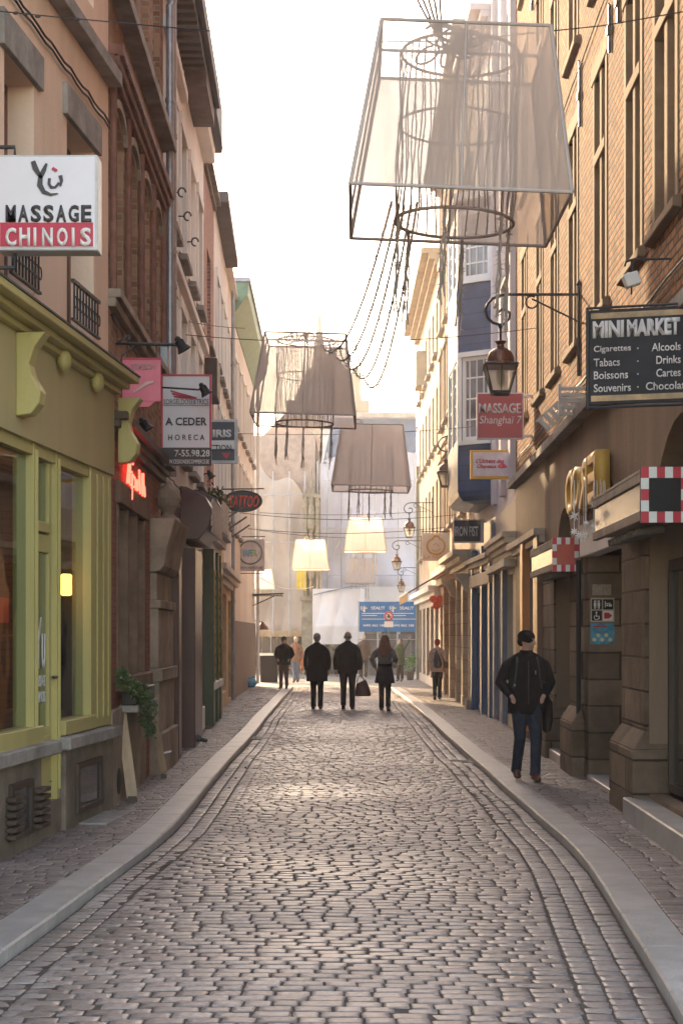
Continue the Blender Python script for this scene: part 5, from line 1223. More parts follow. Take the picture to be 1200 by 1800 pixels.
# no parking post
c = at(683, 1083, 60.5); s = empty('no_parking_sign', (c.x, 60.5, 0), 'round red no entry sign with a white plate on a pole before the blue banner', 'road sign')
MB().tube([(c.x, 60.52, 0), (c.x, 60.52, c.z+.2)], .03, 8).build('pole', pm('green_pole', (.05, .10, .08), .5), s)
MB().lathe((c.x, 60.47, c.z), [(.17, 0), (.17, .02)], 24, (0, 1, 0)).build('disc', white, s)
MB().tube([(c.x+.15*math.cos(t_), 60.46, c.z+.15*math.sin(t_)) for t_ in np.linspace(0, 2*math.pi, 25)[:-1]], .03, 6, True).tube([(c.x-.1, 60.455, c.z+.1), (c.x+.1, 60.455, c.z-.1)], .018, 6).build('red_ring', sred, s)
MB().box(c.x-.17, c.x+.17, 60.46, 60.48, c.z-.42, c.z-.2).build('plate', white, s)
MB().box(c.x-.04, c.x+.03, 60.44, 60.46, c.z-.07, c.z+.07).box(c.x-.09, c.x+.09, 60.44, 60.46, c.z-.03, c.z+.0).build('symbol', ink, s)

# ================================================================== LANTERNS
lglass = None
def lantern_glass():
    m, t, b, N, L = nodes('lantern_glass'); t.nodes.remove(b)
    tr = N('BsdfTransparent'); tr.inputs[0].default_value = (.9, .88, .82, 1); g = N('BsdfGlossy'); g.inputs['Roughness'].default_value = .15
    tl = N('BsdfTranslucent'); tl.inputs[0].default_value = (.8, .76, .68, 1); a = N('MixShader'); a.inputs[0].default_value = .25; b2_ = N('MixShader'); b2_.inputs[0].default_value = .45
    L(tl.outputs[0], a.inputs[1]); L(g.outputs[0], a.inputs[2]); L(tr.outputs[0], b2_.inputs[1]); L(a.outputs[0], b2_.inputs[2]); L(b2_.outputs[0], t.nodes['Material Output'].inputs[0]); return m
lglass = lantern_glass(); copper = pm('aged_copper', (.16, .075, .045), .38, .3, 8, .15, metal=.6)
def lantern(loc, label, wallx, sc_=1.0):
    """loc = bottom of the lantern; arm runs to wallx"""
    x, y, z = loc; r_ = empty('street_lantern', loc, label, 'street lantern', 'copper lanterns on wall brackets')
    S_ = sc_; o = Vector(loc)
    def pt(a, b, c): return o+Vector((a*S_, b*S_, c*S_))
    fr = MB(); rb, rt = .10, .185
    cb = [(-rb, -rb), (rb, -rb), (rb, rb), (-rb, rb)]; ct = [(-rt, -rt), (rt, -rt), (rt, rt), (-rt, rt)]
    for k_ in range(4):
        fr.tube([pt(*cb[k_], .02), pt(*ct[k_], .33)], .009*S_, 6); fr.tube([pt(*cb[k_], .02), pt(*cb[(k_+1) % 4], .02)], .014*S_, 6); fr.tube([pt(*ct[k_], .33), pt(*ct[(k_+1) % 4], .33)], .016*S_, 6)
        fr.tube([pt(*cb[k_], .0), pt(*cb[(k_+1) % 4], .0)], .008*S_, 6)
        m_ = [((ct[k_][0]+ct[(k_+1) % 4][0])/2, (ct[k_][1]+ct[(k_+1) % 4][1])/2), ((cb[k_][0]+cb[(k_+1) % 4][0])/2, (cb[k_][1]+cb[(k_+1) % 4][1])/2)]
        fr.tube([pt(*m_[1], .02), pt(*m_[0], .33)], .006*S_, 6)
    f = fr.build('frame', iron, r_)
    gm = MB()
    for k_ in range(4): gm.quad(pt(*cb[k_], .02), pt(*cb[(k_+1) % 4], .02), pt(*ct[(k_+1) % 4], .33), pt(*ct[k_], .33))
    gm.build('glass', lglass, r_, normals=False)
    MB().lathe(pt(0, 0, .33), [(rt*1.16*S_, 0), (rt*1.13*S_, .02*S_), (.165*S_, .04*S_), (.16*S_, .09*S_), (.135*S_, .155*S_), (.09*S_, .195*S_), (.045*S_, .215*S_), (.04*S_, .25*S_), (.07*S_, .285*S_), (.06*S_, .29*S_), (.02*S_, .27*S_)], 20).build('dome', copper, r_, smooth='auto')
    MB().lathe(pt(0, 0, .1), [(.02*S_, 0), (.045*S_, .04*S_), (.055*S_, .12*S_), (.03*S_, .2*S_)], 12).build('bulb', pm('bulb_glass', (.6, .58, .5), .2, bump=0), r_, smooth=True)
    am = MB().tube([pt(0, 0, .58), pt(0, 0, .82)], .014*S_, 8).lathe(pt(0, 0, .79), [(.014*S_, -.03), (.026*S_, 0), (.014*S_, .03)], 10)
    zt = (pt(0, 0, 1.165)).z
    sp_ = [(.25, 0), (.1, 0), (0, -.01), (-.09, -.045), (-.15, -.11), (-.175, -.19), (-.155, -.27), (-.09, -.33), (0, -.355), (.06, -.335), (.1, -.28), (.108, -.22), (.07, -.18), (.015, -.175), (-.025, -.205)]
    pts = [Vector((wallx, y, zt))]+[Vector((x+a_*S_, y, zt+b_*S_)) for a_, b_ in sp_]
    am.tube(pts, .017*S_, 8)
    am.tube([(wallx-.55*S_, y, zt-.05*S_), (wallx-.2*S_, y, zt-.22*S_), (wallx, y, zt-.32*S_)], .011*S_, 6)
    am.tube([(wallx-.55*S_-.07*S_*math.sin(t_), y, zt-.09*S_+.07*S_*math.cos(t_)) for t_ in np.linspace(-.6, 4.6, 16)], .011*S_, 6)
    am.build('bracket_arm', iron, r_, smooth='auto')
    MB().tube([(wallx, y, zt-.95*S_), (wallx, y, zt+.1*S_)], .02*S_, 8).lathe((wallx, y, zt+.1*S_), [(.02, 0), (.035, .02), (.02, .05), (.004, .09)], 10).tube([(wallx, y, zt-.4), (wallx+.2, y, zt-.4)], .014, 6).tube([(wallx, y, zt), (wallx+.2, y, zt)], .014, 6).build('wall_bar', iron, r_)
    return r_
L1 = at(879, 693, 18.6); lantern(L1, 'nearest and largest copper lantern above the red massage sign', 2.60, 1.0)
L2 = at(783, 856, 34.6); lantern(L2, 'second copper lantern in front of the blue timber bay', 2.55, .95)
L3 = at(719, 945, 50.5); lantern(L3, 'third copper lantern left of the cream square sign', 2.42, .95)
L4 = at(697, 1002, 57.0); lantern(L4, 'fourth copper lantern above the awning edge', 2.35, .9)
L5 = at(705, 1041, 60.5); lantern(L5, 'farthest and lowest lantern at the end of the right row', 2.3, .8)
# white floodlight on an arm, top right
c = at(1109, 492, 13.0); s = empty('white_floodlight', c, 'white floodlight on a thin curved arm in front of the shaded brick', 'floodlight')
MB().tube([at(1200, 455, 13.0), at(1112, 456, 13.0), at(1099, 460, 13.0), at(1097, 468, 13)], .010, 6).tube([at(1110, 457, 13), at(1110, 482, 13)], .012, 6).build('arm', iron, s)
MB().obox(c, Vector((.06, 0, .02)), Vector((0, .05, 0)), Vector((-.02, 0, .05))).obox(c+Vector((.0, 0, .045)), X*.045, Y*.03, Z*.012).build('head', white, s, bevel=.008)
MB().tube([c-Z*.05, c-Z*.12], .008, 6).build('bolt', iron, s)
# slatted white sign frames over the ledge
for k_, (pa, pb, lab) in enumerate((((952, 752), (1008, 700), 'tilted slatted white sign frame above the golden letters'), ((985, 675), (1034, 730), 'upper slatted white sign frame beside the lantern post'))):
    d = 18.2-k_*.6+.6; a, b = at(*pa, d), at(*pb, d); s = empty('slatted_sign_frame', a, lab, 'light fitting', 'slatted white sign frames'); mb = MB()
    pw = pm('dusty_white', (.52, .48, .43), .6, .1)
    if k_ == 0:
        v = (b-a); u_ = v.normalized(); n_ = Vector((-u_.z, 0, u_.x))
        for j in range(6): mb.obox(a+v*(j+.5)/6+n_*.02, u_*(v.length/12*.62), Y*.02, n_*.085)
        fr = MB().obox(a+v*.5+n_*.1, v*.5, Y*.012, n_*.012).obox(a+v*.5-n_*.07, v*.5, Y*.012, n_*.012)
    else:
        for j in range(5): mb.box(a.x, b.x, d-.02, d+.02, b.z+(a.z-b.z)*j/5, b.z+(a.z-b.z)*(j+.55)/5)
        fr = MB().box(a.x-.03, b.x+.03, d-.03, d-.02, (a.z+b.z)/2, (a.z+b.z)/2+.02).box(a.x-.03, a.x, d-.03, d+.03, b.z, a.z).box(b.x, b.x+.03, d-.03, d+.03, b.z, a.z)
    mb.build('slats', pw, s, bevel=.004); fr.build('side_rails', pw, s)
    MB().tube([b, (2.62, d+.3, b.z-.1)], .014, 6).build('arm', iron, s)
# cluster of white stars hanging below the golden letters
s = empty('star_cluster', at(1040, 860, 15.6), 'hanging bunch of white star lights and icicles under the golden letters', 'decoration'); starw = pm('star_white', (.75, .72, .70), .5)
rs = random.Random(5)
for k_ in range(16):
    px = rs.uniform(1008, 1066); py = rs.uniform(885, 945)-(px-1030)*.4; c = at(px, py, 15.4+rs.uniform(-.2, .2)); mb = MB(); r_ = rs.uniform(.03, .055)
    for j in range(4):
        a_ = j*math.pi/4+rs.uniform(-.2, .2); v = Vector((math.cos(a_), 0, math.sin(a_)))*r_; mb.tube([c-v, c, c+v], [.002, .012, .002], 5)
    mb.tube([c, (c.x, c.y, 3.18)], .003, 4); mb.build('star', starw, s)

# ================================================================== HANGING LAMPSHADES
frm = pm('frame_white', (.46, .39, .35), .6, .1); hoopm = pm('hoop_grey', (.38, .30, .26), .6)
twig = pm('light_string', (.32, .25, .21), .7)
def strand(mb, pts, r=.005, tw=.04, step=.035, seed=0, amp=.3):
    rg = random.Random(seed); mb.tube(pts, r, 5); P_ = [Vector(p) for p in pts]
    for i in range(len(P_)-1):
        a, b = P_[i], P_[i+1]; n = max(1, int((b-a).length/step))
        for k_ in range(n):
            p = a.lerp(b, (k_+rg.random())/n); v = Vector((rg.uniform(-1, 1), rg.uniform(-1, 1), rg.uniform(-.9, .5))).normalized()*tw*rg.uniform(.5, 1.2)
            w_ = Vector((rg.uniform(-1, 1), rg.uniform(-1, 1), rg.uniform(-1, 1))).normalized()*max(r*.8, tw*.07)
            mb.add([p-w_, p+w_, p+v], [(0, 1, 2)])
    return mb
def lampshade(label, cx, y0, zb, S_, roll=0, fab=None, nstr=26, tassel=5, tl=.7, frmat=None, strm=None, detail=1.0, toph=.775, H=.79, yaw=0):
    """S_ = bottom side; y0 = near bottom edge"""
    r_ = empty('lampshade', (cx, y0+S_/2, zb), label, 'lampshade', 'giant lampshades hung over the street')
    M = Matrix.Translation((cx, y0+S_/2, zb)) @ Matrix.Rotation(roll, 4, 'Y') @ Matrix.Rotation(yaw, 4, 'Z')
    h = S_*H; b_ = S_/2; t_ = S_*toph/2; FR = frmat or frm
    def K(x, y, z): return M @ Vector((x, y, z))
    cb = [(-b_, -b_), (b_, -b_), (b_, b_), (-b_, b_)]; ct = [(-t_, -t_), (t_, -t_), (t_, t_), (-t_, t_)]
    rr = .013*S_/1.5
    fr = MB()
    for k_ in range(4):
        j = (k_+1) % 4
        fr.tube([K(*cb[k_], 0), K(*cb[j], 0)], rr, 8).tube([K(*ct[k_], h), K(*ct[j], h)], rr, 8).tube([K(*cb[k_], 0), K(*ct[k_], h)], rr*1.1, 8)
        m0, m1 = ((cb[k_][0]+cb[j][0])/2, (cb[k_][1]+cb[j][1])/2), ((ct[k_][0]+ct[j][0])/2, (ct[k_][1]+ct[j][1])/2)
        fr.tube([K(*m0, 0), K(*m1, h)], rr*.7, 6)
    fr.tube([K(-t_, 0, h), K(t_, 0, h)], rr*.9, 6).tube([K(0, -t_, h), K(0, t_, h)], rr*.9, 6)
    fr.build('frame', FR, r_, smooth='auto')
    for k_ in range(4):
        j = (k_+1) % 4; MB().quad(K(cb[k_][0]*.995, cb[k_][1]*.995, 0), K(cb[j][0]*.995, cb[j][1]*.995, 0), K(ct[j][0]*.995, ct[j][1]*.995, h), K(ct[k_][0]*.995, ct[k_][1]*.995, h)).build('gauze_panel', fab, r_, normals=False)
    R_ = S_*.285
    for z_, q_ in ((h*.985, .011), (h*.55, .008), (-.03*S_, .012)):
        MB().tube([K(R_*math.cos(a), R_*math.sin(a), z_) for a in np.linspace(0, 2*math.pi, 33)[:-1]], q_*S_/1.5, 6, True).build('hoop', hoopm if not strm else strm, r_)
    SM = strm or twig
    for k_ in range(nstr):
        a = 2*math.pi*k_/nstr; x, y = R_*math.cos(a), R_*math.sin(a); n = 7
        pts = [K(x+.012*math.sin(k_+i*1.7), y+.01*math.cos(k_*2+i), h*.985*(1-i/(n-1))-.03*S_*(i/(n-1))) for i in range(n)]
        strand(MB(), pts, .0055*S_/1.5*(1.2 if detail < .7 else 1), .035*S_/1.5, .05/detail, k_).build('light_string', SM, r_, normals=False)
    # cable tangle on top
    rg = random.Random(int(cx*100)+3); mb = MB()
    for k_ in range(int(6*detail)+2):
        c = Vector((rg.uniform(-.5, .1)*t_, rg.uniform(-.5, .3)*t_, h+rg.uniform(.0, .06))); rad = rg.uniform(.05, .13)*S_/1.5; u1 = Vector((rg.uniform(-1, 1), rg.uniform(-1, 1), rg.uniform(-.4, .4))).normalized(); u2 = u1.cross(Vector((rg.uniform(-1, 1), rg.uniform(-1, 1), rg.uniform(-1, 1)))).normalized()
        mb.tube([M @ (c+u1*rad*math.cos(q_)*1.5+u2*rad*.7*math.sin(q_)) for q_ in np.linspace(0, 5.6, 14)], .009*S_/1.5, 5)
    mb.build('cable_coils', hoopm if not strm else strm, r_)
    for k_ in range(tassel):
        a = 2*math.pi*(k_+.3)/tassel; x, y = R_*math.cos(a), R_*math.sin(a); mb = MB()
        for q_ in range(5):
            n = 6; L_ = tl*S_/1.5*rg.uniform(.75, 1.05); ox, oy = rg.uniform(-.03, .03), rg.uniform(-.03, .03)
            strand(mb, [K(x+ox*i/n+.01*math.sin(i*2+q_), y+oy*i/n, -.03*S_-L_*i/(n-1)) for i in range(n)], .006*S_/1.5, .05*S_/1.5, .03/detail, k_*10+q_)
        mb.build('hanging_tassel', SM, r_, normals=False)
    return r_
fab1 = fabric('gauze_thin', (.66, .56, .49), .72, .5); fab2 = fabric('gauze_dusky', (.70, .61, .55), .76, .55); fabl = fabric('gauze_sunlit_tone', (.86, .84, .78), .88, .5)
frml = pm('frame_sunlit_tone', (.75, .66, .5), .6); strl = pm('string_sunlit_tone', (.72, .62, .48), .7)  # sunlight put into the colour: paler gauze, frame and strings for far shades
def sh(label, pxc, pyb, wpx, S_, **k_):
    d = S_*FPX/wpx; p = at(pxc, pyb, d); return lampshade(label, p.x, d, p.z, S_, **k_)
sh('largest lampshade, nearest the camera, with see-through gauze and hanging light strings', 810, 330, 390, 1.5, roll=R(2.3), fab=fab1, nstr=34, tassel=6, tl=.72, detail=1.3)
sh('second lampshade from the camera, dusky grey with dark hanging strings', 532, 727, 185, 1.5, roll=R(-2.6)*-1*.6, fab=fab2, nstr=30, tassel=5, tl=.62, detail=.8)
sh('third lampshade from the camera, dusky taupe over the middle of the street', 652, 853, 139, 1.5, roll=R(1.2), fab=fab2, nstr=24, tassel=5, tl=.55, detail=.6)
sh('right one of the two large lampshades in paler sunlit tones', 642, 968, 75, 1.4, fab=fabl, nstr=14, tassel=5, tl=.75, frmat=frml, strm=strl, detail=.4)
sh('left one of the two large lampshades in paler sunlit tones', 545, 1000, 66, 1.25, fab=fabl, nstr=14, tassel=5, tl=.8, frmat=frml, strm=strl, detail=.4)
sh('small lampshade in paler sunlit tones beside the iron canopy at far left', 460, 1034, 42, .85, fab=fabl, nstr=10, tassel=4, tl=.65, frmat=frml, strm=strl, detail=.4)
sh('farthest lampshade, grey, in front of the lilac sheets', 633, 1024, 54, 1.25, fab=fab2, nstr=10, tassel=5, tl=.75, detail=.4)
# wires
def wire(label, pts, r=.006, sag=.0, name='span_wire', mat=iron, twigs=False, seed=0, n=14, group='wires spanning the street'):
    a, b = Vector(pts[0]), Vector(pts[-1])
    P_ = [a.lerp(b, t_)-Z*sag*4*t_*(1-t_) for t_ in np.linspace(0, 1, n)] if len(pts) == 2 else [Vector(p) for p in pts]
    mb = MB()
    if twigs: strand(mb, P_, r, .06, .05, seed)
    else: mb.tube(P_, r, 6)
    return mb.build(name, mat, None, loc=a, label=label, cat='wire' if not twigs else 'light string', group=group if not twigs else 'light strings draped between lampshades', normals=not twigs)
w1 = wire('thin wire crossing in front of the sky to the largest lampshade', [at(-6, 19, 11.5), at(60, 26, 11.5), at(340, 52, 11.5), at(650, 74, 11.5), at(800, 72, 11.5), at(1060, 45, 11.5), at(1215, 18, 11.5)], .0045)
for px_, py_ in ((28, 23), (45, 25), (67, 29), (137, 34)): MB().ell(at(px_, py_, 11.5), (.022, .008, .012), 8, 6).build('turnbuckle', iron, w1)
for i, (px_, py_) in enumerate(((690, 345), (702, 350), (712, 352), (724, 350), (735, 346))):
    wire('curved twig light string %s between the largest and second lampshades' % ['leftmost', 'second from left', 'middle', 'second from right', 'rightmost'][i], [at(px_-2, py_+10, 12.2), at(560+i*16, 598, 23.6)], .010, .55+i*.12, 'draped_light_string', twig, True, i, 26)
for i in range(5):
    wire('rising twig light string %s above the largest lampshade' % ['first from left', 'second from left', 'in the middle', 'fourth from left', 'last on the right'][i], [at(786-i*2, 84, 11.6), at(728+i*11, -12, 10.8)], .008, .03, 'draped_light_string', twig, True, 20+i, 10)
wire('wire holding the second lampshade', [(-2.5, 23.4, 6.1), (2.65, 23.4, 6.2)], .006, .15)
wire('wire holding the third lampshade', [(-2.7, 30.8, 5.6), (2.65, 30.8, 5.75)], .006, .1)
wire('upper thin wire behind the tattoo sign', [(-2.9, 40, 4.75), (2.5, 40, 4.7)], .009, .15); wire('lower thin wire behind the tattoo sign', [(-2.9, 43, 4.55), (2.5, 43, 4.6)], .009, .15)
wire('wire holding the right sunlit-toned lampshade', [(-3.2, 53, 5.75), (2.4, 53, 5.8)], .01, .1); wire('wire holding the left sunlit-toned lampshade', [(-3.3, 53.6, 5.2), (2.4, 53.6, 5.0)], .01, .15)
wire('pale slack cable near the yellow banner', [(-3.2, 52, 3.6), (-1.6, 60, 3.5)], .014, .25, mat=whitep); wire('thin wire on the left row above the letting board', [at(330, 565, 24), at(430, 577, 26)], .006, .02)

# ================================================================== STREET THINGS
# window box plant
bx = empty('window_box', F2.P(s2(240), .2, 1.0), 'green trailing plant in a window box on the stone ledge of the brick house', 'plant')
p0, p1 = F2.s(208), F2.s(245); MB().fbox(F2, p0+.05, p1-.1, .02, .18, 1.0, 1.16).build('planter', pm('planter_black', (.02, .02, .02), .5), bx, bevel=.01)
MB().fbox(F2, p0, p1, .0, .2, .93, .998).build('ledge', greyst, bx, bevel=.01)
leafm = pm('leaf_green', (.06, .10, .035), .5, .5, 9, 0); leafm2 = pm('leaf_light', (.12, .17, .05), .5, .5, 9, 0)
def leaves(root, pts, n, r, size, mat, seed, nm='foliage', hang=.0):
    rg = random.Random(seed); mb = MB()
    for _ in range(n):
        c, rad = pts[rg.randrange(len(pts))]; v = Vector((rg.gauss(0, 1), rg.gauss(0, 1), rg.gauss(0, 1))).normalized()*rad*rg.random()**.5
        p = Vector(c)+v; p.z -= abs(rg.gauss(0, 1))*hang
        u_ = Vector((rg.uniform(-1, 1), rg.uniform(-1, 1), rg.uniform(-1, .6))).normalized()*size*rg.uniform(.6, 1.3); w_ = u_.cross(Vector((rg.random(), rg.random(), rg.random()))).normalized()*size*.35
        mb.add([p, p+u_*.5+w_, p+u_, p+u_*.5-w_], [(0, 1, 2, 3)])
    return mb.build(nm, mat, root, normals=False)
cl = [(at(a, b, c), r_) for a, b, c, r_ in ((214, 1182, 14.95, .06), (222, 1196, 15.1, .09), (234, 1203, 15.4, .09), (246, 1212, 15.7, .1), (256, 1222, 16.0, .09), (262, 1240, 16.2, .09), (258, 1262, 16.2, .08), (266, 1280, 16.4, .06), (245, 1232, 15.8, .08))]
leaves(bx, cl, 1300, .1, .04, leafm, 3, hang=.03); leaves(bx, cl[:6], 450, .1, .036, leafm2, 4, 'young_leaves', hang=.02)
leaves(bx, cl[2:6], 60, .1, .018, pm('flower_white', (.6, .5, .5), .6), 6, 'small_flowers')
wr_ = empty('dry_garland', F4.P(1.5, .3, 3.9), 'tangled dry green garland above the dark green shop front', 'garland')
leaves(wr_, [(at(366, 880, 27.5), .16), (at(374, 872, 28.2), .2), (at(382, 885, 28.6), .2), (at(376, 900, 28.4), .18), (at(384, 905, 29.2), .15), (at(358, 905, 27.2), .12)], 900, .1, .09, pm('garland_green', (.10, .12, .05), .6, .5, 9, 0), 31)
leaves(wr_, [(at(376, 888, 28.3), .3)], 260, .1, .1, pm('garland_straw', (.42, .33, .18), .6, .4, 9, 0), 32, 'dry_stems')
for F_, b_, L_ in ((F1, b1, ((4.2, 8.9, 6.45), (4.15, 8.9, 6.5))), (F2, b2, ((0, 5.0, 4.7),)), (F3, b3, ((.2, 7.8, 6.95), (.2, 7.8, 3.75))), (G1, c1, ((.5, 18.5, 4.62), (.5, 18.5, 8.3)))):
    for a_, b2_, z_ in L_:
        n = 24; MB().tube([F_.P(a_+(b2_-a_)*i/n, .03+(.2 if F_ is F2 and False else 0), z_-.03*abs(math.sin(i*1.1))) for i in range(n+1)], .010, 6).build('facade_cable', black, b_)
for px_, py_ in ((288, 640), (300, 700)): p = F2.P(F2.L-.3, .05, F2.z(px_, py_)); MB().obox(p, F2.u*.1, F2.n*.05, Z*.14).build('junction_box', zinc, b2, bevel=.01)
# leaning boards
plank = pm('pale_plank', (.42, .30, .19), .6, .25, 6, .2, 30, stain=.4, streak=True)
def board_(label, pa, pb, dtop, dbot, wpx):
    a, b = at(*pa, dtop), at(*pb, dbot); r_ = empty('leaning_board', b, label, 'board', 'boards leaning on the brick house'); u_ = (a-b); n_ = Vector((.85, -.5, 0)).normalized(); s_ = u_.cross(n_).normalized()
    wd = wpx*dbot/FPX/2; sd_ = Vector((.78, .0, 0)); L_ = u_.length
    top = a+u_.normalized()*.04
    MB().hexa([b-X*wd, b+X*wd, b+X*wd+Y*.035, b-X*wd+Y*.035, a-X*wd*.9, a+X*wd*.9, a+X*wd*.9+Y*.035, a-X*wd*.9+Y*.035]).add([a-X*wd*.9, a+X*wd*.9, a+X*wd*.9+Y*.035, a-X*wd*.9+Y*.035, top, top+Y*.035], [(0, 1, 4), (3, 5, 2), (1, 2, 5, 4), (0, 4, 5, 3)]).build('plank', plank, r_)
    MB().box(b.x-wd*.8, b.x+wd*.8, b.y-.01, b.y+.05, KH-.01, KH+.05).build('foot', m_dkwood, r_); return r_
board_('longer pale wooden board leaning against the stone base by the plants', (207, 1205), (233, 1403), 15.9, 15.5, 19)
b_ = board_('shorter pale wooden board leaning right of the trailing plant', (271, 1262), (288, 1356), 17.7, 18.0, 12); p = at(283, 1325, 18.3); MB().tube([p, p+Vector((.12, 0, .03))], .012, 6).build('peg', white, b_)
# pigeon
pg = empty('pigeon', at(343, 1308, 23.3), 'dark grey pigeon standing on the left pavement by the maroon door', 'pigeon'); c = Vector(at(341, 1308, 23.3)); c.z = KH+.11
mb = MB().ell(c, (.11, .055, .055), 14, 8, Matrix.Rotation(R(18), 3, 'Y')).loft([(c+Vector((-.06, 0, .01)), .04, .04), (c+Vector((-.095, 0, .05)), .03, .03), (c+Vector((-.105, 0, .085)), .024, .026)]).ell(c+Vector((-.11, 0, .095)), (.03, .024, .026)).loft([(c+Vector((.06, 0, -.01)), .035, .02), (c+Vector((.16, 0, -.035)), .03, .012), (c+Vector((.2, 0, -.045)), .028, .006)])
mb.remesh('body', pm('pigeon_grey', (.045, .045, .055), .6, .4, 14, 0), pg, .006, 3)
MB().tube([c+Vector((-.135, 0, .093)), c+Vector((-.155, 0, .085))], [.006, .001], 6).build('beak', black, pg)
for s_ in (-1, 1): MB().tube([c+Vector((0, .02*s_, -.04)), (c.x-.005, c.y+.02*s_, KH+.005), (c.x-.03, c.y+.02*s_, KH+.004)], .005, 6).build('leg', pm('pigeon_red', (.3, .06, .05), .6), pg); MB().ell(c+Vector((.03, .05*s_, .01)), (.085, .012, .04), 12, 6, Matrix.Rotation(R(15), 3, 'Y')).build('wing', pm('wing_grey', (.08, .08, .09), .6, .4, 14), pg, smooth=True)
# rubbish bag
bgp = at(440, 1205, 47.5); bgp.z = .12; rb_ = empty('rubbish_bag', bgp, 'crumpled blue plastic bag lying against the taupe wall', 'bag'); rg = random.Random(2); mb = MB().ell(bgp+Z*.13, (.2, .15, .15), 20, 12)
for v in mb.v: v += Vector((rg.uniform(-1, 1), rg.uniform(-1, 1), rg.uniform(-1, 1)))*.02; v.z = max(v.z, .12)
mb.build('sack', pm('blue_plastic', (.07, .28, .48), .25, .3, 10, .5), rb_, smooth=True); MB().tube([bgp+Vector((.05, 0, .25)), bgp+Vector((.1, 0, .33)), bgp+Vector((.14, -.02, .30))], [.02, .03, .01], 7).build('knot', pm('blue_plastic', (.07, .28, .48), .25), rb_)
# iron canopy at far left, terrace furniture
ic = empty('iron_canopy', (-3.3, 50.5, 2.75), 'dark slatted iron canopy projecting over the corner beside the small lampshade', 'canopy'); mb = MB()
for k_ in range(10): mb.obox((-3.3+.1*k_, 51.5, 2.95+.0*k_), X*.035, Y*.7, Z*.012)
mb.build('slats', iron, ic); MB().tube([(-3.32, 51, 2.6), (-2.6, 51, 2.93)], .02, 6).tube([(-3.32, 50.8, 2.97), (-2.3, 50.8, 3.0)], .025, 6).build('strut', iron, ic)
ln = empty('left_wall_lamp', (-3.25, 49, 2.25), 'bell shaped wall lamp at the left corner of the square', 'lamp'); MB().lathe((-3.05, 52.2, 1.85), [(.2, 0), (.17, .1), (.08, .2), (.03, .26)], 14).build('shade', copper, ln); MB().tube([(-3.05, 52.2, 2.1), (-3.3, 52.2, 2.15)], .015, 6).build('arm', iron, ln)
mp = empty('menu_stand', (-3.2, 56, 0), 'dark menu stand with a pale ledge at the corner of the square', 'menu stand'); MB().box(-3.35, -2.75, 56, 56.3, .02, .95).build('cabinet', black, mp, bevel=.02); MB().box(-3.4, -2.7, 55.95, 56.35, .951, 1.02).build('ledge', whitep, mp)
def chair(x, y, rot, lab):
    r_ = empty('terrace_chair', (x, y, .012), lab, 'chair', 'terrace chairs on the square'); r_.rotation_euler = (0, 0, rot); return r_
def chair_parts(r_):
    base = Vector(r_.location)
    mt = pm('chair_metal', (.30, .27, .25), .4, metal=.4)
    for sx in (-1, 1):
        for sy in (-1, 1): MB().tube([base+Vector((sx*.19, sy*.19, .0)), base+Vector((sx*.17, sy*.17, .43))], .014, 6).build('leg', mt, r_)
    MB().box(base.x-.2, base.x+.2, base.y-.2, base.y+.2, base.z+.43, base.z+.46).build('seat', pm('chair_red', (.25, .07, .05), .5), r_, bevel=.01)
    mb = MB().tube([base+Vector((-.18, .19, .46)), base+Vector((-.18, .24, .85)), base+Vector((.18, .24, .85)), base+Vector((.18, .19, .46))], .014, 6)
    for k_ in range(4): mb.tube([base+Vector((-.12+.08*k_, .2, .46)), base+Vector((-.12+.08*k_, .235, .85))], .008, 5)
    mb.build('backrest', mt, r_)
ch0 = chair(-2.85, 57.5, 0, 'terrace chair nearest the menu stand'); chair_parts(ch0)
for k_, (x, y, a_, lb) in enumerate(((-2.3, 58.2, 1.2, 'terrace chair turned sideways between the stand and the walkers'), (-2.6, 59.5, 2.6, 'terrace chair behind the sideways one'), (-1.9, 60.3, .4, 'terrace chair farthest along the dust sheets'))):
    c = copy_tree(ch0); c.location = (x, y, .012); c.rotation_euler = (0, 0, a_); c['label'] = lb
pl_ = empty('potted_shrub', (2.0, 58.8, 0), 'small potted shrub by the corner pilaster of the right row', 'plant'); MB().lathe((2.0, 58.8, .01), [(.12, 0), (.17, .3), (.18, .32), (.14, .31)], 14).build('pot', m_dkwood, pl_); leaves(pl_, [((2.0, 58.8, .55), .25), ((2.05, 58.8, .8), .18)], 350, .1, .07, pm('shrub_green', (.12, .25, .05), .5, .4, 9, 0), 9)

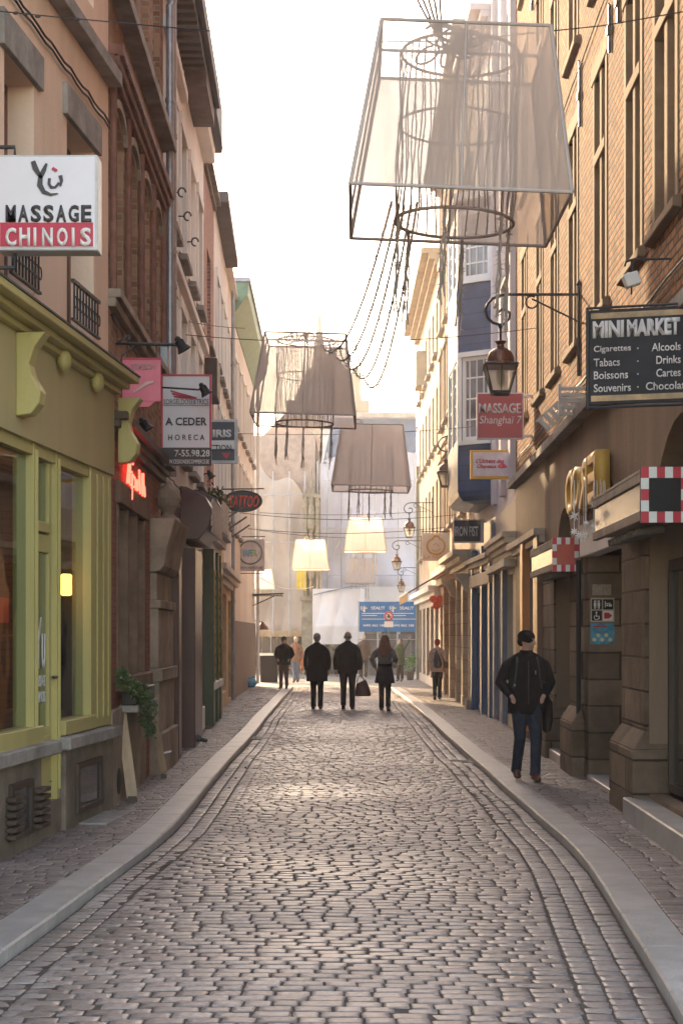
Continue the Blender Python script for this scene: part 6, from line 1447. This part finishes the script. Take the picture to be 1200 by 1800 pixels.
for lab, x, y in (('iron gutter grate against the right kerb ahead of the walking man', float(kr(21.3))-.15, 21.3), ('iron gutter grate against the left kerb in the middle distance', float(kl(26))+.15, 26.0)):
    g = empty('drain_grate', (x, y, 0), lab, 'drain', 'iron gutter grates'); z_ = float(crown(x, y)+wz(x, y))+.006; mb = MB()
    for k in range(7): mb.box(x-.13, x+.13, y-.2+k*.06, y-.2+k*.06+.03, z_-.02, z_)
    mb.build('bars', iron, g); MB().box(x-.15, x-.131, y-.22, y+.24, z_-.02, z_+.002).box(x+.131, x+.15, y-.22, y+.24, z_-.02, z_+.002).box(x-.13, x+.13, y-.22, y-.205, z_-.02, z_+.002).box(x-.13, x+.13, y+.225, y+.24, z_-.02, z_+.002).build('rim', iron, g)
rl = random.Random(4); mb = MB()
for _ in range(170):
    y = rl.uniform(7, 40); sd_ = rl.choice((-1, 1)); x = (float(kl(y))+abs(rl.gauss(0, .15))+.02) if sd_ < 0 else (float(kr(y))-abs(rl.gauss(0, .15))-.02)
    if rl.random() < .45: x = rl.uniform(float(flx(y))+.05, float(kl(y))-.3) if sd_ < 0 else rl.uniform(float(kr(y))+.3, float(frx(y))-.1)
    zz = (float(crown(x, y)+wz(x, y)) if kl(y) < x < kr(y) else KH)+.004; r_ = rl.uniform(.012, .028); a_ = rl.uniform(0, 6.28)
    u_ = Vector((math.cos(a_), math.sin(a_), rl.uniform(-.2, .5)))*r_; v_ = Vector((-math.sin(a_), math.cos(a_), rl.uniform(0, .4)))*r_*.6; c = Vector((x, y, zz+.003))
    mb.add([c-u_, c+v_, c+u_, c-v_], [(0, 1, 2, 3)])
mb.build('leaf_litter', pm('dry_leaves', (.22, .15, .09), .8, .5, 9, 0), kind='stuff', normals=False)

# ================================================================== PEOPLE
skin = pm('skin', (.42, .23, .165), .55, .08, 12, .05); skin2 = pm('skin_pink', (.50, .28, .21), .55, .08, 12, .05)
def cloth(name, c, rough=.9): return pm(name, [x*.75 if max(c) < .05 else x for x in c], rough, .3, 9, .8, 11, spec=.15)
def hand(mb, w_, dr, out, fw, curl=.5, s=1):
    """w_ wrist, dr pointing direction, out = thumb side, fw = palm normal"""
    dr, out, fw = Vector(dr).normalized(), Vector(out).normalized(), Vector(fw).normalized(); w_ = Vector(w_)
    mb.loft([(w_-dr*.02, .024, .02), (w_+dr*.02, .03, .018), (w_+dr*.06, .038, .016), (w_+dr*.092, .036, .014)], 10) if abs(dr.z) > .5 else mb.ell(w_+dr*.05, (.05, .03, .04))
    for k, (o_, L_) in enumerate(((.030, .066), (.010, .075), (-.010, .070), (-.029, .055))):
        p = w_+dr*.088+out*o_; pts = [p]; dcur = dr
        for j, f_ in enumerate((.45, .3, .25)):
            dcur = (dcur+fw*curl*(.5+.3*j)).normalized(); p = p+dcur*L_*f_; pts.append(p)
        mb.tube(pts, [.0092, .0088, .008, .006], 8)
    p = w_+dr*.03+out*.03; mb.tube([p, p+out*.022+dr*.025, p+out*.03+dr*.05+fw*.01, p+out*.028+dr*.07+fw*.018], [.012, .0105, .0095, .007], 8)
def person(label, loc, heading, H, arms, legs, coat, cm, tm, shoe, hair, hm, sk=skin, hy=0, vox=.009, skirt=None, lean=0, extra=None, group=None, hips=0, boots=None, slv=1.0, tilt=0, waist=0):
    root = empty('person', loc, label, 'person', group)
    T = Matrix.Translation(Vector(loc)) @ Matrix.Rotation(heading, 4, 'Z') @ Matrix.Scale(H/1.75, 4)
    HM = Matrix.Translation((0, .01+lean*.3, 1.52)) @ Matrix.Rotation(hy, 4, 'Z') @ Matrix.Rotation(tilt, 4, 'X')
    def Hd(x, y, z): return HM @ Vector((x, y, z-1.52))
    B = MB()
    # head: skull, face wedge, jaw, features
    H3 = HM.to_3x3()
    B.ell(Hd(0, -.012, 1.655), (.074, .092, .088), 16, 12, H3).ell(Hd(0, .018, 1.615), (.062, .074, .095), 16, 12, H3).ell(Hd(0, .045, 1.56), (.04, .04, .032), 12, 8, H3)
    B.loft([(Hd(0, .085, 1.648), .010, .008), (Hd(0, .102, 1.622), .012, .012), (Hd(0, .106, 1.607), .016, .014), (Hd(0, .085, 1.598), .013, .01)], 8)
    B.ell(Hd(0, .077, 1.668), (.05, .014, .010), 12, 6, H3).ell(Hd(0, .083, 1.578), (.024, .010, .007), 10, 6, H3).ell(Hd(0, .081, 1.567), (.02, .010, .006), 10, 6, H3)
    for s_ in (-1, 1): B.ell(Hd(.076*s_, -.005, 1.63), (.010, .02, .031), 8, 8, H3).ell(Hd(.04*s_, .062, 1.61), (.02, .02, .02), 8, 6, H3)
    B.loft([((0, -.005, 1.40), .07, .065), ((0, 0, 1.47), .056, .056), (Hd(0, .0, 1.54), .054, .058), (Hd(0, 0, 1.6), .05, .055)], 14)
    # trunk
    B.loft([((0, 0, .86), .13, .10), ((0, 0, .95), .165, .12), ((0, 0, 1.08), .14, .10), ((0, 0, 1.25), .16, .115), ((0, -.005, 1.38), .165, .10), ((0, -.005, 1.435), .12, .075), ((0, 0, 1.46), .06, .055)], 18)
    for i, (sh_, el, wr, hd) in enumerate(arms):
        sh_, el, wr = Vector(sh_), Vector(el), Vector(wr); sb_ = sh_-Z*.035-X*sh_.x*.12
        B.ell(sb_, (.05, .05, .05)).loft([(sb_, .045, .045), (sh_.lerp(el, .5), .046, .048), (el, .038, .038), (el.lerp(wr, .35), .038, .038), (wr, .025, .025)], 10)
        if hd == 'pocket': B.loft([(wr, .025, .026), (wr+Vector((-wr.x*.12, -.01, -.05)), .034, .026), (wr+Vector((-wr.x*.2, -.02, -.09)), .034, .02)], 10)
        elif hd: hand(B, wr, *hd)
    for hp, kn, an, toe in legs:
        hp, kn, an, toe = map(Vector, (hp, kn, an, toe))
        B.loft([(hp, .085, .09), (hp.lerp(kn, .5), .072, .078), (kn, .053, .055), (kn.lerp(an, .35), .052, .058), (an, .036, .038)], 12)
    B.xf(T); sc_ = H/1.75; B.remesh('body', sk, root, vox*sc_, 2)
    # trousers
    if tm:
        Tm = MB()
        if not skirt: Tm.loft([((0, 0, .82), .14, .11), ((0, 0, .90), .178, .135), ((0, 0, 1.0), .17, .125)], 18)
        for hp, kn, an, toe in legs:
            hp, kn, an = map(Vector, (hp, kn, an)); k_ = .95 if boots else 1.0
            ea = an+(kn-an)*-.06
            Tm.loft([(hp+Z*.02, .10*k_+.01, .115*k_+.01), (hp.lerp(kn, .5), .086*k_, .098*k_), (kn, .068*k_, .076*k_), (kn.lerp(an, .3), .066*k_, .076*k_), (kn.lerp(an, .8), .06*k_, .068*k_), (ea, .063*k_, .072*k_)], 14)
            Tm.ell(kn.lerp(an, .85), (.066*k_, .074*k_, .02)).ell(kn+Z*.01, (.069*k_, .079*k_, .03))
        Tm.xf(T); Tm.remesh('trousers' if not skirt else 'tights', tm, root, vox*1.15*sc_, 2)
    if skirt:
        MB().loft(skirt[1], 20).xf(T).remesh('skirt', skirt[0], root, vox*1.2*sc_, 2)
    # coat
    hem, fl = coat[0], coat[1]; wz_ = coat[2] if len(coat) > 2 else .19
    Cm = MB(); Cm.loft([((0, 0, hem), wz_*fl, .13*fl*1.02), ((0, 0, hem+.03), wz_*fl*1.0, .135*fl), ((0, 0, max(hem+.05, .95)), wz_*1.03, .15), ((0, 0, 1.1), wz_*(.96-waist), .142-waist*.1), ((0, 0, 1.26), wz_*1.02, .15), ((0, -.01, 1.36), wz_*1.03, .135), ((0, -.01, 1.425), wz_*.86, .105), ((0, -.008, 1.462), .10, .085), ((0, 0, 1.51), .075, .078), ((0, .002, 1.53), .07, .074)], 22)
    for sh_, el, wr, hd in arms:
        sh_, el, wr = Vector(sh_), Vector(el), Vector(wr)
        Cm.ell(sh_+Z*-.03-X*sh_.x*.06, (.066, .078, .07), 14, 8).loft([((sh_.x*.3, -.005, 1.465), .05, .055), ((sh_.x*.62, -.005, 1.435), .05, .065), ((sh_.x*.93, -.005, 1.395), .05, .07), ((sh_.x*1.0, -.005, 1.36), .05, .06)], 12).loft([(sh_+(el-sh_)*.06, .06, .07), (sh_.lerp(el, .3), .07*slv, .076*slv), (sh_.lerp(el, .75), .062*slv, .068*slv), (el, .06*slv, .062*slv), (el.lerp(wr, .4), .057*slv, .06*slv), (el.lerp(wr, .93), .047, .05)], 12)
        Cm.ell(sh_.lerp(el, .6), (.067*slv, .073*slv, .014)).ell(el.lerp(wr, .2), (.060*slv, .062*slv, .014))
        if hd == 'pocket': Cm.ell((wr.x*.86, wr.y-.045, wr.z-.10), (.072, .052, .072), 14, 10)
    Cm.xf(T); Cm.remesh('coat', cm, root, vox*1.2*sc_, 2)
    # shoes
    for hp, kn, an, toe in legs:
        an, toe = Vector(an), Vector(toe); f_ = (toe-an); hz = Vector((f_.x, f_.y, 0)).normalized(); dn = f_.normalized()
        Sm = MB(); heel = an+Vector((0, 0, 0))-hz*.05-Z*.055
        q_ = dn if abs(dn.z) > .5 else hz
        mid = an.lerp(toe, .5)
        Sm.ell(an-Z*.02, (.044, .05, .06)).ell(heel.lerp(an, .35), (.042, .05, .045)).ell(mid, (.046, .075, .043)).ell(toe, (.047, .065, .033)).ell(mid.lerp(toe, .6), (.049, .07, .03))
        if boots: Sm.loft([(an-Z*.02, .045, .05), (an.lerp(kn_ := Vector(kn), .3), .052, .058), (an.lerp(kn_, .75), .058, .066)], 12).tube([heel, heel-Z*.0], .015, 6)
        Sm.xf(T); Sm.remesh('boot' if boots else 'shoe', shoe, root, .008*sc_, 1)
    # hair / hat
    Hm = MB()
    if hair == 'short': Hm.ell(Hd(0, -.025, 1.668), (.083, .096, .088), 18, 12, H3).ell(Hd(0, -.05, 1.62), (.074, .066, .075), 14, 8, H3)
    elif hair == 'fringe':     # bald crown with hair round the sides
        for t_ in np.linspace(.25, math.pi*2-.25, 26):
            a_ = t_+math.pi/2; Hm.ell(Hd(.073*math.cos(a_), -.012+.088*math.sin(a_), 1.615), (.017, .017, .034), 8, 6, H3)
    elif hair == 'beanie': Hm.ell(Hd(0, -.014, 1.683), (.088, .107, .083), 18, 12, H3).loft([(Hd(0, -.018, 1.628), .086, .102), (Hd(0, -.014, 1.648), .093, .109), (Hd(0, -.012, 1.675), .091, .107)], 18).ell(Hd(0, -.06, 1.625), (.072, .06, .06), 12, 8, H3)
    elif hair == 'long':
        Hm.ell(Hd(0, -.02, 1.67), (.086, .100, .092), 18, 12, H3).loft([(Hd(0, -.05, 1.66), .086, .06), (Hd(0, -.075, 1.58), .092, .06), ((0, -.105, 1.50), .105, .055), ((0, -.13, 1.40), .118, .048), ((.0, -.14, 1.31), .11, .04), ((.01, -.14, 1.24), .07, .03)], 16)
        for s_ in (-1, 1): Hm.loft([(Hd(.06*s_, -.03, 1.66), .035, .05), (Hd(.085*s_, -.03, 1.56), .03, .045), ((.11*s_, -.06, 1.45), .035, .04), ((.125*s_, -.1, 1.36), .035, .035)], 10)
    if Hm.v: Hm.xf(T); Hm.remesh('hat' if hair == 'beanie' else 'hair', hm, root, .008*sc_, 1)
    # eyes
    for s_ in (-1, 1): MB().ell(Hd(.03*s_, .076, 1.642), (.011, .007, .006), 8, 6, H3).xf(T).build('eye', pm('eye_dark', (.03, .02, .02), .3, bump=0), root, smooth=True)
    if extra: extra(root, T)
    return root
def std_legs(f=0.0, w_=.085, side=1):
    """f stride: + = right leg ahead"""
    out = []
    for s_ in (-1, 1):
        a_ = f*s_; kz = .49; ky = a_*.45+.02*(abs(a_) > 0); ay = a_*.8
        lift = .045 if a_ < -.05 else 0
        hp = (w_*s_, 0, .90); kn = (w_*s_*1.02, ky+(.05 if a_ < -.05 else .0), kz); an = (w_*s_, ay, .085+lift); toe = (w_*s_*1.08, ay+.13, .032 if lift == 0 else .02)
        out.append((hp, kn, an, toe))
    return out
def arm_down(s_, fwd=0, out=.0, hd=True, bend=.05):
    sh_ = (.185*s_, -.005, 1.405); el = (.235*s_+out*s_, -.02+fwd*.5, 1.13); wr = (.235*s_+out*s_*1.1, bend+fwd, .88)
    return (sh_, el, wr, ((0, .15, -1), (0, 1, .1), (-s_, 0, 0), .45) if hd else None)
def arm_pocket(s_, w_=.30): return ((.185*s_, -.005, 1.405), (w_*s_, -.06, 1.15), (.185*s_, .105, .985), 'pocket')
ck = cloth('black_coat', (.018, .015, .016)); ck2 = cloth('black_wool', (.022, .019, .022)); brn = cloth('charcoal_trousers', (.04, .033, .033)); blkt = cloth('black_trousers', (.02, .018, .02)); jeans = cloth('dark_jeans', (.030, .036, .055))
leather = pm('brown_leather', (.10, .035, .02), .45, .2, 8, .2); shoeb = pm('black_shoe', (.02, .017, .017), .4); hb = pm('dark_hair', (.035, .022, .018), .5, .4, 14, .6, 60); hg = pm('grey_hair', (.16, .14, .13), .6, .4, 14, .6, 60); hred = pm('auburn_hair', (.14, .045, .02), .45, .4, 14, .8, 60)
def K2(T, mb, nm, mat, root, vox=None, **k_):
    mb.xf(T); return mb.remesh(nm, mat, root, vox) if vox else mb.build(nm, mat, root, **k_)
# man in the beanie, walking toward the camera on the right kerb
def ex_b(root, T):
    bt = pm('zip_metal', (.35, .34, .33), .35, metal=.6)
    K2(T, MB().obox((-.085, .152, 1.27), X*.006, Y*.004, Z*.022).obox((.155, .12, 1.12), X*.006, Y*.02, Z*.012), 'zip_pull', bt, root)
    K2(T, MB().tube([(0, .153, 1.40), (0, .160, 1.25), (0, .158, 1.05), (0, .152, .90)], .005, 6), 'zip', pm('zip_dark', (.05, .045, .045), .4), root)
    for s_ in (-1, 1): K2(T, MB().tube([(.115*s_, .02, 1.462), (.12*s_, .085, 1.41), (.135*s_, .108, 1.25), (.165*s_, .085, 1.08)], .015, 8), 'strap', pm('strap_black', (.03, .03, .033), .5), root, smooth=True)
    K2(T, MB().ell((0, -.19, 1.2), (.15, .08, .22), 16, 12), 'backpack', pm('strap_black', (.03, .03, .033), .5), root, smooth=True)
    K2(T, MB().loft([((-.25, -.05, 1.0), .02, .03), ((-.27, -.07, .9), .055, .06), ((-.27, -.08, .7), .065, .07), ((-.26, -.08, .58), .05, .06), ((-.26, -.08, .55), .02, .03)], 12), 'dangling_bag', ck, root, smooth=True)
pB = at(924, 1371, 17.75); pB.z = KH+.0
legsB = [((.085, 0, .90), (.10, .09, .50), (.095, .13, .085), (.10, .255, .032)), ((-.085, 0, .90), (-.07, .02, .49), (-.075, -.20, .135), (-.075, -.10, .05))]
legsB = [((-.085, 0, .90), (-.10, .10, .49), (-.085, .12, .085), (-.09, .25, .032)), ((.085, 0, .90), (.085, .07, .50), (.09, -.16, .12), (.09, -.06, .045))]
person('man in a black beanie and black jacket with hands in his pockets', pB, R(180+4), 1.66, [arm_pocket(1), arm_pocket(-1)], legsB, (.78, 1.05, .212), ck, jeans, leather, 'beanie', cloth('beanie_knit', (.014, .012, .014)), sk=skin2, hy=R(58), vox=.0075, extra=ex_b, slv=1.08, tilt=R(-4))
# two men seen from behind
def gp(px, py, z=0): 
    d_ = (CH-z)*FPX/(py-HY); v = at(px, py, d_); v.z = z; return v
p3 = gp(557, 1249); p3.z = .03
person('man in a long black overcoat with dark grey hair, left of the walking pair', p3, R(3), 1.70, [arm_down(-1, .02, .01), arm_down(1, .04, .02)], std_legs(.05, .08), (.64, 1.04, .235), ck, blkt, shoeb, 'short', hg, slv=1.2, vox=.009)
def ex_4(root, T): pass
p4 = gp(611, 1250); p4.z = .03
person('balding man in a black jacket and grey trousers carrying a dark red bag', p4, R(-3), 1.74, [arm_down(-1, .02, .03), arm_down(1, .0, .03)], std_legs(.07, .095), (.80, 1.0, .225), ck2, brn, shoeb, 'fringe', hg, sk=pm('skin_ruddy', (.38, .24, .18), .5, .1, 12, .05), slv=1.12, vox=.009)
hx = Matrix.Translation(p4) @ Matrix.Rotation(R(-3), 4, 'Z') @ Matrix.Scale(1.74/1.75, 4) @ Vector((.275, .02, .80))
bg = empty('travel_bag', (hx.x+.1, hx.y, .36), 'dark red brown bag held low by the balding man', 'bag'); bm_ = pm('oxblood_leather', (.07, .018, .015), .45, .25, 6, .3)
MB().loft([((hx.x+.06, hx.y, .33), .17, .07), ((hx.x+.06, hx.y, .36), .185, .08), ((hx.x+.05, hx.y, .5), .16, .07), ((hx.x+.03, hx.y, .64), .12, .05), ((hx.x+.02, hx.y, .66), .11, .03)], 18).remesh('bag_body', bm_, bg, .012, 2)
MB().tube([(hx.x-.07, hx.y, .63), (hx.x-.05, hx.y, .74), (hx.x, hx.y, .79), (hx.x+.06, hx.y, .74), (hx.x+.09, hx.y, .63)], .010, 8).build('handle', bm_, bg, smooth=True)
# woman with auburn hair
gw = pm('grey_wool', (.14, .125, .12), .9, .25, 8, .5, 20)
def ex_w(root, T):
    K2(T, MB().loft([((0, 0, 1.02), .168, .125), ((0, 0, 1.10), .162, .122), ((0, 0, 1.13), .160, .12)], 20), 'belt', ck, root, smooth=True)
    K2(T, MB().ell((.22, .02, 1.06), (.05, .09, .08), 12, 8).tube([(.1, -.1, 1.45), (.19, -.05, 1.25), (.22, 0, 1.12)], .01, 6), 'shoulder_bag', pm('pale_bag', (.36, .30, .28), .6), root, smooth=True)
pW = gp(676, 1252); pW.z = .03
aw_l = ((-.165, 0, 1.39), (-.30, -.06, 1.20), (-.22, .03, 1.0), ((.4, .2, -.8), (0, 1, 0), (1, 0, 0), .5)); aw_r = ((.165, 0, 1.39), (.25, -.03, 1.19), (.20, .10, 1.02), None)
person('woman with long auburn hair in a grey jacket and flared black skirt', pW, R(-2), 1.66, [aw_l, aw_r], std_legs(-.10, .075), (1.05, .86, .168), gw, cloth('brown_tights', (.035, .02, .018)), shoeb, 'long', hred, skirt=(cloth('black_skirt', (.018, .017, .026)), [((0, 0, .64), .235, .17), ((0, 0, .67), .235, .17), ((0, 0, .85), .195, .15), ((0, 0, 1.03), .162, .122), ((0, 0, 1.09), .158, .12)]), boots=True, waist=.08, extra=ex_w)
# man coming toward us on the left kerb
p1 = at(499, 1209, 47.5); p1.z = .08
person('man in a dark jacket and brown trousers approaching on the left kerb', p1, R(172), 1.55, [arm_pocket(1), arm_pocket(-1)], std_legs(.10, .085), (.80, 1.0, .225), ck, cloth('brown_trousers', (.09, .06, .05)), shoeb, 'beanie', ck, sk=skin2, hy=R(25), vox=.011, slv=1.15)
# woman in brown coat
def ex_2(root, T): K2(T, MB().loft([((.24, .0, .45), .05, .10), ((.24, 0, .6), .06, .13), ((.22, 0, .85), .05, .1), ((.2, 0, .95), .03, .04)], 12), 'orange_bag', pm('orange_bag', (.45, .13, .04), .6), root, smooth=True)
p2 = gp(520, 1201); p2.z = .03
person('woman in a tan coat and pale blue jeans carrying an orange bag', p2, R(10), 1.58, [arm_down(-1), arm_down(1)], std_legs(.06, .07), (.80, 1.0, .185), cloth('tan_coat', (.26, .16, .12)), cloth('pale_jeans', (.16, .21, .30)), shoeb, 'short', pm('blond_hair', (.5, .4, .3), .5), vox=.012, extra=ex_2)
# person behind the pair
p5 = gp(639, 1192); p5.z = .03
person('fair haired person in a brown coat partly behind the balding man', p5, R(-5), 1.66, [arm_down(-1), arm_down(1)], std_legs(.06), (.70, 1.05, .21), cloth('brown_coat', (.09, .06, .05)), brn, shoeb, 'short', pm('blond_hair', (.5, .4, .3), .5), vox=.012)
p7 = gp(703, 1199); p7.z = .03
person('woman in an olive green coat raising one arm beside the blue banner', p7, R(160), 1.52, [arm_down(1), ((-.17, 0, 1.39), (-.30, .05, 1.52), (-.42, .08, 1.72), ((-.3, .1, 1), (0, 1, 0), (1, 0, 0), .3))], std_legs(.07, .07), (.66, 1.0, .18), cloth('olive_coat', (.07, .10, .05)), brn, shoeb, 'short', hb, sk=skin2, vox=.012)
# woman with backpack on right pavement
def ex_8(root, T):
    K2(T, MB().loft([((.02, -.20, .93), .09, .05), ((.02, -.22, 1.0), .125, .08), ((.0, -.22, 1.15), .11, .08), ((-.02, -.19, 1.32), .06, .05), ((-.02, -.17, 1.42), .025, .025)], 14), 'backpack', pm('navy_pack', (.02, .02, .04), .6), root, smooth=True)
    K2(T, MB().ell((.25, -.05, 1.0), (.08, .07, .1), 12, 8).tube([(-.05, -.12, 1.47), (.1, -.15, 1.3), (.24, -.08, 1.08)], .014, 6), 'shoulder_bag', pm('brown_bag', (.10, .05, .035), .6), root, smooth=True)
p8 = at(768, 1230, 39.6); p8.z = .077
person('woman in a beige coat and red cap with a dark backpack on the right pavement', p8, R(-4), 1.50, [arm_down(-1, 0, .0), arm_down(1, 0, .03)], std_legs(.08, .07), (.80, 1.02, .2), cloth('beige_coat', (.42, .31, .25)), cloth('black_tights', (.02, .018, .02)), pm('brown_boot', (.09, .05, .035), .6), 'beanie', cloth('red_cap', (.35, .07, .05)), boots=True, vox=.011, extra=ex_8)

# ================================================================== HAZE
hz = MB().box(-45, 45, -4, 170, -2, 44).build('haze', None, None, loc=(0, 80, 0), kind='stuff')
m = bpy.data.materials.new('haze'); m.use_nodes = True; t = m.node_tree; t.nodes.clear()
o = t.nodes.new('ShaderNodeOutputMaterial'); v = t.nodes.new('ShaderNodeVolumePrincipled')
v.inputs['Color'].default_value = (1, .95, .9, 1); v.inputs['Density'].default_value = .0012; v.inputs['Anisotropy'].default_value = .55
t.links.new(v.outputs[0], o.inputs['Volume']); hz.data.materials.append(m)
